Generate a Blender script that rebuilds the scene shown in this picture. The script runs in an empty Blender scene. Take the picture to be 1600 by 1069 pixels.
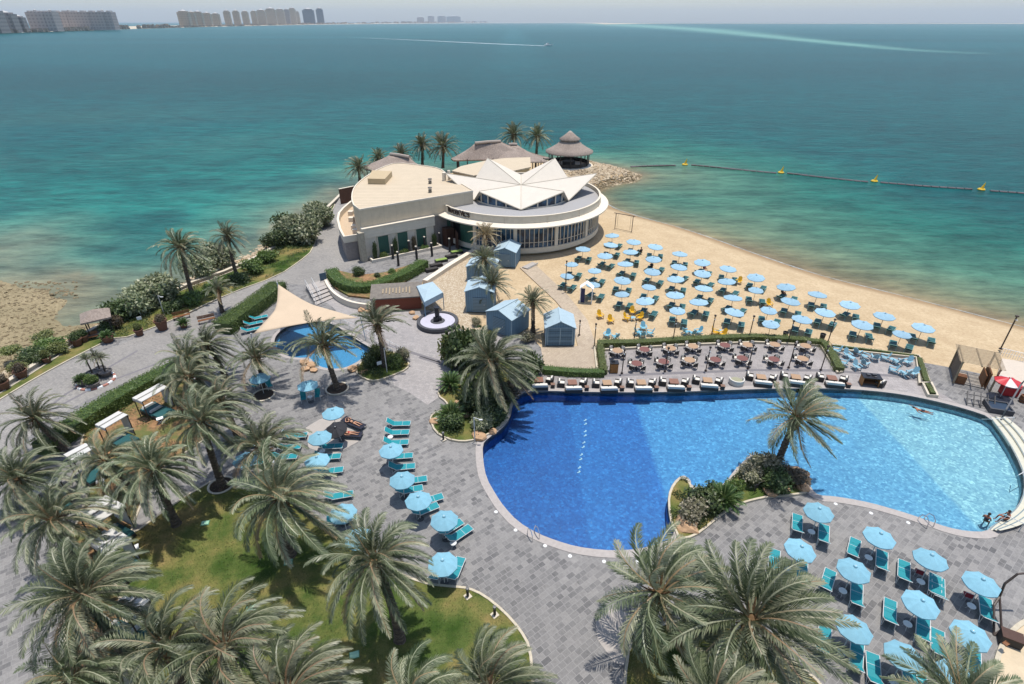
import bpy, bmesh, math, random
import numpy as np
from mathutils import Vector, Matrix, noise
from mathutils.geometry import tessellate_polygon
rnd = random.Random(7)
SC = bpy.context.scene
COL = SC.collection
PI = math.pi
R = math.radians
# ---------------------------------------------------------------- camera model (photo pixels -> ground points)
H = 32.0; FPX = 870.0; PITCH = R(29.9); CP = math.cos(PITCH); SP = math.sin(PITCH)
def G(px, py, z=0.0):
    a = (px - 800) / FPX; b = (534.5 - py) / FPX
    dy = CP + b * SP; dz = -SP + b * CP
    t = (z - H) / dz
    return (t * a, t * dy)
def G3(px, py, z=0.0):
    x, y = G(px, py, z); return Vector((x, y, z))
def Pj(x, y, z):
    dz = z - H; dep = y * CP - dz * SP; u = y * SP + dz * CP
    return (800 + FPX * x / dep, 534.5 - FPX * u / dep)
def HZ(x, y, ty, z0=0.0):          # height at which the vertical over (x, y) reaches picture row ty
    lo, hi = z0, 31.0
    for _ in range(40):
        m = (lo + hi) / 2
        if Pj(x, y, m)[1] > ty: lo = m
        else: hi = m
    return lo
def L(*c):                         # srgb 0-255 -> linear
    return tuple(((v / 255) / 12.92 if v / 255 < .04045 else ((v / 255 + .055) / 1.055) ** 2.4) for v in c)
# ---------------------------------------------------------------- materials
def nodes(name):
    m = bpy.data.materials.new(name); m.use_nodes = True
    nt = m.node_tree; b = nt.nodes['Principled BSDF']
    return m, nt, b
def N(nt, t, **k):
    n = nt.nodes.new(t)
    for a, v in k.items(): setattr(n, a, v)
    return n
def ramp(nt, fac, stops, interp='LINEAR'):
    r = N(nt, 'ShaderNodeValToRGB'); cr = r.color_ramp; cr.interpolation = interp
    while len(cr.elements) > 1: cr.elements.remove(cr.elements[-1])
    cr.elements[0].position = stops[0][0]; cr.elements[0].color = (*stops[0][1], 1)
    for p, c in stops[1:]:
        e = cr.elements.new(p); e.color = (*c, 1)
    nt.links.new(fac, r.inputs[0]); return r.outputs[0]
def mixc(nt, f, a, b, mode='MIX'):
    m = N(nt, 'ShaderNodeMix', data_type='RGBA', blend_type=mode)
    for s, v in ((m.inputs[0], f), (m.inputs[6], a), (m.inputs[7], b)):
        if hasattr(v, 'links') or isinstance(v, bpy.types.NodeSocket): nt.links.new(v, s)
        elif isinstance(v, (int, float)): s.default_value = v
        else: s.default_value = (*v, 1) if len(v) == 3 else v
    return m.outputs[2]
def noisen(nt, scale, detail=4, rough=.6, vec=None, out='Fac'):
    n = N(nt, 'ShaderNodeTexNoise'); n.inputs['Scale'].default_value = scale
    n.inputs['Detail'].default_value = detail; n.inputs['Roughness'].default_value = rough
    if vec is not None: nt.links.new(vec, n.inputs['Vector'])
    return n.outputs[out]
def ocoord(nt, rot=0, scale=(1, 1, 1), obj=True):
    tc = N(nt, 'ShaderNodeTexCoord'); mp = N(nt, 'ShaderNodeMapping')
    mp.inputs['Rotation'].default_value = (0, 0, rot); mp.inputs['Scale'].default_value = scale
    nt.links.new(tc.outputs['Object'], mp.inputs['Vector']); return mp.outputs[0]
def bumpn(nt, b, h, strength=.3, dist=.02):
    n = N(nt, 'ShaderNodeBump'); n.inputs['Strength'].default_value = strength; n.inputs['Distance'].default_value = dist
    nt.links.new(h, n.inputs['Height']); nt.links.new(n.outputs[0], b.inputs['Normal']); return n
MATS = {}
def M(name, col, rough=.7, var=.12, scale=3.0, metal=0, bump=.15, bscale=20, spec=.4):
    if name in MATS: return MATS[name]
    m, nt, b = nodes(name)
    v = ocoord(nt)
    f = noisen(nt, scale, 5, .65, v)
    lo = tuple(max(0, c * (1 - var)) for c in col); hi = tuple(min(1, c * (1 + var)) for c in col)
    c = ramp(nt, f, [(.3, lo), (.7, hi)])
    oi = N(nt, 'ShaderNodeObjectInfo')
    c = mixc(nt, .0, c, c)
    nt.links.new(c, b.inputs['Base Color'])
    b.inputs['Roughness'].default_value = rough; b.inputs['Metallic'].default_value = metal
    b.inputs['Specular IOR Level'].default_value = spec
    if bump: bumpn(nt, b, noisen(nt, bscale, 4, .6, v), bump, .02)
    MATS[name] = m; return m
# ---------------------------------------------------------------- mesh builder
class MB:
    def __init__(s): s.v = []; s.f = []; s.mi = []; s.c = []; s.cur = 0; s.flat = False
    def quad(s, a, b, c, d): s.poly([a, b, c, d])
    def poly(s, ps):
        n = len(s.v); s.v += [tuple(p) for p in ps]; s.f.append(tuple(range(n, n + len(ps)))); s.mi.append(s.cur)
    def faces(s, vs, fs, X=None):
        n = len(s.v)
        s.v += [tuple(X @ Vector(p)) if X else tuple(p) for p in vs]
        for f in fs: s.f.append(tuple(i + n for i in f)); s.mi.append(s.cur)
    def box(s, c, d, rz=0, X=None, top=1.0):
        x, y, z = (k / 2 for k in d)
        m = Matrix.Translation(c) @ Matrix.Rotation(rz, 4, 'Z')
        if X: m = X @ m
        t = top
        vs = [(-x, -y, -z), (x, -y, -z), (x, y, -z), (-x, y, -z), (-x * t, -y * t, z), (x * t, -y * t, z), (x * t, y * t, z), (-x * t, y * t, z)]
        s.faces(vs, [(0, 3, 2, 1), (4, 5, 6, 7), (0, 1, 5, 4), (1, 2, 6, 5), (2, 3, 7, 6), (3, 0, 4, 7)], m)
    def tube(s, pts, rad, n=8, cap=True, jag=0):
        pts = [Vector(p) for p in pts]; k = len(pts)
        if not hasattr(rad, '__len__'): rad = [rad] * k
        rings = []; up = Vector((0, 0, 1))
        for i in range(k):
            t = (pts[min(i + 1, k - 1)] - pts[max(i - 1, 0)])
            if t.length < 1e-9: t = Vector((0, 0, 1))
            t.normalize()
            a = t.cross(up)
            if a.length < .05: a = t.cross(Vector((0, 1, 0)))
            a.normalize(); b = t.cross(a)
            rings.append([pts[i] + (a * math.cos(2 * PI * j / n) + b * math.sin(2 * PI * j / n)) * rad[i] * (1 + jag * (rnd.random() - .5)) for j in range(n)])
        base = len(s.v)
        for r in rings: s.v += [tuple(p) for p in r]
        for i in range(k - 1):
            for j in range(n):
                s.f.append((base + i * n + j, base + i * n + (j + 1) % n, base + (i + 1) * n + (j + 1) % n, base + (i + 1) * n + j)); s.mi.append(s.cur)
        if cap:
            s.f.append(tuple(base + j for j in range(n - 1, -1, -1))); s.mi.append(s.cur)
            s.f.append(tuple(base + (k - 1) * n + j for j in range(n))); s.mi.append(s.cur)
    def lathe(s, prof, n=24, c=(0, 0, 0), a0=0, a1=2 * PI):
        full = abs(a1 - a0 - 2 * PI) < 1e-6
        m = n if full else n + 1; base = len(s.v)
        for (r, z) in prof:
            for j in range(m):
                a = a0 + (a1 - a0) * j / n
                s.v.append((c[0] + r * math.cos(a), c[1] + r * math.sin(a), c[2] + z))
        for i in range(len(prof) - 1):
            for j in range(n):
                j2 = (j + 1) % m
                s.f.append((base + i * m + j, base + i * m + j2, base + (i + 1) * m + j2, base + (i + 1) * m + j)); s.mi.append(s.cur)
    def prism(s, poly, z0, z1, holes=(), top=True, side=True):
        loops = [poly] + list(holes); fl = [p for l in loops for p in l]
        if top:
            tri = tessellate_polygon([[Vector((p[0], p[1], 0)) for p in l] for l in loops])
            n = len(s.v); s.v += [(p[0], p[1], z1) for p in fl]
            for t in tri:
                a, b, c = (fl[i] for i in t)
                cr = (b[0] - a[0]) * (c[1] - a[1]) - (b[1] - a[1]) * (c[0] - a[0])
                t = t if cr > 0 else (t[0], t[2], t[1])
                s.f.append(tuple(n + i for i in t)); s.mi.append(s.cur)
        if side:
            for l in loops:
                k = len(l)
                for i in range(k):
                    a = l[i]; b = l[(i + 1) % k]
                    s.poly([(a[0], a[1], z0), (b[0], b[1], z0), (b[0], b[1], z1), (a[0], a[1], z1)])
    def strip(s, pts, w, z0, z1, closed=False, off=0.0):   # box profile swept along a ground line
        k = len(pts); Lf = []; Rt = []
        for i in range(k):
            p0 = pts[(i - 1) % k] if closed or i > 0 else pts[i]; p1 = pts[(i + 1) % k] if closed or i < k - 1 else pts[i]
            t = Vector((p1[0] - p0[0], p1[1] - p0[1]));
            if t.length < 1e-6: t = Vector((1, 0))
            t.normalize(); nn = Vector((-t.y, t.x)); p = Vector(pts[i][:2])
            Lf.append(p + nn * (w / 2 + off)); Rt.append(p - nn * (w / 2 - off))
        m = k if closed else k - 1
        for i in range(m):
            j = (i + 1) % k
            a, b, c, d = Rt[i], Rt[j], Lf[j], Lf[i]
            s.poly([(a.x, a.y, z1), (b.x, b.y, z1), (c.x, c.y, z1), (d.x, d.y, z1)])
            s.poly([(a.x, a.y, z0), (b.x, b.y, z0), (b.x, b.y, z1), (a.x, a.y, z1)])
            s.poly([(c.x, c.y, z0), (d.x, d.y, z0), (d.x, d.y, z1), (c.x, c.y, z1)])
        if not closed:
            for i in (0, k - 1):
                a, d = Rt[i], Lf[i]; s.poly([(a.x, a.y, z0), (d.x, d.y, z0), (d.x, d.y, z1), (a.x, a.y, z1)])
        return Lf, Rt
    def mesh(s, name, mats, smooth=False):
        me = bpy.data.meshes.new(name); me.from_pydata(s.v, [], s.f)
        if not isinstance(mats, (list, tuple)): mats = [mats]
        for m in mats: me.materials.append(m)
        if len(mats) > 1: me.polygons.foreach_set('material_index', s.mi)
        if s.c:
            at = me.attributes.new('c', 'FLOAT_COLOR', 'POINT')
            at.data.foreach_set('color', np.array(s.c, dtype=np.float32).ravel())
        bm = bmesh.new(); bm.from_mesh(me)
        if not s.c and len(bm.verts) < 40000:
            bmesh.ops.remove_doubles(bm, verts=bm.verts, dist=1e-4)
            if not s.flat: bmesh.ops.recalc_face_normals(bm, faces=bm.faces)
        bm.to_mesh(me); bm.free()
        if smooth: me.polygons.foreach_set('use_smooth', [True] * len(me.polygons))
        me.update(); return me
def link(name, me, parent=None, loc=(0, 0, 0), rz=0, sc=1):
    o = bpy.data.objects.new(name, me); COL.objects.link(o)
    o.location = loc; o.rotation_euler = (0, 0, rz); o.scale = (sc, sc, sc) if not hasattr(sc, '__len__') else sc
    if parent: o.parent = parent
    return o
LABELS = {}
def tag(o, label, cat, group=None, kind=None):
    if label:
        o['label'] = label
    if cat: o['category'] = cat
    if group: o['group'] = group
    if kind: o['kind'] = kind
    return o
def empty(name, label, cat, loc=(0, 0, 0), rz=0, group=None, sc=1):
    o = link(name, None, None, loc, rz, sc); return tag(o, label, cat, group)
def put(kind, loc, rz, label, cat, group=None, sc=1):
    """kind = (name, [(part name, mesh, offset, [(sub part, mesh)])])"""
    r = empty(kind[0], label, cat, loc, rz, group, sc)
    for p in kind[1]:
        c = link(p[0], p[1], r)
        if len(p) > 2:
            for q in p[2]: link(q[0], q[1], c)
    return r
def struct(name, mb, mat, smooth=False):
    o = link(name, mb.mesh(name, mat, smooth)); o['kind'] = 'structure'; return o
ORD = ['first', 'second', 'third', 'fourth', 'fifth', 'sixth', 'seventh', 'eighth', 'ninth', 'tenth', 'eleventh', 'twelfth', 'thirteenth', 'fourteenth', 'fifteenth', 'sixteenth']
def chaikin(p, n=2, closed=True):
    for _ in range(n):
        q = []; k = len(p)
        rng = range(k) if closed else range(k - 1)
        if not closed: q.append(p[0])
        for i in rng:
            a = p[i]; b = p[(i + 1) % k]
            q.append((a[0] * .75 + b[0] * .25, a[1] * .75 + b[1] * .25)); q.append((a[0] * .25 + b[0] * .75, a[1] * .25 + b[1] * .75))
        if not closed: q.append(p[-1])
        p = q
    return p
def GP(pl, z=0.0): return [G(x, y, z) for x, y in pl]
def ccw(p):
    a = sum(p[i][0] * p[(i + 1) % len(p)][1] - p[(i + 1) % len(p)][0] * p[i][1] for i in range(len(p)))
    return p if a > 0 else p[::-1]
def inpoly(x, y, p):
    c = False; j = len(p) - 1
    for i in range(len(p)):
        if (p[i][1] > y) != (p[j][1] > y) and x < (p[j][0] - p[i][0]) * (y - p[i][1]) / (p[j][1] - p[i][1]) + p[i][0]: c = not c
        j = i
    return c
def np_dist(X, Y, p, closed=True):
    D = np.full(X.shape, 1e9); k = len(p)
    for i in range(k if closed else k - 1):
        ax, ay = p[i]; bx, by = p[(i + 1) % k]; dx, dy = bx - ax, by - ay
        t = np.clip(((X - ax) * dx + (Y - ay) * dy) / (dx * dx + dy * dy + 1e-12), 0, 1)
        D = np.minimum(D, np.hypot(X - ax - t * dx, Y - ay - t * dy))
    return D
def np_in(X, Y, p):
    c = np.zeros(X.shape, bool); j = len(p) - 1
    for i in range(len(p)):
        xi, yi = p[i]; xj, yj = p[j]
        if yi != yj:
            c ^= ((yi > Y) != (yj > Y)) & (X < (xj - xi) * (Y - yi) / (yj - yi) + xi)
        j = i
    return c
def np_noise(X, Y, s, seed=0.0, oct=4):
    out = np.empty(X.size)
    for i, (a, b) in enumerate(zip(X.ravel(), Y.ravel())):
        out[i] = noise.fractal(Vector((a * s + seed, b * s - seed, seed)), 1.0, 2.0, oct)
    return out.reshape(X.shape)
# ---------------------------------------------------------------- camera, light, world
cam = bpy.data.objects.new('camera', bpy.data.cameras.new('camera')); COL.objects.link(cam)
cam.location = (0, 0, H); cam.rotation_euler = (PI / 2 - PITCH, 0, 0)
cam.data.sensor_width = 36; cam.data.lens = FPX / 1600 * 36; cam.data.clip_start = .5; cam.data.clip_end = 120000
SC.camera = cam
SUN_EL = R(82); SUN_AZ = R(38)      # azimuth measured from +Y towards +X
sd = bpy.data.lights.new('sun', 'SUN'); sd.energy = 4.1; sd.angle = R(.53); sd.color = (1, .955, .89)
sun = bpy.data.objects.new('sun', sd); COL.objects.link(sun)
sv = Vector((math.sin(SUN_AZ) * math.cos(SUN_EL), math.cos(SUN_AZ) * math.cos(SUN_EL), math.sin(SUN_EL)))
sun.rotation_euler = sv.to_track_quat('Z', 'Y').to_euler()
w = bpy.data.worlds.new('World'); SC.world = w; w.use_nodes = True
wn = w.node_tree; bg = wn.nodes['Background']
sk = wn.nodes.new('ShaderNodeTexSky'); sk.sky_type = 'NISHITA'; sk.sun_disc = False
sk.sun_elevation = SUN_EL; sk.sun_rotation = SUN_AZ; sk.air_density = 1.0; sk.dust_density = 1.0; sk.ozone_density = 1.0
wn.links.new(sk.outputs[0], bg.inputs[0]); bg.inputs[1].default_value = .15
SC.view_settings.view_transform = 'Standard'; SC.view_settings.look = 'None'; SC.view_settings.exposure = 0.27; SC.view_settings.gamma = 1
SC.cycles.max_bounces = 8; SC.cycles.transparent_max_bounces = 16; SC.cycles.volume_bounces = 0
SC.cycles.caustics_reflective = False; SC.cycles.caustics_refractive = False
# ---------------------------------------------------------------- leaf material and foliage builders
def leafmat(name, c1, c2, c3, rough=.5, trans=.25, c4=None):
    m, nt, b = nodes(name)
    a = N(nt, 'ShaderNodeAttribute', attribute_name='c')
    sep = N(nt, 'ShaderNodeSeparateColor'); nt.links.new(a.outputs['Color'], sep.inputs[0])
    col = ramp(nt, sep.outputs[0], [(0, c1), (.5, c2), (.86, c3), (1, c4 or c3)])
    oi = N(nt, 'ShaderNodeObjectInfo')
    hs = N(nt, 'ShaderNodeHueSaturation'); nt.links.new(col, hs.inputs['Color'])
    mr = N(nt, 'ShaderNodeMapRange'); nt.links.new(oi.outputs['Random'], mr.inputs[0]); mr.inputs[3].default_value = .85; mr.inputs[4].default_value = 1.18
    nt.links.new(mr.outputs[0], hs.inputs['Value'])
    mr2 = N(nt, 'ShaderNodeMapRange'); nt.links.new(oi.outputs['Random'], mr2.inputs[0]); mr2.inputs[3].default_value = .485; mr2.inputs[4].default_value = .505
    nt.links.new(mr2.outputs[0], hs.inputs['Hue'])
    nt.links.new(hs.outputs[0], b.inputs['Base Color']); b.inputs['Roughness'].default_value = rough
    b.inputs['Specular IOR Level'].default_value = .45
    tr = N(nt, 'ShaderNodeBsdfTranslucent'); nt.links.new(hs.outputs[0], tr.inputs['Color'])
    mx = N(nt, 'ShaderNodeMixShader'); mx.inputs[0].default_value = trans
    nt.links.new(b.outputs[0], mx.inputs[1]); nt.links.new(tr.outputs[0], mx.inputs[2])
    nt.links.new(mx.outputs[0], nt.nodes['Material Output'].inputs[0])
    return m
m_palm = leafmat('palm_leaf', (.034, .055, .024), (.120, .150, .076), (.31, .315, .205), .45, .2, (.27, .19, .10))
m_palm_dry = leafmat('palm_leaf_dry', (.12, .12, .05), (.25, .21, .11), (.38, .31, .18), .55, .2)
m_cycad = leafmat('cycad_leaf', (.03, .065, .02), (.06, .12, .035), (.13, .18, .06), .35, .2)
m_leaf = leafmat('shrub_leaf', (.030, .055, .018), (.065, .105, .030), (.15, .19, .075), .5, .25)
m_leaf_hedge = leafmat('hedge_leaf', (.045, .085, .02), (.10, .165, .035), (.19, .26, .07), .5, .3)
m_leaf_olive = leafmat('hedge_leaf_olive', (.06, .08, .02), (.14, .17, .045), (.25, .27, .09), .5, .3)
m_leaf_pale = leafmat('pale_leaf', (.10, .14, .06), (.24, .27, .15), (.42, .42, .28), .5, .25)
m_leaf_dry = leafmat('dry_leaf', (.12, .12, .06), (.25, .23, .15), (.40, .36, .26), .6, .2)
m_leaf_red = leafmat('red_leaf', (.06, .05, .03), (.12, .09, .05), (.16, .12, .06), .5, .2)
def leafquad(mb, p, d, n, l, w, c, fold=True):
    d = d.normalized(); s = d.cross(n)
    if s.length < 1e-4: s = d.cross(Vector((0, 0, 1)))
    if s.length < 1e-4: s = Vector((1, 0, 0))
    s.normalize(); k = len(mb.v)
    a = p + d * l * .45
    mb.v += [tuple(p), tuple(a + s * w * .5), tuple(p + d * l), tuple(a - s * w * .5)]
    mb.f.append((k, k + 1, k + 2, k + 3)); mb.mi.append(0); mb.c += [(c, c, c, 1)] * 4
def crown(seed, nf=54, Lf=3.5, lf=.52, wind=(.42, -.10, 0), nl=46, grav=.95, lw=.055, emin=-35, emax=82, straw=.08, stiff=1.0, swirl=.15):
    r = random.Random(seed); mb = MB(); wv = Vector(wind)
    for i in range(nf):
        u = i / nf; az = i * 2.39996 + r.uniform(-.25, .25)
        el = R(emax - (emax - emin) * (u ** .85) + r.uniform(-9, 9))
        d = Vector((math.cos(az) * math.cos(el), math.sin(az) * math.cos(el), math.sin(el)))
        Ln = Lf * (1 - .28 * (1 - u) ** 2) * r.uniform(.86, 1.1)
        lee = max(0, d.dot(wv.normalized())) if wv.length > 0 else 0
        p = Vector((math.cos(az) * .14, math.sin(az) * .14, .1)); seg = 12; pts = [p.copy()]; dirs = [d.copy()]
        gr = grav * r.uniform(.75, 1.25)
        for s in range(seg):
            t = (s + 1) / seg
            d = (d + (Vector((0, 0, -1)) * gr * (.05 + .26 * t) + wv * (.05 + .30 * t)) * (1 / stiff) * .62).normalized()
            p = p + d * Ln / seg; pts.append(p.copy()); dirs.append(d.copy())
        dead = u > .93
        if dead: d = Vector((math.cos(az) * .5, math.sin(az) * .5, -.75)).normalized(); Ln *= .7
        base = r.uniform(.14, .62) + (.14 if u < .3 else -.04)
        if r.random() < straw * (2.2 if u > .75 else .5): base = r.uniform(.72, .9)
        if dead: base = 1.05
        # rachis
        k0 = len(mb.v)
        for q in range(seg + 1):
            side = dirs[q].cross(Vector((0, 0, 1)));
            if side.length < .05: side = Vector((-math.sin(az), math.cos(az), 0))
            side.normalize(); wd = .045 * (1 - .85 * q / seg) + .006
            mb.v += [tuple(pts[q] + side * wd), tuple(pts[q] - side * wd), tuple(pts[q] - dirs[q].cross(side) * -wd * .9)]
            cc = min(1, base + .38); mb.c += [(cc, cc, cc, 1)] * 3
        for q in range(seg):
            a = k0 + q * 3; b = a + 3
            for (e, f) in ((0, 1), (1, 2), (2, 0)): mb.f.append((a + e, a + f, b + f, b + e)); mb.mi.append(0)
        for j in range(nl):
            t = .14 + .86 * (j + .5) / nl; x = t * seg; q = min(seg - 1, int(x)); fr = x - q
            pp = pts[q].lerp(pts[q + 1], fr); dd = dirs[q].lerp(dirs[q + 1], fr).normalized()
            side = dd.cross(Vector((0, 0, 1)))
            if side.length < .05: side = Vector((-math.sin(az), math.cos(az), 0))
            side.normalize(); upv = side.cross(dd).normalized()
            ll = lf * (math.sin(PI * min(1, .12 + t * .86)) ** .6) * r.uniform(.8, 1.12) + .06
            for sg in (-1, 1):
                v = side * sg * r.uniform(.55, .95) + dd * r.uniform(.75, 1.1) + upv * r.uniform(-.05, .4) + wv * .42 + Vector((0, 0, -.12 - .25 * t))
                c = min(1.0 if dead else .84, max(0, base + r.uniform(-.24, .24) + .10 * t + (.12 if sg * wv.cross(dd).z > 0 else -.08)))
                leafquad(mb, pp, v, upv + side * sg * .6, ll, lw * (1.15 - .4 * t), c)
    return mb.mesh('crown', m_palm)
def blob(seed, n, rad, leaf=.12, mat=None, lumps=7, core=True, spread=.55, flat=0.35):
    r = random.Random(seed); mb = MB(); L_ = []
    rx, ry, rz = rad
    for i in range(lumps):
        a = r.uniform(0, 2 * PI); q = math.sqrt(r.random()) * spread
        L_.append((Vector((math.cos(a) * q * rx, math.sin(a) * q * ry, rz * r.uniform(.45, .95))), r.uniform(.38, .62)))
    L_.append((Vector((0, 0, rz * .6)), .7))
    for (c, s) in L_:
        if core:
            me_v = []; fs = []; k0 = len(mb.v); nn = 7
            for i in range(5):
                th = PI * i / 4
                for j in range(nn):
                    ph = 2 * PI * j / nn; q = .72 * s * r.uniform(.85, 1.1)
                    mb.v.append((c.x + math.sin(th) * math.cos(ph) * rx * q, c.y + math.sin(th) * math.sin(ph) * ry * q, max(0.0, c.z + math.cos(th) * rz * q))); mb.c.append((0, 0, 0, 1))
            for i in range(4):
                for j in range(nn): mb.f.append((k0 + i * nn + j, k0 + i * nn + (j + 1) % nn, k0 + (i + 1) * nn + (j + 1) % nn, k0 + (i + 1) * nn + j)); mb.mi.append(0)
    for i in range(n):
        c, s = L_[r.randrange(len(L_))]
        v = Vector((r.gauss(0, 1), r.gauss(0, 1), r.gauss(.2, 1))).normalized()
        q = s * r.uniform(.72, 1.08)
        p = Vector((c.x + v.x * rx * q, c.y + v.y * ry * q, c.z + v.z * rz * q))
        if p.z < .02: p.z = r.uniform(.02, .25)
        d = (v * .6 + Vector((r.gauss(0, 1), r.gauss(0, 1), r.gauss(0, 1))) * .6)
        leafquad(mb, p, d, v + Vector((r.gauss(0, .4), r.gauss(0, .4), .3)), leaf * r.uniform(.7, 1.4), leaf * r.uniform(.5, .8), min(1, max(0, r.gauss(.5, .2))))
    return mb.mesh('foliage', mat or m_leaf)
def hedge_mesh(pts, wd, ht, dens, leaf, mat, seed=1):
    r = random.Random(seed); mb = MB()
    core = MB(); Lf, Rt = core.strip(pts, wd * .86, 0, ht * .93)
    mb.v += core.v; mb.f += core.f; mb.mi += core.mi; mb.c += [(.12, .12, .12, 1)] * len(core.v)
    for i in range(len(pts) - 1):
        a = Vector(pts[i][:2]); b = Vector(pts[i + 1][:2]); t = b - a; ln = t.length
        if ln < 1e-4: continue
        t.normalize(); nn = Vector((-t.y, t.x))
        for k in range(int(ln * dens * (wd + 2 * ht))):
            s = r.random() * (wd + 2 * ht); u = r.random() * ln
            wob = .06 * math.sin(u * 3 + i) + r.gauss(0, .03)
            if s < wd: off = s - wd / 2; z = ht + wob; nv = Vector((0, 0, 1))
            elif s < wd + ht: off = -wd / 2 - wob; z = s - wd; nv = Vector((-nn.x, -nn.y, .2))
            else: off = wd / 2 + wob; z = s - wd - ht; nv = Vector((nn.x, nn.y, .2))
            p2 = a + t * u + nn * off; p = Vector((p2.x, p2.y, max(.02, z)))
            d = nv * .5 + Vector((r.gauss(0, 1), r.gauss(0, 1), r.gauss(0, 1))) * .6
            leafquad(mb, p, d, nv, leaf * r.uniform(.7, 1.4), leaf * .7, min(1, max(0, r.gauss(.5, .22))))
    return mb.mesh('foliage', mat)
def rock_mesh(seed, mat, sub=2, amp=.28):
    r = random.Random(seed); bm = bmesh.new(); bmesh.ops.create_icosphere(bm, subdivisions=sub, radius=1)
    o = Vector((r.random() * 50, r.random() * 50, 0))
    for v in bm.verts:
        n_ = noise.noise(v.co * 1.1 + o) * amp * 1.6 + noise.noise(v.co * 3 + o) * amp * .5
        v.co = v.co * (1 + n_); v.co.z *= .7
    me = bpy.data.meshes.new('rock'); bm.to_mesh(me); bm.free(); me.materials.append(mat); return me
def curve_text(s, size, mat, ext=.03):
    cu = bpy.data.curves.new('txt', 'FONT'); cu.body = s; cu.size = size; cu.extrude = ext; cu.align_x = 'CENTER'; cu.align_y = 'BOTTOM'; cu.offset = .02 * size
    o = bpy.data.objects.new('txt', cu); COL.objects.link(o); bpy.context.view_layer.update()
    me = bpy.data.meshes.new_from_object(o.evaluated_get(bpy.context.evaluated_depsgraph_get())); me.materials.clear(); me.materials.append(mat)
    bpy.data.objects.remove(o); return me
def A(r, g, b, k=1.45): return tuple(v / k for v in L(r, g, b))
# ---------------------------------------------------------------- coastline
ZS = -1.5; HAZE_D = 0.4e-4
shore_px = [(2100, 640), (1800, 565), (1700, 540), (1600, 513), (1500, 487), (1400, 461), (1300, 437), (1250, 422), (1180, 398), (1100, 369), (1050, 353), (1000, 340), (960, 327), (942, 316), (930, 300)]
shore = [G(x, y, ZS) for x, y in shore_px]
shore += [(20, 128), (22.5, 133), (29.5, 137), (31.5, 143), (27, 150), (20, 156), (12, 158), (5, 154), (-2, 148), (-12, 143), (-22, 140), (-31, 133), (-35, 124), (-37, 113), (-39, 104)]
shore += [G(x, y, ZS) for x, y in [(436, 372), (395, 398), (345, 420), (300, 440), (255, 458), (210, 484), (150, 507), (118, 508), (96, 512), (84, 500), (96, 487), (106, 470), (80, 456), (40, 447), (0, 441), (-80, 438), (-220, 440)]]
shore += [(-150, 60), (-150, -30), (150, -30), (150, 20)]
rocky = GP([(150, 507), (84, 545), (0, 597), (-200, 720), (-900, 900), (-900, 300), (-220, 400), (0, 430), (110, 440), (130, 490)], -1.0)
WALL_PX = [(-120, 672), (-60, 640), (0, 604), (60, 566), (112, 532), (150, 512), (183, 497), (210, 481), (250, 464), (300, 441), (350, 424), (400, 402), (445, 376), (480, 352), (500, 335), (520, 316), (536, 300)]
wall_line = GP(WALL_PX, .3)
pool_px = [(822, 612), (860, 611.5), (900, 613), (950, 613.5), (1000, 614), (1060, 613), (1120, 611), (1200, 608), (1260, 607.5), (1310, 608), (1360, 611), (1410, 617), (1460, 627), (1510, 640), (1548, 653), (1569, 682), (1587, 713), (1599, 742), (1600, 768), (1590, 792), (1572, 808), (1550, 822), (1540, 832), (1510, 831), (1480, 825), (1450, 814.5), (1420, 804), (1390, 795), (1360, 786.6), (1330, 780.6), (1300, 776), (1279, 775), (1268, 766), (1264, 751), (1254, 737), (1239, 728), (1209, 727), (1191, 713), (1174, 710), (1161, 722), (1147, 736), (1133, 755), (1118, 764), (1104, 766), (1080, 760), (1079, 750), (1066, 742), (1051, 755), (1043, 775), (1044, 800), (1051, 821), (1054, 833), (1045, 845), (1012, 856), (978, 861), (940, 860.5), (900, 855), (870, 846), (840, 834.5), (809, 816), (787, 792), (775, 774), (760, 748), (755, 721), (754, 695), (762, 686), (784, 671), (797, 654), (801, 633), (807, 620)]
pool = ccw(chaikin(GP(pool_px, -.02), 1))
kid_px = [(429, 542), (429, 527), (442, 514), (461, 506), (492, 501), (520, 506), (541, 520), (560, 533), (583, 546), (586, 553), (572, 556), (560, 565), (545, 573), (530, 577), (507, 576), (492, 569), (485, 559), (465, 560), (445, 556)]
kid = ccw(chaikin(GP(kid_px, -.02), 2))
SH = np.array(shore)
RKY = rocky
DECK_IN = [(-70, -20), (70, -20), (66, 41)]
deck = [G(-400, 1500), (-45, 4), (60, 4), (66, 41)] + GP([(1640, 600), (1560, 590), (1500, 577), (1440, 566), (1436, 556), (1297, 541), (1289, 534), (1180, 529), (1060, 534), (945, 537), (933, 540), (905, 541), (845, 543), (832, 528), (796, 522), (764, 520), (741, 523), (716, 512), (700, 497), (668, 484), (655, 486), (583, 488), (598, 456), (650, 440), (665, 440), (702, 416), (745, 390), (762, 392), (772, 380), (700, 372), (690, 340), (540, 296), (525, 318), (500, 345), (485, 392), (432, 432), (357, 461), (278, 499), (242, 500), (212, 487), (183, 503), (150, 518), (112, 539), (60, 573), (0, 611), (-60, 647), (-120, 681), (-300, 790)])
deck = ccw(deck)
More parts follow.
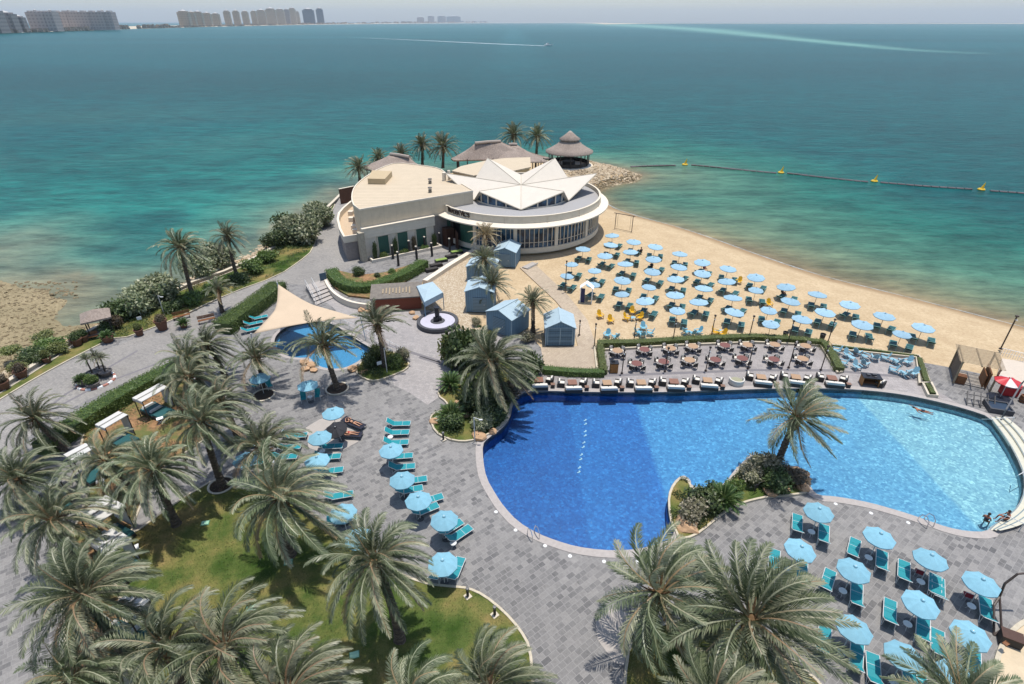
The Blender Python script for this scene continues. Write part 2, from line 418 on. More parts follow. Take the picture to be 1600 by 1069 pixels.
# terrain height -------------------------------------------------
gx = np.arange(-120, 121, 1.0); gy = np.arange(-20, 171, 1.0)
X, Y = np.meshgrid(gx, gy)
D = np_dist(X, Y, shore); IN = np_in(X, Y, shore); S = np.where(IN, D, -D)
RK = np_in(X, Y, rocky)
wet = S.copy()
Hm = np.where(S > 0, -1.5 + 1.38 * (1 - np.exp(-np.maximum(S, 0) / 4.2)), -1.5 + S * .12)
far_pen = np.hypot(X - 14.3, Y - 144.5)
steep = (Y > 118) | ((X < -12) & (Y > 70))
Hm = np.where(steep & ~RK & (S > 0), -1.5 + 1.5 * np.clip(S / 3.0, 0, 1) - .12, Hm)
mound = np.clip((14.5 - far_pen) / 7.5, 0, 1)
Hm = np.where((S > -3), np.maximum(Hm, -1.9 + 2.6 * mound), Hm)
Hm = np.where(RK & (S > 0), -1.5 + .55 * (1 - np.exp(-S / 7)), Hm)
NZ = np_noise(X, Y, .18, 3.1, 4)
Hm = Hm + np.where(RK, NZ * .12, np.where(S < 10, NZ * .03, NZ * .015))
PB = (np_in(X, Y, pool) | (np_dist(X, Y, pool) < 1.8)) | (np_in(X, Y, kid) | (np_dist(X, Y, kid) < 1.3))
DK = np_in(X, Y, deck) & (np_dist(X, Y, deck) > 1.2)
Hm = np.where(DK, -.35, Hm); Hm = np.where(PB, -3.2, Hm)
Hm = np.maximum(Hm, -6)
def th(x, y):
    i = min(max(int((y + 20)), 0), Hm.shape[0] - 2); j = min(max(int(x + 120), 0), Hm.shape[1] - 2)
    fy = y + 20 - i; fx = x + 120 - j
    return (Hm[i, j] * (1 - fx) * (1 - fy) + Hm[i, j + 1] * fx * (1 - fy) + Hm[i + 1, j] * (1 - fx) * fy + Hm[i + 1, j + 1] * fx * fy)
def onsand(px, py, h=0.0):
    z = -.2
    for _ in range(6):
        x, y = G(px, py, z + h); z = th(x, y)
    return Vector((x, y, z))
mb = MB()
mb.v = [(float(a), float(b), float(c)) for a, b, c in zip(X.ravel(), Y.ravel(), Hm.ravel())]
nyy, nxx = X.shape
for i in range(nyy - 1):
    for j in range(nxx - 1):
        mb.f.append((i * nxx + j, i * nxx + j + 1, (i + 1) * nxx + j + 1, (i + 1) * nxx + j)); mb.mi.append(0)
wv_ = np.clip(1 - wet / 6.0, 0, 1)
rk_ = RK.astype(float); gp_ = np.clip((14.5 - far_pen) / 2.0, 0, 1)
mb.c = [(float(a), float(b), float(c), 1) for a, b, c in zip(wv_.ravel(), rk_.ravel(), gp_.ravel())]
m_sand, nt, b = nodes('beach_sand')
at = N(nt, 'ShaderNodeAttribute', attribute_name='c'); sep = N(nt, 'ShaderNodeSeparateColor'); nt.links.new(at.outputs['Color'], sep.inputs[0])
v = ocoord(nt)
n1 = noisen(nt, .35, 5, .6, v); n2 = noisen(nt, 3.2, 6, .75, v); n3 = noisen(nt, 9, 4, .6, v)
c = ramp(nt, n1, [(.3, A(206, 182, 146)), (.7, A(226, 203, 166))])
c = mixc(nt, ramp(nt, n2, [(.42, (0, 0, 0)), (.60, (.7, .7, .7))]), c, A(190, 164, 128))
mt = N(nt, 'ShaderNodeMath', operation='ADD'); nt.links.new(sep.outputs[0], mt.inputs[0])
mt2 = N(nt, 'ShaderNodeMath', operation='MULTIPLY_ADD'); nt.links.new(n1, mt2.inputs[0]); mt2.inputs[1].default_value = .5; mt2.inputs[2].default_value = -.25; nt.links.new(mt2.outputs[0], mt.inputs[1])
c = mixc(nt, ramp(nt, mt.outputs[0], [(.42, (0, 0, 0)), (.8, (1, 1, 1))]), c, A(172, 146, 112))
rk = ramp(nt, n2, [(.30, A(92, 84, 66)), (.42, A(150, 136, 106)), (.58, A(176, 160, 126)), (.75, A(196, 182, 150))])
rk = mixc(nt, ramp(nt, noisen(nt, .12, 3, .5, v), [(.4, (0, 0, 0)), (.65, (.55, .55, .55))]), rk, A(136, 126, 96))
c = mixc(nt, sep.outputs[1], c, rk)
nt.links.new(c, b.inputs['Base Color']); b.inputs['Roughness'].default_value = .9; b.inputs['Specular IOR Level'].default_value = .15
bumpn(nt, b, n3, .5, .08)
struct('ground', mb, m_sand, True)
# ---------------------------------------------------------------- sea
mb = MB()
ang = list(np.arange(-62, 62.01, .4)) + list(np.arange(66, 297, 6.0)); na = len(ang)
rad = [3.0] + [6 * (1.0275 ** i) for i in range(350)]; rad = [r for r in rad if r < 70000]
AA, RR = np.meshgrid(np.radians(ang), rad)
SX = RR * np.sin(AA); SY = RR * np.cos(AA)
near = (RR < 900)
sd_ = np.maximum(RR - 120.0, 0)
sd_[near] = np_dist(SX[near], SY[near], shore)
ins = np_in(SX, SY, shore) & near
sd_ = np.where(ins, -sd_, sd_)
def B_(r, g, b): return A(r, g, b, 1.95)
def lerp3(t, stops):
    t = np.asarray(t); out = np.zeros(t.shape + (3,)); xs = [s[0] for s in stops]
    for k in range(3): out[..., k] = np.interp(t, xs, [s[1][k] for s in stops])
    return out
nzA = np_noise(SX, SY, .012, 1.7, 5); nzB = np_noise(SX, SY, .05, 9.1, 4); 
# long streaks far out
st_ = np.array([noise.fractal(Vector((a * .0009, b * .006 + a * .0006, 2)), 1, 2, 4) for a, b in zip(SX.ravel(), SY.ravel())]).reshape(SX.shape)
rightside = SX > -15
dd = (sd_ + nzB * 2.0 + nzA * 6 * np.clip((sd_ - 12) / 20, 0, 1)) * (1 + 1.3 * np.clip((46 - SX) / 30, 0, 1))
CR = lerp3(dd, [(0, B_(166, 146, 114)), (3, B_(148, 146, 114)), (8, B_(126, 146, 118)), (18, B_(92, 142, 120)), (34, B_(46, 126, 112)), (64, B_(14, 104, 104)), (120, B_(6, 92, 94)), (300, B_(4, 90, 94)), (900, B_(12, 98, 102)), (4000, B_(40, 120, 126))])
dl = sd_ + nzB * 9 + nzA * 30 * (sd_ > 6)
CL = lerp3(dl, [(0, B_(146, 146, 122)), (8, B_(128, 150, 130)), (18, B_(90, 148, 132)), (34, B_(44, 138, 128)), (60, B_(10, 118, 114)), (110, B_(8, 98, 100)), (200, B_(6, 90, 92)), (500, B_(6, 92, 96)), (1500, B_(20, 104, 108)), (4000, B_(40, 120, 126))])
wL = np.clip((-10 - SX) / 25, 0, 1)[..., None]
CC = CR * (1 - wL) + CL * wL
patch = np.clip((nzB - .12) * 4, 0, 1) * np.clip((60 - sd_) / 30, 0, 1) * (sd_ > 4) * (SX < -20)
CC = CC * (1 - .38 * patch[..., None]) + np.array(B_(40, 80, 90)) * .38 * patch[..., None]
patch2 = np.clip((nzB - .05) * 4, 0, 1) * np.exp(-((sd_ - 34) / 10.) ** 2) * (SX > 10)
CC = CC * (1 - .12 * patch2[..., None])
stc = 1 + st_ * .26 * np.clip((sd_ - 40) / 80, 0, 1)
CC = CC * stc[..., None]
# shoal and sand bar that run across the far bay, and a paler shelf on the left
bar = [G(x, y, ZS) for x, y in [(938, 37.2), (1000, 40.5), (1100, 46.5), (1250, 62), (1400, 76.5), (1480, 81.5), (1520, 83)]]
bd = np_dist(SX, SY, bar, False); al = np.hypot(SX, SY)
bw = np.interp(al, [700, 1500, 4000, 12000], [9, 36, 170, 600])
bar_e = np.array(bar[-1]); fade = np.clip(np.hypot(SX - bar_e[0], SY - bar_e[1]) / 260, 0, 1)
sf = np.exp(-(bd / bw) ** 2) * (.35 + .65 * fade) * (1 + .3 * nzA)
sf = np.clip(sf, 0, 1)[..., None]
CC = CC * (1 - .8 * sf) + np.array(B_(140, 200, 184)) * .8 * sf
shelf = np.exp(-((SX + 150) / 70) ** 2 - ((SY - 190) / 60) ** 2) * np.clip(.6 + nzA * 1.6, 0, 1)
CC = CC * (1 - .5 * shelf[..., None]) + np.array(B_(86, 142, 130)) * .5 * shelf[..., None]
mb.v = [(float(a), float(b), ZS) for a, b in zip(SX.ravel(), SY.ravel())]
nr = len(rad)
for i in range(nr - 1):
    for j in range(na):
        j2 = (j + 1) % na
        if ins[i, j] and ins[i, j2] and ins[i + 1, j] and ins[i + 1, j2] and sd_[i, j] < -8: continue
        mb.f.append((i * na + j, (i + 1) * na + j, (i + 1) * na + j2, i * na + j2)); mb.mi.append(0)
mb.c = [(max(0, a), max(0, b), max(0, c), 1) for a, b, c in CC.reshape(-1, 3).tolist()]
m_sea, nt, b = nodes('sea_water')
at = N(nt, 'ShaderNodeAttribute', attribute_name='c')
v = ocoord(nt); vs = ocoord(nt, R(12), (.45, 1.25, 1)); vs2 = ocoord(nt, R(-8), (.02, .12, 1))
w1 = noisen(nt, .35, 6, .68, vs); w2 = noisen(nt, 1.6, 3, .6, vs); w3 = noisen(nt, 1.0, 4, .6, vs2)
c = mixc(nt, 1.0, at.outputs['Color'], ramp(nt, w1, [(.34, (.62, .64, .66)), (.5, (1, 1, 1)), (.66, (1.38, 1.34, 1.3))]), 'MULTIPLY')
w4 = noisen(nt, .11, 5, .75, vs)
c = mixc(nt, 1.0, c, ramp(nt, w4, [(.36, (.80, .82, .84)), (.5, (1, 1, 1)), (.64, (1.20, 1.18, 1.16))]), 'MULTIPLY')
c = mixc(nt, 1.0, c, ramp(nt, w3, [(.3, (.93, .93, .93)), (.7, (1.06, 1.06, 1.06))]), 'MULTIPLY')
nt.links.new(c, b.inputs['Base Color']); b.inputs['Roughness'].default_value = .32; b.inputs['IOR'].default_value = 1.33
b.inputs['Specular IOR Level'].default_value = .07
ad = N(nt, 'ShaderNodeMath', operation='MULTIPLY_ADD'); nt.links.new(w2, ad.inputs[0]); ad.inputs[1].default_value = .3; nt.links.new(w1, ad.inputs[2])
bumpn(nt, b, ad.outputs[0], .8, .55)
struct('sea', mb, m_sea, True)
# ---------------------------------------------------------------- paving
def paver_mat(name, c1, c2, c3, mort, rot, bw, bh, big=.25, ms=.035, offs=.5, ctr=.5):
    m, nt, b = nodes(name); v = ocoord(nt, rot)
    br = N(nt, 'ShaderNodeTexBrick'); nt.links.new(v, br.inputs['Vector']); br.inputs['Scale'].default_value = 1
    br.inputs['Brick Width'].default_value = bw; br.inputs['Row Height'].default_value = bh; br.inputs['Mortar Size'].default_value = ms
    br.inputs['Mortar Smooth'].default_value = .2; br.offset = offs; br.squash = 1.35; br.squash_frequency = 3
    br.inputs['Color1'].default_value = (0, 0, 0, 1); br.inputs['Color2'].default_value = (1, 1, 1, 1); br.inputs['Mortar'].default_value = (.5, .5, .5, 1)
    br.inputs['Bias'].default_value = 0
    per = ramp(nt, br.outputs['Color'], [(.0, c1), (.35, c2), (1, c3)])
    patch = noisen(nt, big, 4, .65, v)
    avg = tuple((a + d) / 2 for a, d in zip(c2, c3))
    c = mixc(nt, ramp(nt, patch, [(.38, (0, 0, 0)), (.66, (ctr, ctr, ctr))]), per, avg)
    c = mixc(nt, 1.0, c, ramp(nt, noisen(nt, 6, 5, .7, v), [(.3, (.8, .8, .8)), (.7, (1.15, 1.15, 1.15))]), 'MULTIPLY')
    c = mixc(nt, 1.0, c, ramp(nt, noisen(nt, .09, 3, .5, v), [(.35, (.86, .86, .86)), (.65, (1.1, 1.1, 1.1))]), 'MULTIPLY')
    stn = noisen(nt, .7, 6, .75, v)
    c = mixc(nt, 1.0, c, ramp(nt, stn, [(.28, (.70, .69, .68)), (.42, (1, 1, 1)), (.62, (1, 1, 1)), (.74, (1.16, 1.15, 1.12))]), 'MULTIPLY')
    c = mixc(nt, br.outputs['Fac'], c, mort)
    nt.links.new(c, b.inputs['Base Color']); b.inputs['Roughness'].default_value = .8; b.inputs['Specular IOR Level'].default_value = .25
    inv = N(nt, 'ShaderNodeMath', operation='SUBTRACT'); inv.inputs[0].default_value = 1; nt.links.new(br.outputs['Fac'], inv.inputs[1])
    bumpn(nt, b, inv.outputs[0], .25, .02)
    return m
m_pave = paver_mat('deck_paving', A(108, 107, 107), A(136, 134, 132), A(160, 157, 153), A(158, 155, 152), R(-38), .44, .37, ms=.018, ctr=.6)
m_road = paver_mat('road_paving', A(150, 146, 142), A(162, 158, 152), A(174, 169, 162), A(144, 140, 135), R(25), .34, .17, ms=.012, ctr=.5)
m_pave2 = paver_mat('plaza_paving', A(166, 162, 160), A(176, 170, 167), A(188, 182, 178), A(158, 153, 150), R(20), .4, .3, ms=.012, ctr=.6)
m_pave3 = paver_mat('terrace_paving', A(158, 152, 150), A(166, 160, 157), A(180, 173, 169), A(150, 145, 142), R(4), .5, .5, ms=.012, ctr=.5)
m_stone = M('cream_stone', A(224, 212, 190), .8, .08, 2.5)
m_coping = M('coping_stone', A(186, 178, 172), .75, .1, 4)
m_curb = M('kerb_stone', A(212, 200, 176), .8, .12, 3)
def offset(poly, d):
    k = len(poly); out = []
    for i in range(k):
        a = Vector(poly[i - 1]); b_ = Vector(poly[(i + 1) % k]); t = b_ - a
        if t.length < 1e-6: out.append(tuple(poly[i])); continue
        t.normalize(); out.append((poly[i][0] + t.y * d, poly[i][1] - t.x * d))
    return out
mb = MB(); mb.prism(deck, -.5, 0.0, [pool, kid]); struct('pool_deck', mb, m_pave)
# lighter plaza and road laid on the deck
z1 = .006
road = ccw(GP([(-300, 800), (-120, 690), (0, 626), (60, 590), (120, 560), (185, 540), (242, 515), (278, 499), (357, 461), (432, 432), (485, 392), (500, 345), (525, 318), (540, 296), (560, 330), (575, 404), (676, 379), (742, 384), (700, 393), (560, 410), (512, 436), (478, 446), (437, 442), (395, 478), (330, 530), (262, 568), (130, 628), (70, 662), (0, 720), (-200, 850)]))
mb = MB(); mb.prism(road, -.02, z1); struct('road', mb, m_road)
plaza = ccw(GP([(524, 452), (540, 470), (583, 488), (655, 486), (668, 484), (700, 497), (716, 512), (741, 523), (764, 520), (790, 530), (720, 560), (700, 600), (684, 622), (668, 633), (640, 614), (616, 602), (600, 560), (575, 530), (545, 508), (520, 480), (505, 470), (500, 458)]))
mb = MB(); mb.prism(plaza, -.02, z1); struct('plaza', mb, m_pave2)
terr = ccw(GP([(937, 541), (1286, 537), (1297, 541), (1436, 556), (1448, 590), (1466, 612), (1500, 632), (1545, 645), (1509, 634), (1460, 621), (1409, 611.5), (1360, 605.5), (1310, 602.5), (1200, 602.5), (1060, 607.5), (950, 608), (830, 606), (826, 598), (850, 583), (945, 585)]))
mb = MB(); mb.prism(terr, -.02, z1); struct('terrace', mb, m_pave3)
walk = ccw(GP([(845, 545), (904, 543), (915, 505), (905, 478), (884, 462), (830, 412), (818, 409), (800, 418), (845, 455), (862, 475), (905, 482), (912, 500), (933, 542), (945, 575), (848, 570)]))
walk = ccw(GP([(845, 543), (903, 541), (893, 500), (868, 470), (812, 418), (832, 409), (888, 462), (918, 500), (932, 541), (946, 577), (850, 575)]))
mb = MB(); mb.prism(walk, -.3, z1 + .004); struct('boardwalk', mb, paver_mat('boardwalk_paving', A(190, 172, 150), A(200, 182, 158), A(208, 190, 166), A(176, 158, 136), R(-50), .5, .3, ms=.012))
# coping ring of the big pool
po = offset(pool, .62)
mb = MB()
k = len(pool)
def is_top(i):
    x, y = pool[i]; return y > G(0, 640)[1] and Pj(x, y, 0)[1] < 660 and Pj(x, y, 0)[0] > 825
for i in range(k):
    j = (i + 1) % k; a, b_, c_, d_ = pool[i], pool[j], po[j], po[i]
    mb.poly([(a[0], a[1], .05), (b_[0], b_[1], .05), (c_[0], c_[1], .03), (d_[0], d_[1], .03)])
    mb.poly([(a[0], a[1], -.25), (b_[0], b_[1], -.25), (b_[0], b_[1], .05), (a[0], a[1], .05)])
    mb.poly([(d_[0], d_[1], .0), (c_[0], c_[1], .0), (c_[0], c_[1], .03), (d_[0], d_[1], .03)])
struct('pool_coping', mb, m_coping)
# pool basin and water
m_tile, nt, b = nodes('pool_mosaic_caustics')
v = ocoord(nt); sx = N(nt, 'ShaderNodeSeparateXYZ'); nt.links.new(v, sx.inputs[0])
def lin(nt, s, ax, ay, c0):
    m1 = N(nt, 'ShaderNodeMath', operation='MULTIPLY_ADD'); nt.links.new(s.outputs[0], m1.inputs[0]); m1.inputs[1].default_value = ax; m1.inputs[2].default_value = c0
    m2 = N(nt, 'ShaderNodeMath', operation='MULTIPLY_ADD'); nt.links.new(s.outputs[1], m2.inputs[0]); m2.inputs[1].default_value = ay; nt.links.new(m1.outputs[0], m2.inputs[2]); return m2.outputs[0]
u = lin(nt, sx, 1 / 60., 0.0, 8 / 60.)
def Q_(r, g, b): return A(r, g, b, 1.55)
c = ramp(nt, u, [(0, Q_(26, 96, 176)), (.226, Q_(34, 108, 186)), (.230, Q_(44, 122, 198)), (.338, Q_(46, 122, 200)), (.342, Q_(80, 158, 218)), (.5, Q_(92, 168, 220)), (.714, Q_(124, 190, 224)), (.718, Q_(154, 208, 226)), (1, Q_(166, 214, 226))])  # underwater depth shading put into the floor colour as bands
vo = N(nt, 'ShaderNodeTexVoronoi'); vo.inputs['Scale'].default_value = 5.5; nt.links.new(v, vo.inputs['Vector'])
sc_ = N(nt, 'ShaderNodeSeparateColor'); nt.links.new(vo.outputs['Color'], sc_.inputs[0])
c = mixc(nt, 1.0, c, ramp(nt, sc_.outputs[0], [(0, (.62, .72, .80)), (.8, (1.12, 1.10, 1.06)), (1, (1.7, 1.5, 1.3))]), 'MULTIPLY')  # mosaic cells whose bright mottling is painted caustic light
c = mixc(nt, 1.0, c, ramp(nt, noisen(nt, .5, 4, .6, v), [(.3, (.93, .93, .93)), (.7, (1.06, 1.06, 1.06))]), 'MULTIPLY')
nt.links.new(c, b.inputs['Base Color']); b.inputs['Roughness'].default_value = .5
m_tilewall = M('pool_wall_mosaic', A(14, 70, 160), .5, .2, 8)
m_kidtile = M('kids_pool_mosaic', A(84, 160, 206), .5, .4, 9)
def water_mat(name, tint, bs=1.0, bd=.03):
    m, nt, b = nodes(name); nt.nodes.remove(b)
    v = ocoord(nt)
    tr = N(nt, 'ShaderNodeBsdfTransparent'); tr.inputs[0].default_value = (*tint, 1)
    gl = N(nt, 'ShaderNodeBsdfGlossy'); gl.inputs['Roughness'].default_value = .04
    nn = N(nt, 'ShaderNodeTexVoronoi'); nn.feature = 'SMOOTH_F1'; nn.inputs['Scale'].default_value = 3.4 * bs; nt.links.new(v, nn.inputs['Vector'])
    n2 = noisen(nt, 1.3, 3, .6, v); n3 = noisen(nt, 5.5, 3, .6, v)
    a1 = N(nt, 'ShaderNodeMath', operation='ADD'); nt.links.new(nn.outputs['Distance'], a1.inputs[0]); nt.links.new(n3, a1.inputs[1])
    bp = N(nt, 'ShaderNodeBump'); bp.inputs['Strength'].default_value = .5; bp.inputs['Distance'].default_value = bd; nt.links.new(a1.outputs[0], bp.inputs['Height'])
    fr = N(nt, 'ShaderNodeFresnel'); fr.inputs['IOR'].default_value = 1.33; nt.links.new(bp.outputs[0], fr.inputs['Normal']); nt.links.new(bp.outputs[0], gl.inputs['Normal'])
    mx = N(nt, 'ShaderNodeMixShader'); nt.links.new(fr.outputs[0], mx.inputs[0]); nt.links.new(tr.outputs[0], mx.inputs[1]); nt.links.new(gl.outputs[0], mx.inputs[2])
    df = N(nt, 'ShaderNodeBsdfPrincipled'); df.inputs['Base Color'].default_value = (.55, .80, .92, 1); df.inputs['Roughness'].default_value = .15; nt.links.new(bp.outputs[0], df.inputs['Normal'])
    spk = ramp(nt, a1.outputs[0], [(.40, (.10, .10, .10)), (.62, (.0, .0, .0))])  # painted sparkle: pale colour mixed in where the ripple height is low
    mx2 = N(nt, 'ShaderNodeMixShader'); nt.links.new(spk, mx2.inputs[0]); nt.links.new(mx.outputs[0], mx2.inputs[1]); nt.links.new(df.outputs[0], mx2.inputs[2])
    nt.links.new(mx2.outputs[0], nt.nodes['Material Output'].inputs[0]); return m
m_water = water_mat('pool_water', (.86,.95,.98))
def pfz(x): return -1.32 + .52 * (x + 3) / 54
def pool_body(poly, depth, floor_m, wall_m, nm):
    mb = MB(); mb.flat = True; mb.prism(poly, 0, -depth, side=False)
    if nm == 'pool': mb.v = [(p[0], p[1], pfz(p[0])) for p in mb.v]
    o1 = struct(nm + '_floor', mb, floor_m)
    mb = MB()
    for i in range(len(poly)):
        a = poly[i]; c_ = poly[(i + 1) % len(poly)]; mb.poly([(a[0], a[1], -depth - .1), (c_[0], c_[1], -depth - .1), (c_[0], c_[1], -.24), (a[0], a[1], -.24)])
    struct(nm + '_wall', mb, wall_m)
    mb = MB(); mb.flat = True; mb.prism(offset(poly, .02), 0, -.13, side=False); struct(nm + '_water', mb, m_water)
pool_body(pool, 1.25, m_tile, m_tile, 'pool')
pool_body(kid, .8, m_kidtile, m_kidtile, 'kids_pool')
mb = MB()
ko = offset(kid, .4)
for i in range(len(kid)):
    j = (i + 1) % len(kid); a, b_, c_, d_ = kid[i], kid[j], ko[j], ko[i]
    mb.poly([(a[0], a[1], .03), (b_[0], b_[1], .03), (c_[0], c_[1], .02), (d_[0], d_[1], .02)]); mb.poly([(a[0], a[1], -.25), (b_[0], b_[1], -.25), (b_[0], b_[1], .03), (a[0], a[1], .03)])
struct('kids_pool_coping', mb, m_coping)
# pale marks on the pool floor
m_white = M('white_paint', (.8, .8, .78), .6, .03)
mb = MB()
for (px, py) in [(914, 657), (914.5, 663), (914, 674.5), (914, 681), (912, 692), (911, 699), (908, 711), (907, 718), (905, 731), (904, 738)]:
    x, y = G(px, py, -1.2); mb.box((x, y, pfz(x) + .02), (.26, .10, .02), .5); mb.box((x + .1, y + .12, pfz(x) + .023), (.12, .18, .02), .2)
struct('pool_floor_marks', mb, M('pale_mark', A(190, 225, 240), .5))
# lawns
m_grass, nt, b = nodes('lawn_grass')
v = ocoord(nt)
n1 = noisen(nt, .22, 5, .6, v); n2 = noisen(nt, 14, 4, .7, v); n3 = noisen(nt, .9, 4, .6, v)
c = ramp(nt, n1, [(.34, A(62, 88, 36)), (.44, A(88, 106, 54)), (.53, A(122, 124, 72)), (.64, A(156, 138, 92))])
c = mixc(nt, 1.0, c, ramp(nt, n2, [(.25, (.62, .65, .6)), (.75, (1.35, 1.3, 1.25))]), 'MULTIPLY')
c = mixc(nt, 1.0, c, ramp(nt, n3, [(.3, (.85, .88, .85)), (.7, (1.12, 1.1, 1.1))]), 'MULTIPLY')
nt.links.new(c, b.inputs['Base Color']); b.inputs['Roughness'].default_value = .9; b.inputs['Specular IOR Level'].default_value = .1
bumpn(nt, b, noisen(nt, 22, 3, .7, v), .8, .05)
m_soil, nt, b = nodes('garden_soil'); v = ocoord(nt)
c = ramp(nt, noisen(nt, 2.2, 6, .7, v), [(.3, A(98, 78, 56)), (.5, A(160, 122, 84)), (.7, A(188, 148, 106))])
c = mixc(nt, ramp(nt, noisen(nt, .5, 4, .6, v), [(.45, (0, 0, 0)), (.6, (.85, .85, .85))]), c, A(96, 112, 54))
nt.links.new(c, b.inputs['Base Color']); b.inputs['Roughness'].default_value = .95; bumpn(nt, b, noisen(nt, 12, 3, .7, v), .6, .05)
def bed(name, px, mat, z=.05, smooth=1, curb=True, z0=0):
    p = ccw(chaikin(GP(px, z), smooth)); mb = MB(); mb.prism(p, z0 - .05, z); struct(name, mb, mat)
    if curb:
        mb = MB(); mb.strip(p, .16, z0 - .05, z + .05, closed=True); struct('kerb', mb, m_curb)
    return p
lawn1 = bed('lawn', [(150, 850), (204, 838), (257, 798), (293, 774), (341, 746), (365, 760), (413, 769), (470, 790), (540, 845), (600, 885), (660, 912), (709, 917), (731, 919), (756, 930), (787, 955), (812, 983), (828, 1011), (833, 1069), (840, 1300), (260, 1300), (190, 1069), (200, 960)], m_grass)
soil1 = bed('garden_bed', [(95, 860), (130, 800), (150, 720), (120, 690), (160, 640), (250, 600), (310, 590), (345, 620), (330, 680), (300, 700), (240, 740), (200, 838), (206, 842), (152, 853), (203, 962), (193, 1069), (262, 1300), (115, 1300), (107, 1069), (97, 940)], m_soil, .045)
lawn2 = bed('lawn', [(976, 1060), (984, 1004), (1010, 985), (1060, 968), (1120, 972), (1190, 1003), (1265, 1051), (1300, 1090), (1300, 1300), (965, 1300)], m_grass)
lawn3 = bed('lawn', [(183, 532), (242, 511), (278, 496), (357, 459), (435, 431), (470, 407), (489, 391), (500, 352), (520, 328), (524, 316), (505, 338), (480, 358), (445, 380), (400, 407), (350, 430), (300, 447), (250, 469), (212, 487), (185, 502), (160, 518)], m_grass)
strip1 = bed('garden_bed', [(-60, 652), (0, 615), (60, 577), (112, 543), (150, 522), (172, 518), (178, 527), (120, 556), (60, 588), (0, 624), (-60, 661)], m_grass)
isl1 = bed('garden_bed', [(672, 655), (676, 647), (690, 641), (700, 636), (698, 628), (684, 618), (688, 606), (702, 590), (722, 575), (745, 560), (790, 560), (826, 580), (820, 596), (812, 606), (803, 619), (797, 634), (792, 654), (780, 667), (760, 680), (742, 687), (722, 690), (700, 686), (680, 675)], m_grass, .12)
isl2 = bed('garden_bed', [(1050, 820), (1046, 798), (1045, 776), (1052, 758), (1064, 746), (1076, 752), (1080, 764), (1104, 770), (1122, 767), (1136, 759), (1150, 740), (1163, 727), (1175, 714), (1190, 718), (1208, 731), (1238, 731), (1252, 740), (1261, 754), (1264, 768), (1240, 773), (1205, 775), (1175, 781), (1150, 789), (1128, 802), (1108, 820), (1084, 838), (1060, 842), (1058, 832)], m_grass, .12)
isl3 = bed('garden_bed', [(556, 583), (560, 570), (575, 558), (600, 548), (622, 552), (640, 566), (636, 577), (610, 588), (586, 596), (570, 592)], m_grass, .12)
# gravel and stones around the cabanas
m_peb, nt, b = nodes('pebble_ground'); v = ocoord(nt)
vo = N(nt, 'ShaderNodeTexVoronoi'); vo.inputs['Scale'].default_value = 4.2; nt.links.new(v, vo.inputs['Vector']); vo.inputs['Randomness'].default_value = 1
c = ramp(nt, vo.outputs['Distance'], [(0, A(226, 212, 190)), (.3, A(214, 198, 172)), (.6, A(186, 166, 138))])
nt.links.new(c, b.inputs['Base Color']); b.inputs['Roughness'].default_value = .9; bumpn(nt, b, vo.outputs['Distance'], .8, -.06)
peb = ccw(GP([(668, 482), (660, 440), (690, 418), (745, 392), (760, 400), (740, 420), (728, 455), (726, 485), (742, 500), (760, 518), (741, 521), (716, 510), (700, 495)], -.05))
mb = MB(); mb.prism(peb, -.4, .01); o = struct('gravel', mb, m_peb)
# pavers path patches: concrete slabs
m_conc = M('pale_concrete', A(188, 180, 172), .85, .06, 2)
mb = MB(); mb.prism(ccw(GP([(934, 1000), (930, 965), (960, 950), (990, 962), (984, 1000), (975, 1040), (960, 1035)])), -.02, z1 + .004)
mb.prism(ccw(GP([(482, 700), (478, 668), (500, 655), (525, 650), (548, 662), (560, 690), (520, 712)])), -.02, z1 + .004); struct('path', mb, m_conc)
mb = MB(); sc_p = ccw(chaikin(GP([(1540, 1120), (1555, 1030), (1575, 990), (1610, 966), (1720, 950), (1750, 1100)]), 2)); mb.prism(sc_p, -.05, .12); struct('path', mb, M('sandy_concrete', A(222, 202, 170), .9, .1, 1.5))
mb = MB(); mb.strip(sc_p, .25, 0, .2, closed=True); struct('kerb', mb, m_curb)
# drain lines: darker paver bands in the plaza and road
mb = MB()
for pl in ([(600, 537), (640, 550), (690, 566)], [(655, 558), (700, 572), (740, 590)]):
    mb.strip(GP(pl), .45, -.02, z1 + .004)
mb.strip(GP([(945, 587), (1060, 583), (1180, 578.5), (1300, 579), (1400, 588), (1445, 596)]), .45, -.02, z1 + .004)
mb.strip(GP([(30, 672), (100, 618), (160, 580), (215, 548)]), .3, -.02, z1 + .004)
mb.strip(GP([(60, 652), (150, 604), (262, 562), (330, 522), (400, 465)]), .3, -.02, z1 + .004)
struct('drain_band', mb, M('dark_paving', A(132, 128, 130), .8, .12, 5))
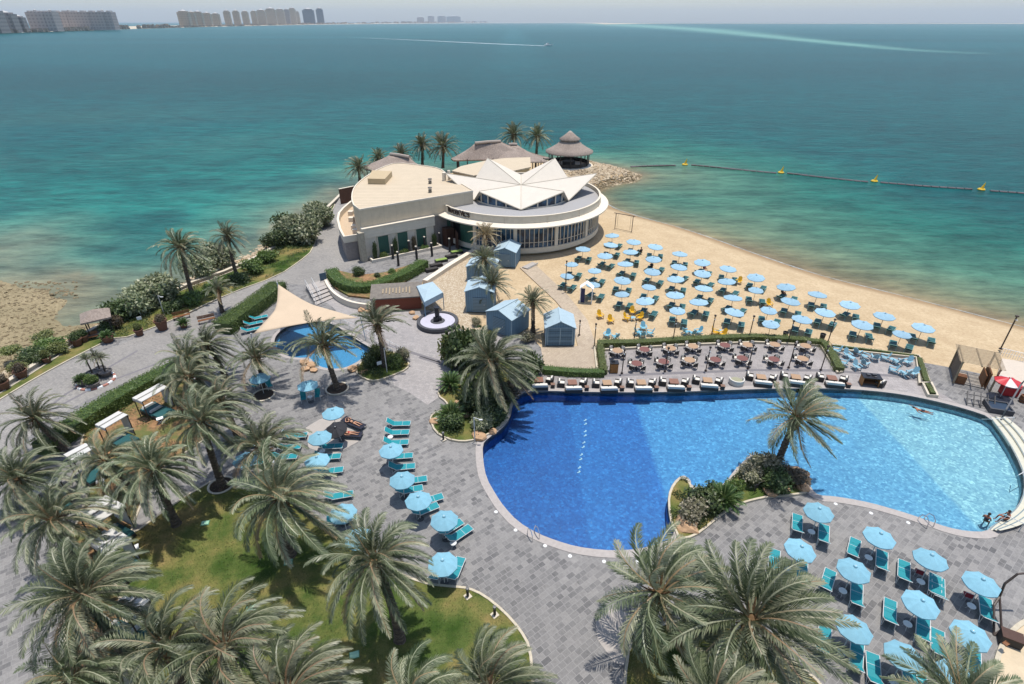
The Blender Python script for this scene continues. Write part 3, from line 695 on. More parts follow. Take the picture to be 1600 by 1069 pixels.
# ================================================================ furniture kinds
def canvas(name, col):
    m, nt, b = nodes(name); v = ocoord(nt)
    oi = N(nt, 'ShaderNodeObjectInfo')
    c = ramp(nt, noisen(nt, 2.5, 4, .6, v), [(.3, tuple(x * .92 for x in col)), (.7, tuple(min(1, x * 1.06) for x in col))])
    hs = N(nt, 'ShaderNodeHueSaturation'); nt.links.new(c, hs.inputs['Color'])
    mr = N(nt, 'ShaderNodeMapRange'); nt.links.new(oi.outputs['Random'], mr.inputs[0]); mr.inputs[3].default_value = .90; mr.inputs[4].default_value = 1.06; nt.links.new(mr.outputs[0], hs.inputs['Value'])
    nt.links.new(hs.outputs[0], b.inputs['Base Color']); b.inputs['Roughness'].default_value = .75; b.inputs['Specular IOR Level'].default_value = .2
    bumpn(nt, b, noisen(nt, 60, 2, .5, v), .15, .01)
    tr = N(nt, 'ShaderNodeBsdfTranslucent'); nt.links.new(hs.outputs[0], tr.inputs['Color'])
    mx = N(nt, 'ShaderNodeMixShader'); mx.inputs[0].default_value = .12
    nt.links.new(b.outputs[0], mx.inputs[1]); nt.links.new(tr.outputs[0], mx.inputs[2]); nt.links.new(mx.outputs[0], nt.nodes['Material Output'].inputs[0])
    return m
m_umb = canvas('blue_canvas', A(154, 210, 230, 1.45))
m_umb2 = canvas('beach_blue_canvas', A(176, 214, 234, 1.42))
m_umbk = M('black_canvas', (.02, .02, .024), .8, .2)
m_teal = M('teal_mesh_fabric', A(20, 150, 160), .6, .08, 12)
m_teald = M('dark_teal_fabric', A(34, 94, 96), .6, .1, 12)
m_navy = M('black_towel_fabric', (.018, .02, .035), .9, .2, 12)
m_alu = M('grey_white_metal', (.62, .62, .6), .4, .04, 5, .2)
m_dkmet = M('dark_brown_metal', (.05, .035, .028), .5, .15, 5)
m_wood = M('brown_wood', A(140, 92, 56), .65, .25, 7)
m_woodl = M('pale_driftwood', A(176, 156, 126), .75, .2, 7)
m_bluep = M('blue_paint', A(128, 196, 218), .55, .1, 9)
m_bluep2 = M('light_blue_paint', A(152, 198, 214), .55, .1, 9)
m_yel = M('yellow_paint', A(238, 184, 24), .5, .1, 9)
m_cream = M('cream_cushion', A(236, 230, 218), .85, .06, 9)
m_wick = M('dark_wicker', (.036, .031, .028), .7, .3, 40)
m_tan = M('tan_table_top', A(186, 152, 118), .55, .12, 9)
m_mar = M('maroon_table_top', A(132, 84, 74), .5, .12, 9)
m_grey = M('grey_cushion', A(200, 192, 184), .85, .08, 9)
m_skin = M('skin', A(214, 160, 128), .6, .08, 8)
m_skind = M('tanned_skin', A(176, 112, 84), .6, .08, 8)
m_hair = M('dark_hair', (.02, .014, .01), .6, .2, 20)
m_red = M('red_cloth', A(196, 36, 44), .6, .1, 9)
m_black = M('black_plastic', (.015, .015, .018), .4, .1, 9)
m_darkgrey = M('dark_grey_stone', (.06, .06, .065), .6, .2, 6)
def umb_parts(r=1.2, h=2.25, drop=.42, n=8, mat=m_umb, pole=m_alu, base=True, tilt=0, flap=True):
    mb = MB(); k = len(mb.v)
    rings = [(0, h), (r * .33, h - drop * .26), (r * .66, h - drop * .58), (r, h - drop)]
    S_ = 3
    for ri, (rr, z) in enumerate(rings):
        if ri == 0: mb.v.append((0, 0, z)); continue
        for j in range(n * S_):
            a = 2 * PI * (j / (n * S_)) + .2; ph = (j % S_) / S_
            ed = math.cos(PI / n) / math.cos(((a - .2) % (2 * PI / n)) - PI / n)
            sag = .05 * (rr / r) * math.sin(PI * ph)
            mb.v.append((rr * ed * math.cos(a), rr * ed * math.sin(a), z - sag))
    m_ = n * S_
    for j in range(m_): mb.f.append((0, 1 + j, 1 + (j + 1) % m_)); mb.mi.append(0)
    for ri in range(2):
        for j in range(m_):
            a = 1 + ri * m_ + j; b_ = 1 + ri * m_ + (j + 1) % m_; mb.f.append((a, a + m_, b_ + m_, b_)); mb.mi.append(0)
    # short hanging hem
    o = len(mb.v)
    for j in range(m_): x, y, z = mb.v[1 + 2 * m_ + j]; mb.v.append((x * 1.003, y * 1.003, z - .07))
    for j in range(m_): a = 1 + 2 * m_ + j; b_ = 1 + 2 * m_ + (j + 1) % m_; mb.f.append((a, o + j, o + (j + 1) % m_, b_)); mb.mi.append(0)
    can = mb.mesh('canopy', mat)
    mb = MB(); mb.tube([(0, 0, 0), (0, 0, h + .02)], .028, 8)
    pol = mb.mesh('pole', pole)
    mb = MB()
    for j in range(n):
        a = 2 * PI * j / n + .2
        mb.tube([(0, 0, h - .03), (r * math.cos(a), r * math.sin(a), h - drop - .015)], .011, 4)
        mb.tube([(0, 0, h - .62), (r * .5 * math.cos(a), r * .5 * math.sin(a), h - drop * .46)], .009, 4)
    ribs = mb.mesh('ribs', pole)
    mb = MB(); mb.lathe([(0, .09), (.03, .085), (.045, .03), (.03, 0)], 8, (0, 0, h)); fin = mb.mesh('finial', pole)
    mb = MB(); mb.lathe([(0.0, .085), (.1, .08), (.13, .0), (.10, -.02)], 10, (0, 0, h - .03)); vent = mb.mesh('vent_cap', mat)
    out = [('canopy', can, [('vent_cap', vent)]), ('pole', pol, [('finial', fin)]), ('ribs', ribs)]
    if base:
        mb = MB(); mb.lathe([(0, .10), (.05, .10), (.06, .07), (.26, .05), (.27, 0)], 16); out.append(('base', mb.mesh('base', m_darkgrey)))
    return out
def lounger_parts(fab=m_teal, fr=m_alu, W=.66, ang=38, legs=True, hl=.72):
    out = []
    mb = MB(); hw = W / 2
    for s in (-1, 1): mb.tube([(s * hw, -.30, .34), (s * hw, 1.22, .34)], .022, 6)
    for y in (-.30, .5, 1.22): mb.tube([(-hw, y, .34), (hw, y, .34)], .018, 6)
    out.append(('frame', mb.mesh('frame', fr)))
    mb = MB()
    for k in range(6):
        y0 = -.28 + k * .25; y1 = y0 + .25; sg = .02
        mb.box((0, (y0 + y1) / 2, .352 - (.012 if k % 2 else 0)), (W - .05, .252, .03))
    out.append(('seat', mb.mesh('seat', fab)))
    X = Matrix.Translation((0, -.30, .35)) @ Matrix.Rotation(-R(ang), 4, 'X')
    mb = MB(); mb.box((0, -hl / 2, .02), (W - .05, hl, .03), 0, X)
    bmh = mb.mesh('backrest', fab)
    mb = MB()
    for s in (-1, 1): mb.tube([X @ Vector((s * hw, 0, 0)), X @ Vector((s * hw, -hl - .02, 0))], .022, 6)
    mb.tube([X @ Vector((-hw, -hl - .02, 0)), X @ Vector((hw, -hl - .02, 0))], .022, 6)
    bf = mb.mesh('back_frame', fr)
    out.append(('backrest', bmh, [('back_frame', bf)]))
    for (x, y) in ((-hw, -.34), (hw, -.34), (-hw, 1.1), (hw, 1.1)):
        mb = MB(); yy = -.8 if y < 0 else y
        if y < 0: mb.tube([(x, -.30, .34), (x, -.62, 0)], .02, 6)
        else: mb.tube([(x, y, .34), (x * 1.02, y + .06, 0)], .02, 6)
        out.append(('leg', mb.mesh('leg', fr)))
    pv = X @ Vector((0, -hl * .6, 0))
    for s in (-1, 1): mb = MB(); mb.tube([(s * hw * .9, pv.y, pv.z), (s * hw * .9, -.62, .02)], .014, 5); out.append(('back_strut', mb.mesh('back_strut', fr)))
    return out
K_umb = ('pool_umbrella', umb_parts(1.0, 2.3, .40))
K_bumb = ('beach_umbrella', umb_parts(1.2, 2.15, .36, mat=m_umb2, pole=M('brown_pole', A(120, 84, 56), .6), base=False))
K_kumb = ('black_umbrella', umb_parts(.95, 2.0, .34, mat=m_umbk))
K_lng = ('sun_lounger', lounger_parts(m_teal))
K_blng = ('beach_lounger', lounger_parts(m_teald, M('pale_teal_frame', A(150, 196, 190), .5), ang=36))
K_klng = ('black_lounger', lounger_parts(m_navy, m_black, ang=10))
def side_table():
    mb = MB(); mb.lathe([(0, .46), (.24, .46), (.25, .44), (.24, .42), (0, .42)], 16); t = mb.mesh('table_top', m_alu)
    mb = MB()
    for j in range(3):
        a = 2 * PI * j / 3; mb.tube([(.05 * math.cos(a), .05 * math.sin(a), .43), (.2 * math.cos(a), .2 * math.sin(a), 0)], .014, 5)
    return ('side_table', [('table_top', t), ('legs', mb.mesh('legs', m_alu))])
K_st = side_table()
def adirondack(mat):
    P_ = []
    mb = MB()
    for i in range(5): mb.box((0, .02 + i * .11, .36 - i * -.012), (.52, .10, .025))
    P_.append(('seat', mb.mesh('seat', mat)))
    X = Matrix.Translation((0, -.02, .34)) @ Matrix.Rotation(R(22), 4, 'X'); mb = MB()
    for i in range(5):
        x = (i - 2) * .108; hh = .78 - abs(i - 2) * .07; mb.box((x, 0, hh / 2), (.10, .022, hh), 0, X)
    P_.append(('backrest', mb.mesh('backrest', mat)))
    for s in (-1, 1):
        mb = MB(); mb.box((s * .33, .2, .58), (.13, .72, .025)); P_.append(('armrest', mb.mesh('armrest', mat)))
        mb = MB(); mb.box((s * .31, .50, .285), (.03, .09, .57)); P_.append(('leg', mb.mesh('leg', mat)))
        mb = MB(); mb.box((s * .28, .1, .2), (.03, .80, .10), 0, Matrix.Rotation(R(14), 4, 'X')); P_.append(('leg', mb.mesh('leg', mat)))
    return P_
K_ab = ('wooden_armchair', adirondack(m_bluep)); K_ab2 = ('wooden_armchair', adirondack(m_bluep2)); K_ay = ('wooden_armchair', adirondack(m_yel))
def small_table(mat, r=.28):
    mb = MB(); mb.box((0, 0, .44), (r * 2, r * 2, .03)); t = mb.mesh('table_top', mat); mb = MB()
    for x in (-1, 1):
        for y in (-1, 1): mb.box((x * r * .85, y * r * .85, .21), (.04, .04, .43))
    return ('low_table', [('table_top', t), ('legs', mb.mesh('legs', mat))])
K_tb = small_table(m_bluep2)
def dining_table(mat):
    mb = MB(); mb.lathe([(0, .755), (.56, .755), (.58, .74), (.56, .72), (0, .72)], 24); t = mb.mesh('table_top', mat)
    mb = MB(); mb.tube([(0, 0, 0), (0, 0, .73)], .05, 8); mb.box((0, 0, .02), (.7, .09, .04)); mb.box((0, 0, .021), (.09, .7, .04)); return ('dining_table', [('table_top', t), ('pedestal', mb.mesh('pedestal', m_wick))])
K_dt = dining_table(m_tan); K_dm = dining_table(m_mar)
def dining_chair():
    P_ = []
    mb = MB(); mb.box((0, 0, .46), (.46, .44, .07)); P_.append(('seat_cushion', mb.mesh('seat_cushion', m_cream)))
    mb = MB(); n = 9; k = len(mb.v)
    rows = []
    for rr, col in ((.27, 0), (.31, 1)):
        for z in (.38, .88):
            rows.append([(rr * math.cos(PI + PI * j / n), rr * math.sin(PI + PI * j / n) + .02, z - (.16 if z > .5 else 0) * abs(math.cos(PI * j / n)) ** 3) for j in range(n + 1)])
    i0, i1, o0, o1 = rows
    for j in range(n):
        mb.quad(i0[j], i0[j + 1], i1[j + 1], i1[j]); mb.quad(o0[j + 1], o0[j], o1[j], o1[j + 1]); mb.quad(i1[j], i1[j + 1], o1[j + 1], o1[j])
    P_.append(('shell', mb.mesh('shell', m_wick)))
    mb = MB()
    for j in range(2, n - 2):
        a, b_ = i0[j], i0[j + 1]; c_, d_ = i1[j + 1], i1[j]; s_ = .86
        mb.box(((a[0] + b_[0]) / 2 * s_, (a[1] + b_[1]) / 2 * s_, .70), (.13, .05, .34), math.atan2(b_[1] - a[1], b_[0] - a[0]))
    P_.append(('back_cushion', mb.mesh('back_cushion', m_cream)))
    for x in (-1, 1):
        for y in (-1, 1):
            mb = MB(); mb.tube([(x * .19, y * .18, .44), (x * .22, y * .21, 0)], .018, 5); P_.append(('leg', mb.mesh('leg', m_wick)))
    return ('dining_chair', P_)
K_dc = dining_chair()
def armchair():
    P_ = []; mb = MB(); mb.box((0, 0, .2), (.74, .72, .26)); mb.box((0, -.33, .48), (.74, .1, .40)); mb.box((-.34, 0, .42), (.09, .7, .24)); mb.box((.34, 0, .42), (.09, .7, .24)); P_.append(('frame', mb.mesh('frame', m_wick)))
    mb = MB(); mb.box((0, .04, .40), (.58, .60, .14), 0, None, .93); P_.append(('seat_cushion', mb.mesh('seat_cushion', m_cream)))
    mb = MB(); mb.box((0, -.2, .60), (.56, .16, .36), 0, None, .9); P_.append(('back_cushion', mb.mesh('back_cushion', m_cream))); return ('armchair', P_)
K_ac = armchair()
def sofa():
    P_ = []; mb = MB(); mb.box((0, 0, .2), (1.7, .74, .26)); mb.box((0, -.35, .38), (1.7, .07, .12)); P_.append(('frame', mb.mesh('frame', m_wick)))
    for s in (-1, 1):
        mb = MB(); mb.box((s * .41, .04, .40), (.8, .62, .14), 0, None, .95); P_.append(('seat_cushion', mb.mesh('seat_cushion', m_cream)))
    mb = MB(); mb.box((0, -.25, .56), (1.64, .24, .26), 0, None, .94); P_.append(('back_cushion', mb.mesh('back_cushion', m_cream))); return ('sofa', P_)
K_so = sofa()
def coffee(mat, w=.8):
    mb = MB(); mb.box((0, 0, .44), (w, w, .05)); t = mb.mesh('table_top', mat); mb = MB(); mb.box((0, 0, .21), (w * .86, w * .86, .40)); return ('coffee_table', [('table_top', t), ('base', mb.mesh('base', m_wick))])
K_ct = coffee(m_tan, .9); K_cm = coffee(M('brown_table_top', A(150, 108, 88), .5), .9); K_cs = coffee(M('brown_side_top', A(146, 112, 92), .5), .42); K_cs = ('side_table', K_cs[1])
def lamp(h):
    mb = MB(); mb.tube([(0, 0, 0), (0, 0, h)], .055, 8); p = mb.mesh('pole', m_dkmet)
    mb = MB(); mb.tube([(0, 0, 0), (0, 0, .12)], .14, 10); bs = mb.mesh('base', m_dkmet)
    mb = MB(); mb.box((0, 0, h + .02), (.2, .2, .16)); hd = mb.mesh('spotlight', m_dkmet)
    mb = MB(); mb.box((0, -.12, h - .42), (.1, .18, .1)); sp = mb.mesh('bracket', m_alu)
    return ('lamp_post', [('pole', p), ('base', bs), ('lamp_head', hd), ('bracket', sp)])
K_lp = lamp(2.9); K_lp5 = lamp(4.6); K_lp2 = lamp(1.9)
# ---------------------------------------------------------------- beach rows
rows = {
 'A': [(957.6, 367), (990, 376.3), (1022.9, 383.7), (1062, 395.5), (1098.4, 407.9), (1137, 418), (1182, 431), (1231, 446.5), (1277.4, 459), (1328.7, 474), (1382.6, 492), (1443, 509.6)],
 'B': [(953.5, 381.3), (986, 392.4), (1021.7, 403), (1060, 415.5), (1097.7, 425.2), (1138, 438.3), (1181.4, 451.5), (1234.5, 468.9), (1289, 486), (1347.5, 504.9), (1410, 520.3)],
 'C': [(910.5, 387.7), (945.7, 397.9), (977.8, 411.4), (1019.3, 422.6), (1057.3, 434.5), (1100, 449.4), (1146.4, 464.4), (1201, 482.3), (1253, 497)],
 'D': [(894, 412), (929.8, 421.4), (971.8, 435.7), (1013.4, 447), (1056, 459.4), (1093.6, 470.8), (1146, 485.8), (1206, 503.8)],
 'E': [(884.4, 429.7), (927, 443.5), (973.7, 458.5), (1011, 468.4), (1059.7, 483.2)]}
rn = {'A': 'the row nearest the water', 'B': 'the second row from the water', 'C': 'the middle beach row', 'D': 'the second row from the terrace', 'E': 'the row nearest the terrace'}
for rk_, pl in rows.items():
    for i, (px, py) in enumerate(pl):
        p = onsand(px, py, 1.95)
        w_ = 'pale blue beach umbrella, %s from the left in %s' % (ORD[i], rn[rk_])
        sm = .82 if (rk_, i) in (('D', 0), ('E', 0), ('E', 2), ('D', 3), ('E', 4), ('D', 7), ('B', 6), ('C', 7), ('D', 1), ('E', 1), ('B', 10)) else 1.0
        u_ = put(K_bumb, p, rnd.uniform(-.3, .3), w_, 'umbrella', 'pale blue umbrellas standing on the beach', (sm, sm, 1))
        u_.rotation_euler = (R(rnd.uniform(-5, 5)), R(rnd.uniform(-5, 5)), rnd.uniform(0, 1))
        if (rk_, i) == ('D', 7): continue
        base_rz = -R(24 + 10 * (px - 950) / 450) + rnd.uniform(-.14, .14)
        for s, nm in ((-1, 'left'), (1, 'right')):
            q = Vector((p.x + s * .80 * math.cos(base_rz) + rnd.uniform(-.16, .16) + .12, p.y + s * .80 * math.sin(base_rz) - .55 + rnd.uniform(-.18, .18), 0))
            q.z = th(q.x, q.y)
            put(K_blng, q, base_rz + rnd.uniform(-.16, .16), '%s dark teal lounger under the %s umbrella of %s' % (nm, ORD[i], rn[rk_]), 'lounger', 'teal loungers under the beach umbrellas', 1.06)
def chairs(lst, K, col, group, z=None, where='on the sand by the terrace hedge'):
    for i, (px, py, rz) in enumerate(lst):
        p = onsand(px, py, .35) if z is None else G3(px, py, z + .35)
        if z is not None: p.z = z
        put(K, p, R(rz), '%s wooden armchair %s, %s from the left' % (col, where, ORD[i]), 'armchair', group)
chairs([(949.5, 522.5, 150), (963.5, 527.5, 30), (994.5, 519.5, -70), (1004.7, 511, 180), (1004.7, 524.5, 0), (1018, 520.5, 75), (1070, 519, -70), (1083.5, 522, 10), (1093, 518, 110)], K_ab, 'blue', 'blue wooden armchairs on the sand')
chairs([(936.7, 492.5, 200), (953.3, 500, 190), (977.5, 496.3, 230), (987.8, 486.5, 180), (1001, 495.5, 130), (1115.5, 518.5, 240), (1131, 522, 120), (1155.3, 439.5, 140), (1201, 474.5, 180)], K_ay, 'yellow', 'yellow wooden armchairs on the sand', None, 'on the beach')
for (px, py, t) in ((988.5, 496.3, 'low pale blue table between the yellow armchairs'), (1124.5, 517, 'small pale blue table beside two yellow armchairs near a lamp post')):
    p = onsand(px, py, .4); put(K_tb, p, .3, t, 'table', 'low tables on the sand')
ter = [(1310, 548, 70), (1322.5, 553, 10), (1338, 550.5, -60), (1321, 567.5, 60), (1337, 571.5, 10), (1349.5, 568.5, -60), (1355, 557.5, 40), (1368, 560, 160), (1385.6, 558.8, 60), (1405, 566.8, 10), (1420, 564.8, -70), (1398.7, 578, 60), (1417.5, 585.6, 10), (1429, 582.5, -65)]
for i, (px, py, rz) in enumerate(ter):
    p = G3(px, py, .38); p.z = z1
    put(K_ab2, p, R(rz - 180 if i % 3 == 1 else rz), 'pale blue wooden armchair on the corner terrace, %s from the left' % ORD[i], 'armchair', 'pale blue armchairs on the corner terrace')
for (px, py, t) in ((1331, 559, 'low blue table among the leftmost armchairs of the corner terrace'), (1395, 562, 'low blue table between armchairs in the upper row of the corner terrace'), (1409, 581.5, 'low blue table among the lowest armchairs of the corner terrace')):
    p = G3(px, py, .4); p.z = z1; put(K_tb, p, .5, t, 'table', 'low blue tables on the corner terrace')
# ---------------------------------------------------------------- restaurant terrace
T1 = [(965, 547.5, 0), (1007, 545.6, 1), (1048, 543.7, 0), (1083, 540.6, 0), (1133, 539, 1), (1168.4, 538.4, 0), (1211, 538, 0), (1259, 540, 0)]
T2 = [(995, 567.5, 1), (1037, 564.5, 1), (1077.5, 562, 0), (1118, 561.5, 1), (1160, 559.4, 1), (1209.5, 561, 1), (1254.5, 560, 0)]
for rw, (T, nm) in enumerate(((T1, 'upper row by the hedge'), (T2, 'lower row nearer the pool'))):
    for i, (px, py, m_) in enumerate(T):
        p = G3(px, py, .75); p.z = z1
        put(K_dm if m_ else K_dt, p, 0, 'round %s dining table, %s from the left in the %s' % ('maroon' if m_ else 'tan', ORD[i], nm), 'table', 'round dining tables on the terrace')
        a0 = R(40 + rnd.uniform(-8, 8))
        for k_, dn in enumerate(('right back', 'left back', 'left front', 'right front')):
            a = a0 + k_ * PI / 2
            put(K_dc, (p.x + .82 * math.cos(a), p.y + .82 * math.sin(a), z1), a - PI / 2 + PI + rnd.uniform(-.15, .15), '%s wicker chair of the %s round table in the %s' % (dn, ORD[i], nm), 'chair', 'chairs around the round dining tables')
SO = [(842, 594, 1), (894.5, 598, 1), (949, 598.5, 0), (1002.5, 598, 0), (1053.5, 596.5, 1), (1106, 594.5, 0), (1190, 589.5, 0), (1244, 589.5, 0), (1300.6, 591, 1)]
for i, (px, py, m_) in enumerate(SO):
    p = G3(px, py, .45); rz = R([2, 2, 2, 0, -4, -8, -12, -14, -12][i]) * 1.0; ww = 'the %s poolside seating group from the left' % ORD[i]
    X = Matrix.Translation((p.x, p.y, z1)) @ Matrix.Rotation(rz, 4, 'Z')
    def at_(x, y): v_ = X @ Vector((x, y, 0)); return v_
    put(K_cm if m_ else K_ct, at_(0, .1), rz, 'square brown coffee table in ' + ww, 'table', 'coffee tables along the pool edge')
    put(K_so, at_(0, -.95), rz, 'cream wicker sofa backing onto the water in ' + ww, 'sofa', 'sofas along the pool edge')
    put(K_ac, at_(-1.12, .1), rz - PI / 2 - .15, 'left cream armchair of ' + ww, 'armchair', 'armchairs along the pool edge')
    put(K_ac, at_(1.12, .15), rz + PI / 2 - .35, 'right cream armchair of ' + ww, 'armchair', 'armchairs along the pool edge')
    put(K_cs, at_(1.35, -.75), rz, 'small brown side table beside the sofa in ' + ww, 'table', 'side tables along the pool edge')
# white oval sofa
r_ = empty('curved_sofa', 'white curved sofa with a green cushioned seat between two pool edge seating groups', 'sofa', (*G(1151, 594, .4), z1), -.1)
mb = MB(); mb.lathe([(.62, .0), (.72, .05), (.76, .62), (.66, .64), (.62, .36)], 20, a0=PI * .9, a1=PI * 2.1); link('shell', mb.mesh('shell', m_cream), r_)
mb = MB(); mb.lathe([(0, .40), (.56, .40), (.62, .34), (.62, .05)], 20); link('seat', mb.mesh('seat', M('sage_cushion', A(170, 168, 140), .9)), r_)
# service counter and cabinet
r_ = empty('service_counter', 'wooden poolside service counter with a dark top and open side', 'counter', (*G(1357, 601, 0), z1), R(-12))
mb = MB(); mb.box((-.78, 0, .5), (.06, .9, 1.0)); mb.box((.72, 0, .5), (.06, .9, 1.0)); mb.box((0, .42, .5), (1.5, .05, .99)); link('panels', mb.mesh('panels', M('orange_wood', A(176, 122, 66), .6, .2, 6)), r_)
mb = MB(); mb.box((0, 0, 1.03), (1.75, 1.05, .06)); link('counter_top', mb.mesh('counter_top', m_black), r_)
mb = MB(); mb.box((-.3, .1, 1.12), (.3, .3, .12)); mb.box((.25, .15, 1.14), (.4, .26, .16)); mb.box((.3, -.2, 1.09), (.25, .2, .06)); link('equipment', mb.mesh('equipment', m_darkgrey), r_)
mb = MB(); mb.box((0, 0, .35), (1.4, .7, .03)); link('shelf', mb.mesh('shelf', m_wood), r_)
put(K_ac, (*G(1375, 601, .2), z1), .6, 'lone cream and brown armchair beside the wooden service counter', 'armchair')
r_ = empty('service_cabinet', 'tall wooden cabinet with a dark lid at the left end of the dining terrace', 'cabinet', (*G(958.5, 581, 0), z1), 0)
mb = MB(); mb.box((0, 0, .55), (.8, .6, 1.1)); link('body', mb.mesh('body', M('orange_wood', A(176, 122, 66), .6, .2, 6)), r_)
mb = MB(); mb.box((0, .05, 1.14), (.9, .75, .08)); mb.box((-.1, .1, 1.28), (.4, .4, .2), 0, None, .6); link('lid', mb.mesh('lid', m_black), r_)
# lamp posts
LP = [(928.4, 542, 'at the upper left corner of the terrace hedge'), (990, 535, 'in the hedge behind the second dining table'), (1051, 535, 'in the hedge behind the third dining table'), (1110.8, 528, 'in the hedge beside two yellow armchairs'), (1170, 529, 'in the hedge left of the umbrella without loungers'), (1230.5, 537, 'in the hedge beside a dark bin'), (1293.6, 534.5, 'at the right corner of the terrace hedge'),
      (971.6, 584, 'at the left of the terrace above the wooden cabinet'), (1038.8, 581, 'at the lower edge of the terrace by the second lower table'), (1102.5, 580, 'between the third and fourth lower dining tables'), (1168.4, 576.5, 'beside the fifth lower dining table'), (1232, 575, 'between the last two lower dining tables'), (1282.4, 578.5, 'by the low wall between the two terraces'), (905, 524, 'at the right side of the nearest blue cabin')]
for px, py, t in LP:
    if py > 570 or py < 526: p = G3(px, py, 0); p.z = 0
    else: p = G3(px, py, 0); p.z = 0
    put(K_lp if py > 526 else K_lp2, p, 0, 'slim dark lamp post ' + t, 'lamp post', 'dark lamp posts around the terrace')
p = onsand(883, 458); put(K_lp5, p, 0, 'tall dark lamp post standing on the sand left of the beach umbrellas', 'lamp post', 'dark lamp posts around the terrace')
p = onsand(1562, 548); p.z = 0; q_ = put(K_lp5, p, 0, 'tall lamp post leaning above the slatted pergola at the right edge', 'lamp post', 'dark lamp posts around the terrace'); q_.scale = (1.3, 1.3, .9)
for px, py, t in ((1226, 527, 'dark bin on the sand beside the hedge and a lamp post'), (1284, 530, 'small dark bin standing at the right end of the terrace hedge')):
    p = G3(px, py, 0); r_ = empty('litter_bin', t, 'bin', (p.x, p.y, -.1), 0, 'dark bins by the hedge')
    mb = MB(); mb.lathe([(0, 0), (.24, 0), (.3, .75)], 14); link('body', mb.mesh('body', m_wick), r_)
    mb = MB(); mb.lathe([(.31, .74), (.32, .80), (.26, .82), (.22, .72)], 14); link('rim', mb.mesh('rim', m_black), r_)
# ---------------------------------------------------------------- near pool groups (right)
UR = [(1282.4, 796.9), (1248, 854.5), (1375, 836.6), (1335.5, 887.3), (1458.5, 873.3), (1538.5, 909.7), (1439.7, 938), (1333, 980), (1519.7, 987.3), (1416.7, 1024.6), (1494, 1052)]
URN = ['nearest the palm island', 'left of all on the right deck', 'nearest the pool ladder', 'second from the left in the middle', 'above the pair with red seats', 'beside the brown bent lamp post', 'in the centre of the right deck', 'lowest at the left, by palm fronds', 'just above the bottom right palm', 'lowest in clear view', 'covered by the bottom right palm']
for i, (px, py) in enumerate(UR):
    x, y = G(px, py, 2.1)
    u_ = put(K_umb, (x, y, 0), rnd.uniform(0, .7), 'light blue pool umbrella ' + URN[i], 'umbrella', 'light blue umbrellas on the pool deck')
    u_.rotation_euler = (R(rnd.uniform(-5, 5)), R(rnd.uniform(-5, 5)), rnd.uniform(0, .7))
    rz = R(-30 + rnd.uniform(-5, 5))
    wd_ = .86
    for s, nm in ((-1, 'left'), (1, 'right')):
        dx = s * wd_ - .22; dy = -.20 + (0.1 if s < 0 else -.05)
        if i == 5 and s < 0: dx -= .75; dy += .15
        X = Matrix.Rotation(rz, 4, 'Z') @ Vector((dx, dy - .42, 0))
        put(K_lng, (x + X.x, y + X.y, 0), rz + rnd.uniform(-.07, .07), '%s teal lounger under the pool umbrella %s' % (nm, URN[i]), 'lounger', 'teal loungers on the pool deck', 1.06)
    X = Matrix.Rotation(rz, 4, 'Z') @ Vector((-.16, -.62, 0)); st = (x + X.x, y + X.y, 0)
    put(K_st, st, 0, 'small round table under the pool umbrella ' + URN[i], 'table', 'side tables between the loungers')
    if i in (4, 5):
        X = Matrix.Rotation(rz, 4, 'Z') @ Vector((-.25, .25, 0))
        rr_ = empty('garden_chair', 'red cushioned seat under the pool umbrella ' + URN[i], 'seat', (x + X.x, y + X.y, 0), rz, 'red cushioned seats under the pool umbrellas')
        mb = MB(); mb.box((0, 0, .4), (.42, .4, .07)); mb.box((0, -.2, .58), (.42, .06, .35)); link('cushion', mb.mesh('cushion', M('dull_red_cushion', A(150, 44, 58), .8)), rr_)
        mb = MB(); [mb.tube([(a * .22, b_ * .2, 0), (a * .2, b_ * .2, .38)], .015, 5) for a in (-1, 1) for b_ in (-1, 1)]; mb.tube([(-.22, -.2, .38), (-.22, -.22, .78), (.22, -.22, .78), (.22, -.2, .38)], .015, 5); link('frame', mb.mesh('frame', m_alu), rr_)
# ---------------------------------------------------------------- left deck groups
UL = [(480, 599.6, 'beside the palm ring by the kids pool'), (520, 642.7, 'above the two black loungers'), (499, 681, 'below the black umbrella'), (495, 717, 'half shaded, third down the left lounger row'), (610.7, 700.8, 'topmost of the middle deck row'), (628, 747, 'second from the top of the middle deck row'), (653.5, 779, 'third from the top of the middle deck row'), (694, 810, 'fourth from the top of the middle deck row'), (535, 799, 'partly behind palm fronds above the lawn'), (560, 838, 'mostly hidden by the big lawn palm'), (691.6, 878, 'lowest of the middle deck row beside the lawn kerb'), (405, 588, 'left of the kids pool behind a palm trunk'), (383, 715, 'under the palm left of the deck rows')]
for px, py, t in UL:
    x, y = G(px, py, 2.1); put(K_umb, (x, y, 0), rnd.uniform(0, .7), 'light blue umbrella ' + t, 'umbrella', 'light blue umbrellas on the pool deck')
x, y = G(529, 664, 1.8); u_ = put(K_kumb, (x, y, 0), .3, 'black umbrella between the two black loungers', 'umbrella'); u_.rotation_euler = (R(12), R(-8), .3)
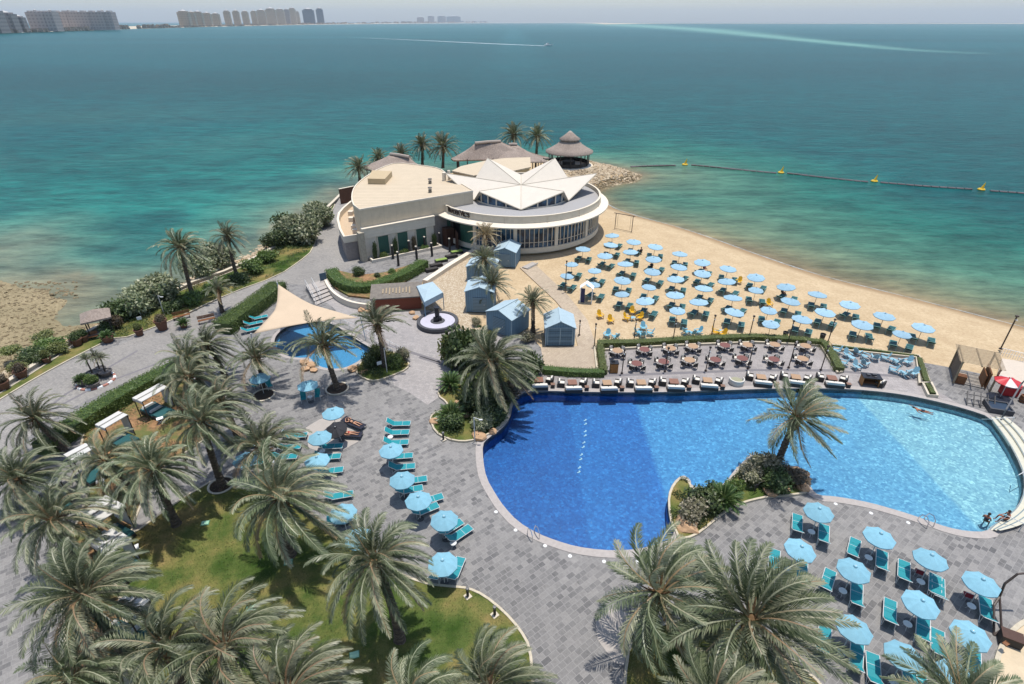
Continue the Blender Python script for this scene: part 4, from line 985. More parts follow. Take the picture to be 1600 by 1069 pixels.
# loungers: px of centre, heading (deg: foot direction measured from +Y, clockwise negative), label
LL_ = [(620, 661, -88, 'topmost of the middle deck row'), (617.5, 675, -86, 'second from the top of the middle deck row'), (616, 690.7, -86, 'third down the middle deck row'), (622, 712, -84, 'fourth down the middle deck row'), (625, 729, -82, 'fifth down the middle deck row'), (643, 750, -78, 'half under the second umbrella of the middle row'), (636, 765, -76, 'in shade just below the second umbrella of the middle row'), (668, 781, -66, 'right of the third umbrella of the middle row'), (661, 797, -60, 'in shade just below the third umbrella of the middle row'), (714.5, 836, -48, 'in full sun right of the fourth umbrella of the middle row'), (700, 826, -50, 'in shade under the fourth umbrella of the middle row'), (711, 893, -15, 'beside the lawn kerb right of the lowest umbrella'), (683, 893, -12, 'under the lowest umbrella beside the lawn'),
       (513, 696.5, -86, 'top of the left deck row in half shade'), (509, 713, -84, 'second of the left deck row with a bright foot end'), (512, 735, -80, 'third of the left deck row'), (526, 774, -76, 'fourth of the left deck row behind palm fronds'), (531, 812, -70, 'under the umbrella above the lawn'), (457.5, 679.6, -85, 'in the far left pair above'), (447, 698, -84, 'in the far left pair below'), (441, 713, -84, 'lowest of the far left loungers'), (394, 692, -80, 'between palm fronds at the far left'), (392, 722, -80, 'under the far left umbrella')]
for px, py, hd, t in LL_:
    p = G3(px, py, .4); put(K_lng, (p.x, p.y, 0), R(hd), 'teal lounger ' + t, 'lounger', 'teal loungers on the pool deck')
    if rnd.random() < .35: put(K_st, (p.x + .3 * math.sin(R(hd)), p.y - .72, 0), 0, 'side table by lounger ' + t, 'table', 'side tables between the loungers')
def upchair():
    P_ = []; mb = MB(); mb.box((0, 0, .42), (.5, .5, .04)); P_.append(('seat', mb.mesh('seat', m_teal)))
    mb = MB(); mb.box((0, -.02, .3), (.5, .03, .62), 0, Matrix.Translation((0, -.25, .42)) @ Matrix.Rotation(R(14), 4, 'X')); P_.append(('backrest', mb.mesh('backrest', m_teal)))
    mb = MB()
    for s in (-1, 1): mb.tube([(s * .27, .26, 0), (s * .27, .26, .62), (s * .27, -.3, .64), (s * .27, -.34, 0)], .018, 6)
    P_.append(('frame', mb.mesh('frame', m_alu))); return ('teal_chair', P_)
K_up = upchair()
for px, py, rz, t in ((474.3, 622, 200, 'left one of the two below the umbrella by the palm ring'), (496, 618, 190, 'right one of the two below the umbrella by the palm ring'), (398, 602, 150, 'left of the trunk near the left umbrella'), (421, 602, 220, 'right of the trunk near the left umbrella')):
    p = G3(px, py, .45); put(K_up, (p.x, p.y, 0), R(rz), 'teal upright chair ' + t, 'chair', 'teal upright chairs near the kids pool')
p = G3(484, 620, .45); put(K_st, (p.x, p.y, 0), 0, 'small side table between the two teal upright chairs', 'table', 'side tables between the loungers')
for px, py, rz in ((402, 497, -60), (394, 506, -60), (390, 516, -60)):
    p = G3(px, py, .3); put(K_lng, (p.x, p.y, 0), R(rz), 'teal lounger left of the shade sail, %s from the top' % ORD[int((py - 497) / 9)], 'lounger', 'teal loungers on the pool deck')
# ---------------------------------------------------------------- people
def skin_body(J, E_, rad, mat, sub=1):
    me = bpy.data.meshes.new('b'); names = list(J); me.from_pydata([J[n] for n in names], [(names.index(a), names.index(b_)) for a, b_ in E_], [])
    o = bpy.data.objects.new('b', me); COL.objects.link(o)
    md = o.modifiers.new('s', 'SKIN'); md.use_smooth_shade = True
    bm = bmesh.new(); bm.from_mesh(me); lay = bm.verts.layers.skin.verify()
    bm.verts.ensure_lookup_table()
    for i, n in enumerate(names):
        bm.verts[i][lay].radius = (rad[n][0], rad[n][1]) if isinstance(rad[n], tuple) else (rad[n], rad[n]); bm.verts[i][lay].use_root = (n == 'pel')
    bm.to_mesh(me); bm.free()
    ss = o.modifiers.new('u', 'SUBSURF'); ss.levels = sub; ss.render_levels = sub
    bpy.context.view_layer.update()
    r2 = bpy.data.meshes.new_from_object(o.evaluated_get(bpy.context.evaluated_depsgraph_get())); bpy.data.objects.remove(o)
    r2.materials.clear(); r2.materials.append(mat); return r2
EDG = [('pel', 'wst'), ('wst', 'chs'), ('chs', 'nek'), ('nek', 'hed'), ('hed', 'top')]
for s in 'LR': EDG += [('chs', 'sh' + s), ('sh' + s, 'el' + s), ('el' + s, 'wr' + s), ('wr' + s, 'pm' + s), ('pel', 'hp' + s), ('hp' + s, 'kn' + s), ('kn' + s, 'an' + s), ('an' + s, 'ft' + s)]
RAD = dict(pel=(.13, .10), wst=(.11, .085), chs=(.14, .10), nek=.055, hed=.095, top=.06)
for s in 'LR': RAD.update({'sh' + s: .055, 'el' + s: .042, 'wr' + s: .028, 'pm' + s: .034, 'hp' + s: .09, 'kn' + s: .058, 'an' + s: .036, 'ft' + s: .035})
def person(J, loc, rz, label, skin, clothes, hair=m_hair, cat='person'):
    J = {k_: Vector(v_) for k_, v_ in J.items()}
    r = empty('person', label, cat, loc, rz)
    body = skin_body({k_: tuple(v_) for k_, v_ in J.items()}, EDG, RAD, skin)
    b_ = link('body', body, r)
    bm = bmesh.new(); bm.from_mesh(body)
    mb = MB()
    for s in 'LR':                 # five fingers on each palm, nose and ears on the head
        pm, wr = J['pm' + s], J['wr' + s]; d = (pm - wr).normalized(); sd_2 = d.cross(Vector((0, 0, 1)))
        if sd_2.length < .1: sd_2 = d.cross(Vector((0, 1, 0)))
        sd_2.normalize()
        for q in range(4):
            o_ = pm + d * .02 + sd_2 * (q - 1.5) * .019; ln = (.07, .08, .075, .06)[q]
            mb.tube([o_, o_ + d * ln * .55, o_ + d * ln + Vector((0, 0, -.012))], [.0095, .009, .006], 6)
        o_ = wr + d * .03 + sd_2 * .03; mb.tube([o_, o_ + sd_2 * .03 + d * .03, o_ + sd_2 * .035 + d * .06], [.011, .010, .007], 6)
    me2 = mb.mesh('fingers', skin); bm2 = bmesh.new(); bm2.from_mesh(me2); bm.from_mesh(me2); bm.to_mesh(body); bm.free(); bm2.free()
    hd, tp = J['hed'], J['top']; ax = (tp - J['nek']).normalized(); q = ax.to_track_quat('Z', 'Y').to_matrix().to_4x4()
    mb = MB(); X = Matrix.Translation(hd + ax * .045) @ q
    prof = [(.0, .118), (.06, .10), (.095, .05), (.105, .0), (.095, -.05)]
    k0 = len(mb.v); mb.lathe(prof, 12); mb.v = [tuple(X @ Vector(v_)) for v_ in mb.v]; link('hair', mb.mesh('hair', hair, True), r)
    for nm, (a, b2, ra, mat) in clothes.items():
        mb = MB(); a = Vector(a) if not isinstance(a, str) else J[a]; b2 = Vector(b2) if not isinstance(b2, str) else J[b2]
        mb.tube([a, (a + b2) / 2, b2], [ra, ra * 1.08, ra], 12); me = mb.mesh(nm, mat, True)
        link(nm, me, r)
    return r
def lying(arm=0):
    J = dict(pel=(0, 0, .12), wst=(0, -.16, .13), chs=(0, -.36, .16), nek=(0, -.54, .20), hed=(0, -.64, .24), top=(0, -.76, .27))
    for s, n in ((-1, 'L'), (1, 'R')):
        J['sh' + n] = (s * .17, -.44, .16); J['el' + n] = (s * .27, -.20, .09) if not arm else (s * .33, -.62, .15); J['wr' + n] = (s * .24, .03, .09) if not arm else (s * .16, -.78, .22)
        J['pm' + n] = (s * .22, .10, .09) if not arm else (s * .09, -.84, .24); J['hp' + n] = (s * .09, .06, .12); J['kn' + n] = (s * .12, .46, .13); J['an' + n] = (s * .13, .86, .07); J['ft' + n] = (s * .15, .92, .17)
    return J
for (px, py, hd, arm, cl, t) in ((550.8, 660, -118, 1, m_black, 'woman in a dark bikini lying on the upper black lounger'), (543, 677, -95, 0, m_red, 'woman in a red bikini lying on the lower black lounger')):
    p = G3(px, py, .4); lo_ = put(K_klng, (p.x, p.y, 0), R(hd), ('upper' if arm else 'lower') + ' black lounger beside the black umbrella', 'lounger', 'black loungers beside the black umbrella')
    lo_.scale = (1.15, 1.05, 1)
    q = Vector((math.sin(-R(hd)), math.cos(-R(hd)), 0)) * .12
    person(lying(arm), (p.x + q.x, p.y + q.y, .33), R(hd), t, m_skin, {'bikini_bottom': ((0, -.04, .125), (0, .08, .12), .135, cl), 'bikini_top': ((0, -.40, .165), (0, -.31, .16), .145, cl)})
# swimmer
J = lying(0); J['elL'] = (-.38, -.62, .12); J['wrL'] = (-.42, -.86, .14); J['pmL'] = (-.43, -.93, .14); J['elR'] = (.40, -.3, .12); J['wrR'] = (.55, -.12, .14); J['pmR'] = (.6, -.06, .14)
x, y = G(1440, 642, -.1); person(J, (x, y, -.20), R(-120), 'swimmer floating face up in the pool near its far edge', m_skind, {'swim_shorts': ((0, -.06, .12), (0, .22, .12), .14, m_navy)})
# two people at the pool corner steps
J = dict(pel=(0, 0, .12), wst=(0, -.02, .30), chs=(0, .02, .50), nek=(0, .05, .66), hed=(0, .07, .76), top=(0, .08, .90))
for s, n in ((-1, 'L'), (1, 'R')):
    J['sh' + n] = (s * .19, .03, .56); J['el' + n] = (s * .27, .06, .30); J['wr' + n] = (s * .20, .30, .24); J['pm' + n] = (s * .19, .37, .22)
    J['hp' + n] = (s * .10, .06, .12); J['kn' + n] = (s * .15, .46, .20); J['an' + n] = (s * .15, .56, -.20); J['ft' + n] = (s * .15, .70, -.24)
x, y = G(1572, 812, .1); person(J, (x, y, .12), R(75), 'man in dark trunks sitting on the cream steps at the pool corner', m_skind, {'swim_shorts': ((0, -.03, .12), (0, .2, .16), .16, m_black)})
J2 = dict(J); J2 = {k_: (v_[0], v_[1], v_[2] - (.25 if k_[:2] in ('kn', 'an', 'ft') else 0)) for k_, v_ in J.items()}
x, y = G(1543, 808, .1); person(J2, (x, y, -.42), R(-60), 'person standing in shallow pool water beside the corner steps', m_skind, {'swim_top': ((0, 0, .34), (0, .02, .48), .155, m_navy)})
# people on the beach loungers
for i, (k_, px, py, t) in enumerate((('a', 1002, 392, 'person in dark clothes sitting by the second umbrella nearest the water'), ('b', 1018, 415, 'person in dark clothes sitting under the third umbrella of the second beach row'), ('c', 1100, 418, 'person in pink sitting under the fifth umbrella of the row nearest the water'), ('d', 1222, 456, 'person in black lying under the eighth umbrella of the row nearest the water'))):
    p = onsand(px, py, .6); cl = M('pink_cloth', A(196, 120, 130), .8) if k_ == 'c' else m_black
    person(J, (p.x, p.y, p.z + .30), R(20 - 40 * i), t, m_skind, {'shirt': ((0, -.01, .24), (0, .03, .56), .165, cl), 'trousers': ((0, -.02, .10), (0, .3, .18), .16, cl)})
# ================================================================ buildings and larger structures
def part(name, mb, mat, root, smooth=False, sub=None):
    o = link(name, mb if isinstance(mb, bpy.types.Mesh) else mb.mesh(name, mat, smooth), root)
    o.location = (0, 0, 0)
    if sub is None: o.location = -root.location
    return o
def subpart(name, mb, mat, parent, smooth=False):
    return link(name, mb.mesh(name, mat, smooth), parent)
def linemat(name, col, period, axis_rot, dark=.8, rough=.8, width=.06, axis=0, nz=1.2, var=.07):
    m, nt, b = nodes(name); v = ocoord(nt, axis_rot)
    s = N(nt, 'ShaderNodeSeparateXYZ'); nt.links.new(v, s.inputs[0])
    a = N(nt, 'ShaderNodeMath', operation='DIVIDE'); nt.links.new(s.outputs[axis], a.inputs[0]); a.inputs[1].default_value = period
    f = N(nt, 'ShaderNodeMath', operation='FRACT'); nt.links.new(a.outputs[0], f.inputs[0])
    g = N(nt, 'ShaderNodeMath', operation='LESS_THAN'); nt.links.new(f.outputs[0], g.inputs[0]); g.inputs[1].default_value = width
    c = ramp(nt, noisen(nt, nz, 5, .65, v), [(.3, tuple(x * (1 - var) for x in col)), (.7, tuple(min(1, x * (1 + var)) for x in col))])
    c = mixc(nt, g.outputs[0], c, tuple(x * dark for x in col))
    nt.links.new(c, b.inputs['Base Color']); b.inputs['Roughness'].default_value = rough; b.inputs['Specular IOR Level'].default_value = .2
    inv = N(nt, 'ShaderNodeMath', operation='SUBTRACT'); inv.inputs[0].default_value = 1; nt.links.new(g.outputs[0], inv.inputs[1]); bumpn(nt, b, inv.outputs[0], .3, .03)
    return m
HROT = -math.atan2(10.6, 15.9)
m_hroof = linemat('hall_roof_sheet', A(222, 204, 176), .9, 0, .62, width=.13, axis=1, nz=.6, var=.05)
m_hwall = linemat('hall_wall_panels', A(222, 206, 180, 1.25), 2.0, HROT, .84, width=.02, axis=0)
m_cream = M('cream_render', A(232, 220, 200, 1.25), .8, .06, 1.2)
m_cream2 = M('cream_render_dull', A(226, 214, 192, 1.25), .8, .07, 1.5)
m_greywall = M('grey_stone_wall', A(164, 154, 148), .85, .14, 4)
m_stonew = M('rough_stone', A(196, 184, 162), .9, .25, 6, bump=.5)
m_green = M('green_stone_panel', A(52, 98, 84), .5, .25, 6)
m_brownd = M('dark_brown_door', A(84, 56, 44), .6, .2, 5)
m_tent = M('white_tent_cloth', A(232, 222, 206), .75, .04, .8, bump=.05)
m_rdeck = M('grey_roof_gravel', A(176, 174, 172), .95, .12, 6, bump=.3)
m_glass, nt, b = nodes('tinted_glass'); v = ocoord(nt)
c = ramp(nt, noisen(nt, .7, 3, .6, v), [(.4, (.008, .02, .04)), (.62, (.05, .12, .2))]); nt.links.new(c, b.inputs['Base Color'])
b.inputs['Roughness'].default_value = .08; b.inputs['Specular IOR Level'].default_value = .35
m_thatch, nt, b = nodes('thatch'); v = ocoord(nt, 0, (1, 1, .25))
c = ramp(nt, noisen(nt, 5, 6, .8, v), [(.3, A(128, 114, 104)), (.5, A(168, 152, 140)), (.7, A(200, 184, 170))]); c = mixc(nt, 1.0, c, ramp(nt, noisen(nt, .5, 4, .6, v), [(.3, (.85, .85, .85)), (.7, (1.1, 1.1, 1.1))]), 'MULTIPLY')
nt.links.new(c, b.inputs['Base Color']); b.inputs['Roughness'].default_value = 1; bumpn(nt, b, noisen(nt, 12, 4, .8, v), .8, .08)
m_ridge = M('thatch_ridge_cement', A(186, 172, 160), .9, .1, 4)
# --- restaurant: drum, eaves, parapet, star canopy, hall
CX, CY = 1.0, 97.2
bld = empty('restaurant_building', 'cream round seafront restaurant with star shaped white canopy and flat roofed hall', 'building', (CX, CY, 0))
def arc(r, a0, a1, n): return [(CX + r * math.cos(R(a0 + (a1 - a0) * i / n)), CY + r * math.sin(R(a0 + (a1 - a0) * i / n))) for i in range(n + 1)]
mb = MB(); mb.lathe([(13.3, -.4), (13.3, .35), (14.35, .42), (14.35, 1.2), (14.05, 1.22)], 128, (CX, CY, 0)); part('base_skirt', mb, m_cream2, bld)
mb = MB(); mb.lathe([(14.0, 1.2), (14.0, 4.75)], 128, (CX, CY, 0), R(241), R(420)); glz = part('window_band', mb, m_glass, bld)
mb = MB()
for a in np.arange(241, 421, 3.0):
    wide = (int(a - 241) % 27 == 0); X = Matrix.Translation((CX, CY, 0)) @ Matrix.Rotation(R(a), 4, 'Z')
    if not wide: mb.box((14.1, 0, 2.95), (.14, .09, 3.5), 0, X)
mb.lathe([(14.02, 2.0), (14.09, 2.0), (14.09, 2.07), (14.02, 2.07)], 128, (CX, CY, 0), R(241), R(420))
subpart('mullions', mb, m_cream, glz)
for a in np.arange(241, 421, 27.0):
    X = Matrix.Translation((CX, CY, 0)) @ Matrix.Rotation(R(a), 4, 'Z'); mb = MB(); mb.box((14.12, 0, 2.95), (.34, .55, 3.6), 0, X); part('column', mb, m_cream, bld)
mb = MB(); mb.lathe([(13.7, 4.75), (15.5, 4.72), (15.75, 4.80), (15.75, 4.98), (14.45, 5.28)], 128, (CX, CY, 0)); part('eaves', mb, m_cream, bld)
mb = MB(); mb.lathe([(14.43, 5.26), (14.36, 6.22), (14.40, 6.24), (14.40, 6.36), (14.08, 6.36), (14.08, 5.7)], 128, (CX, CY, 0)); par_ = part('parapet', mb, m_cream2, bld)
mb = MB()
for a in (240, 262, 288, 312, 338): 
    X = Matrix.Translation((CX, CY, 0)) @ Matrix.Rotation(R(a), 4, 'Z'); mb.box((14.5, 0, 5.8), (.06, .05, 1.1), 0, X)
subpart('downpipe', mb, m_cream, par_)
mb = MB(); mb.lathe([(0, 5.72), (14.1, 5.72)], 96, (CX, CY, 0)); part('roof_deck', mb, m_rdeck, bld)
mb = MB(); mb.lathe([(14.2, 0), (14.2, 4.76)], 40, (CX, CY, 0), R(195), R(219)); mb.lathe([(14.2, 0), (14.2, 4.76)], 24, (CX, CY, 0), R(229), R(241)); part('green_wall', mb, m_green, bld)
mb = MB(); mb.lathe([(13.2, 0), (13.2, 4.7)], 8, (CX, CY, 0), R(216), R(232)); part('doorway', mb, m_black, bld)  # black sheet painted in for the dark inside of the opening
for a, rr, tw in ((219.5, 14.6, 62), (228.5, 14.75, -30)):
    X = Matrix.Translation((CX, CY, 0)) @ Matrix.Rotation(R(a), 4, 'Z') @ Matrix.Translation((rr, 0, 0)); mb = MB(); mb.box((.2, 0, 1.5), (1.5 if tw > 40 else .12, 1.3 if tw > 0 else 1.6, 3.0), R(tw) if tw < 0 else 0, X, 1); dr = part('door', mb, m_brownd, bld)
# sign
def sign(s, a0, a1, z, size):
    mats = M('sign_brown', (.03, .018, .014), .5, .1); mbv = []; r = None
    wt = {'I': .45, "'": .35, ' ': .45}
    tot = sum(wt.get(ch, 1) for ch in s); acc = 0
    for k_, ch in enumerate(s):
        wch = wt.get(ch, 1); a = a0 + (a1 - a0) * (acc + wch / 2) / tot; acc += wch
        if ch == ' ': continue
        me = curve_text(ch, size * (1.25 if k_ in (0, 7) else 1.0), mats, .05)
        X = Matrix.Translation((CX + 14.50 * math.cos(R(a)), CY + 14.50 * math.sin(R(a)), z)) @ Matrix.Rotation(R(a + 90), 4, 'Z') @ Matrix.Rotation(PI / 2, 4, 'X')
        me.transform(X); mbv.append(me)
    bm = bmesh.new()
    for me in mbv: bm.from_mesh(me)
    out = bpy.data.meshes.new('lettering'); bm.to_mesh(out); bm.free(); out.materials.append(mats); return out
lt = link('lettering', sign("TRADER VIC'S", 218.5, 238.5, 5.36, .96), par_)
# star canopy
c0 = Vector((1.6, 98.0, 7.3))
tips = [G3(749, 299, 7.9), G3(881, 299, 7.9), G3(932, 271, 9.0), G3(867, 247, 9.9), G3(762, 247, 9.9), G3(697, 271, 9.2)]
lows = [G3(814, 327, 5.95), G3(888, 313, 5.95), None, None, None, G3(741, 312, 5.95)]
lows[2] = Vector((10.6, 104.2, 6.6)); lows[3] = Vector((1.7, 107.2, 6.9)); lows[4] = Vector((-7.0, 104.2, 6.6))
# order round: tip0, low0, tip1, low1, tip2, low2, tip3, low3, tip4, low4, tip5, low5
ring = []
for i in range(6): ring += [tips[i], lows[i]]
mb = MB()
def canpt(u, i, t): # radial fraction and position between ring[i] and ring[i+1]
    e = ring[i].lerp(ring[(i + 1) % 12], t); p = c0.lerp(e, u); return p
for i in range(12):
    n_ = 8
    for a in range(n_):
        for t in range(4):
            P_ = [canpt(a / n_, i, t / 4), canpt((a + 1) / n_, i, t / 4), canpt((a + 1) / n_, i, (t + 1) / 4), canpt(a / n_, i, (t + 1) / 4)]
            mb.poly([tuple(p) for p in P_]); mb.poly([(p.x, p.y, p.z - .14) for p in P_[::-1]])
    a, b_ = ring[i], ring[(i + 1) % 12]
    mb.poly([tuple(a), tuple(b_), (b_.x, b_.y, b_.z - .14), (a.x, a.y, a.z - .14)])
can = part('star_canopy', mb, m_tent, bld)
mb = MB()
for i in range(12):
    mb.tube([c0 + Vector((0, 0, .02)), ring[i] + Vector((0, 0, .02))], .05, 5)
    mb.tube([ring[i] + Vector((0, 0, -.1)), ring[(i + 1) % 12] + Vector((0, 0, -.1))], .09, 6)
subpart('edge_trim', mb, M('canopy_trim', A(206, 196, 176), .7), can)
def canz(x, y):
    d = Vector((x - c0.x, y - c0.y)); 
    for i in range(12):
        a = ring[i] - c0; b_ = ring[(i + 1) % 12] - c0; det = a.x * b_.y - b_.x * a.y
        if abs(det) < 1e-6: continue
        s = (d.x * b_.y - b_.x * d.y) / det; t = (a.x * d.y - d.x * a.y) / det
        if s >= -1e-6 and t >= -1e-6: return c0.z + a.z * s + b_.z * t
    return c0.z
mb = MB(); mb2 = MB(); ex = 8.25
for a in np.arange(180, 362, 2.0):
    q = [(c0.x + ex * math.cos(R(k_)), 97.4 + ex * math.sin(R(k_))) for k_ in (a, a + 2)]
    z_ = [max(5.9, canz(*k_) - .16) for k_ in q]
    mb.poly([(q[0][0], q[0][1], 5.72), (q[1][0], q[1][1], 5.72), (q[1][0], q[1][1], z_[1]), (q[0][0], q[0][1], z_[0])])
    if int(a - 180) % 12 == 0: X = Matrix.Translation((c0.x, 97.4, 0)) @ Matrix.Rotation(R(a), 4, 'Z'); mb2.box((ex + .05, 0, (5.72 + z_[0]) / 2), (.14, .2, max(.05, z_[0] - 5.72)), 0, X)
cl = part('clerestory_glass', mb, m_glass, bld); 
mb2.lathe([(ex + .02, 5.72), (ex + .22, 5.73), (ex + .22, 5.88), (ex + .02, 5.9)], 64, (c0.x, 97.4, 0), PI, 2 * PI); subpart('mullions', mb2, m_cream, cl)
# hall
zr = 7.8
Z4 = lambda x, y: (520 + x / 5.346, 230 + y / 5.346)
hp = [G(*Z4(*p), zr) for p in [(222, 525), (1170, 368)]]
back = [G(*Z4(*p), zr) for p in [(1060, 300), (960, 235), (895, 180), (750, 155), (530, 130), (400, 175), (290, 240), (200, 310), (165, 370), (158, 440), (175, 485)]]
hpoly = ccw(hp + chaikin(back, 1, False))
mb = MB(); mb.prism(hpoly, zr - .001, zr, side=False); part('hall_roof', mb, m_hroof, bld)
mb = MB(); mb.prism(hpoly, -.2, zr - .01, top=False); part('hall_wall', mb, m_hwall, bld)
mb = MB(); mb.strip(hpoly, .16, zr - .12, zr + .14, closed=True); part('roof_edge', mb, m_cream, bld)
mb = MB()
f_ = [G(*Z4(*p), zr + .9) for p in [(290, 265), (435, 268), (493, 203), (330, 195)]]
mb.prism(ccw(f_), zr, zr + .95); part('roof_box', mb, M('tan_render', A(206, 184, 146), .8, .06), bld)
for q in ((812, 285, .4), (812, 358, .3)):
    x, y = G(*Z4(q[0], q[1]), zr + .4); mb = MB(); mb.box((x, y, zr + .25), (.5, .5, .5)); mb.lathe([(0, .95), (.34, .85), (.34, .7), (.2, .7)], 10, (x, y, zr)); part('roof_vent', mb, M('vent_metal', A(130, 126, 120), .5, .1, 5, .5), bld)
x, y = G(*Z4(930, 250), zr + .6); mb = MB(); mb.tube([(x, y, zr), (x, y, zr + 1.4)], .35, 12); mb.tube([(x + .8, y + .6, zr), (x + .8, y + .6, zr + 1.6)], .25, 10); part('flue', mb, m_cream, bld)
# front annex of the hall
a0 = Vector(hp[0]); a1 = Vector(hp[1]); t_ = (a1 - a0).normalized(); n_ = Vector((t_.y, -t_.x))
def fr(s, o=0, a0=a0.copy(), t_=t_.copy(), n_=n_.copy()): p = a0 + t_ * s + n_ * o; return (p.x, p.y)
HR = math.atan2(t_.y, t_.x)
def fbox(mb, s0, s1, o0, o1, z0, z1_): mb.prism(ccw([fr(s0, o0), fr(s1, o0), fr(s1, o1), fr(s0, o1)]), z0, z1_)
AL = 11.6
mb = MB(); fbox(mb, -.1, AL, -.2, .42, -.1, 3.5); part('annex_wall', mb, M('annex_wall', A(228, 216, 198, 1.2), .85, .08, 1.5), bld)
mb = MB(); fbox(mb, -.2, AL + .2, -.2, .62, 3.5, 4.95); fbox(mb, -.25, AL + .25, -.2, .74, 4.95, 5.10); fa = part('annex_fascia', mb, m_cream, bld)
mb = MB(); [fbox(mb, -.2, AL + .2, .60, .635, z_, z_ + .03) for z_ in (3.95, 4.4)]; subpart('groove', mb, m_cream2, fa)
for s in (2.9, 6.1, 9.3):
    mb = MB(); fbox(mb, s - .85, s + .85, .42, .56, .5, 3.35); gp = part('green_panel', mb, m_green, bld)
    mb = MB(); fbox(mb, s - .95, s - .85, .42, .62, .4, 3.45); fbox(mb, s + .85, s + .95, .42, .62, .4, 3.45); subpart('panel_frame', mb, m_cream2, gp)
mb = MB(); fbox(mb, -.9, -.1, -.1, 1.0, -.1, 4.6); part('corner_pillar', mb, m_stonew, bld)
mb = MB(); fbox(mb, AL, AL + 6.5, -.1, .06, -.1, 4.8); part('recess_wall', mb, m_greywall, bld)  # grey tone carries the shade of the recess beside the entrance
mb = MB(); fbox(mb, .3, AL + .6, 1.7, 1.95, -.1, .45); fbox(mb, .3, .55, .42, 1.7, -.1, .45); fbox(mb, AL + .35, AL + .6, .42, 1.7, -.1, .45); part('planter_kerb', mb, m_cream, bld)
# left terrace block with a door
tw = [G(*Z4(*p), 3.9) for p in [(250, 722), (95, 747), (60, 680), (42, 600), (52, 550), (85, 510), (155, 450)]]
tpoly = ccw(tw[1:] + [tuple(hpoly[len(hpoly) // 2])] + [fr(-.3, -1)] + [tw[0]])
tpoly = ccw([tw[0], tw[1], tw[2], tw[3], tw[4], tw[5], tw[6], G(*Z4(168, 470), 3.9), G(*Z4(210, 620), 3.9), G(*Z4(245, 665), 3.9)])
mb = MB(); mb.prism(tpoly, -.2, 3.0); part('side_terrace', mb, m_greywall, bld)
mb = MB(); mb.prism(tpoly, 3.0, 3.02, side=False); part('terrace_floor', mb, M('sandy_floor', A(214, 190, 160), .9, .1), bld)
mb = MB(); mb.strip(tw, .35, 2.9, 3.95); part('terrace_parapet', mb, m_cream, bld)
b0 = Vector(tw[1]); b1 = Vector(tw[0]); tt = (b1 - b0).normalized(); nn = Vector((tt.y, -tt.x)); ln = (b1 - b0).length
mb = MB(); q = [b0 + tt * (ln * .66), b0 + tt * (ln * .66 + .95)]
mb.prism(ccw([(q[0] + nn * .24).to_tuple(), (q[1] + nn * .24).to_tuple(), (q[1] - nn * .1).to_tuple(), (q[0] - nn * .1).to_tuple()]), 0, 2.4); dr = part('side_door', mb, m_brownd, bld)
mb = MB(); pq = q[1] + nn * .27 - tt * .15; mb.box((pq.x, pq.y, 1.1), (.06, .06, .2)); subpart('handle', mb, m_alu, dr)
for (a, b_) in (((150, 548), .5), ((155, 600), .6), ((178, 665), .5), ((190, 700), .5)):
    x, y = G(*Z4(*a), 3.4); mb = MB(); mb.box((x, y, 3.35), (.8, .8, .7)); part('air_unit', mb, m_cream, bld)
# pale curved roof and tan block behind the star
bk = [(x, y) for x, y in [G(*p, 6.6) for p in [(708, 268), (722, 261), (762, 252), (790, 248.5), (827, 247), (827.5, 262), (800, 268), (740, 275)]]]
mb = MB(); mb.prism(ccw(bk), -.2, 6.5); part('rear_block', mb, M('tan_render', A(206, 184, 146), .8, .06), bld)
mb = MB(); mb.prism(offset(ccw(bk), .25), 6.5, 6.75); part('rear_roof', mb, m_hroof, bld)
# --- thatched pavilions behind
def pavilion(name, label, ridge, eave, zr_, ze, extra=None, h0=0):
    rc = sum((Vector(p) for p in eave), Vector((0, 0))) / len(eave)
    r = empty(name, label, 'pavilion', (rc.x, rc.y, h0))
    A_, B_ = Vector((*ridge[0], zr_)), Vector((*ridge[1], zr_)); E_ = [Vector((*p, ze)) for p in eave]   # eave: front-left, front-right, back-right, back-left
    mb = MB(); n = 6
    def sw(p, q, t): v_ = p.lerp(q, t); v_.z = p.z + (q.z - p.z) * (t ** .8); return v_
    def face(a1, a2, b1, b2):
        for i in range(n):
            for j in range(6):
                t0, t1 = i / n, (i + 1) / n; s0, s1 = j / 6, (j + 1) / 6
                f = lambda s, t: sw(a1.lerp(a2, s), b1.lerp(b2, s), t)
                mb.poly([f(s0, t0), f(s1, t0), f(s1, t1), f(s0, t1)])
    face(A_, B_, E_[0], E_[1]); face(B_, A_, E_[2], E_[3]); face(A_, A_, E_[3], E_[0]); face(B_, B_, E_[1], E_[2])
    for i in range(4):
        a, b_ = E_[i], E_[(i + 1) % 4]; d = Vector((0, 0, .3)); mb.poly([a, b_, b_ - d, a - d])
    rf = part('thatched_roof', mb, m_thatch, r, True)
    mb = MB(); mb.tube([A_ + Vector((0, 0, .02)), A_.lerp(B_, .5) + Vector((0, 0, .1)), B_ + Vector((0, 0, .02))], .36, 8); subpart('ridge_cap', mb, m_ridge, rf)
    for i in range(4):
        for k_ in (.12, .5, .88):
            p = E_[i].lerp(E_[(i + 1) % 4], k_); p = p.lerp(Vector((rc.x, rc.y, ze)), .12); mb = MB(); mb.tube([(p.x, p.y, -.3), (p.x, p.y, ze + .2)], .12, 6); part('post', mb, m_wick, r)
    return r
pavilion('thatched_pavilion', 'large grey thatched pavilion with a long ridge behind the star canopy', [G(742, 224, 6.4), G(782, 221, 6.4)], [G(709, 250, 3), G(829, 247, 3), (10, 141), (-15, 141)], 6.4, 2.9)
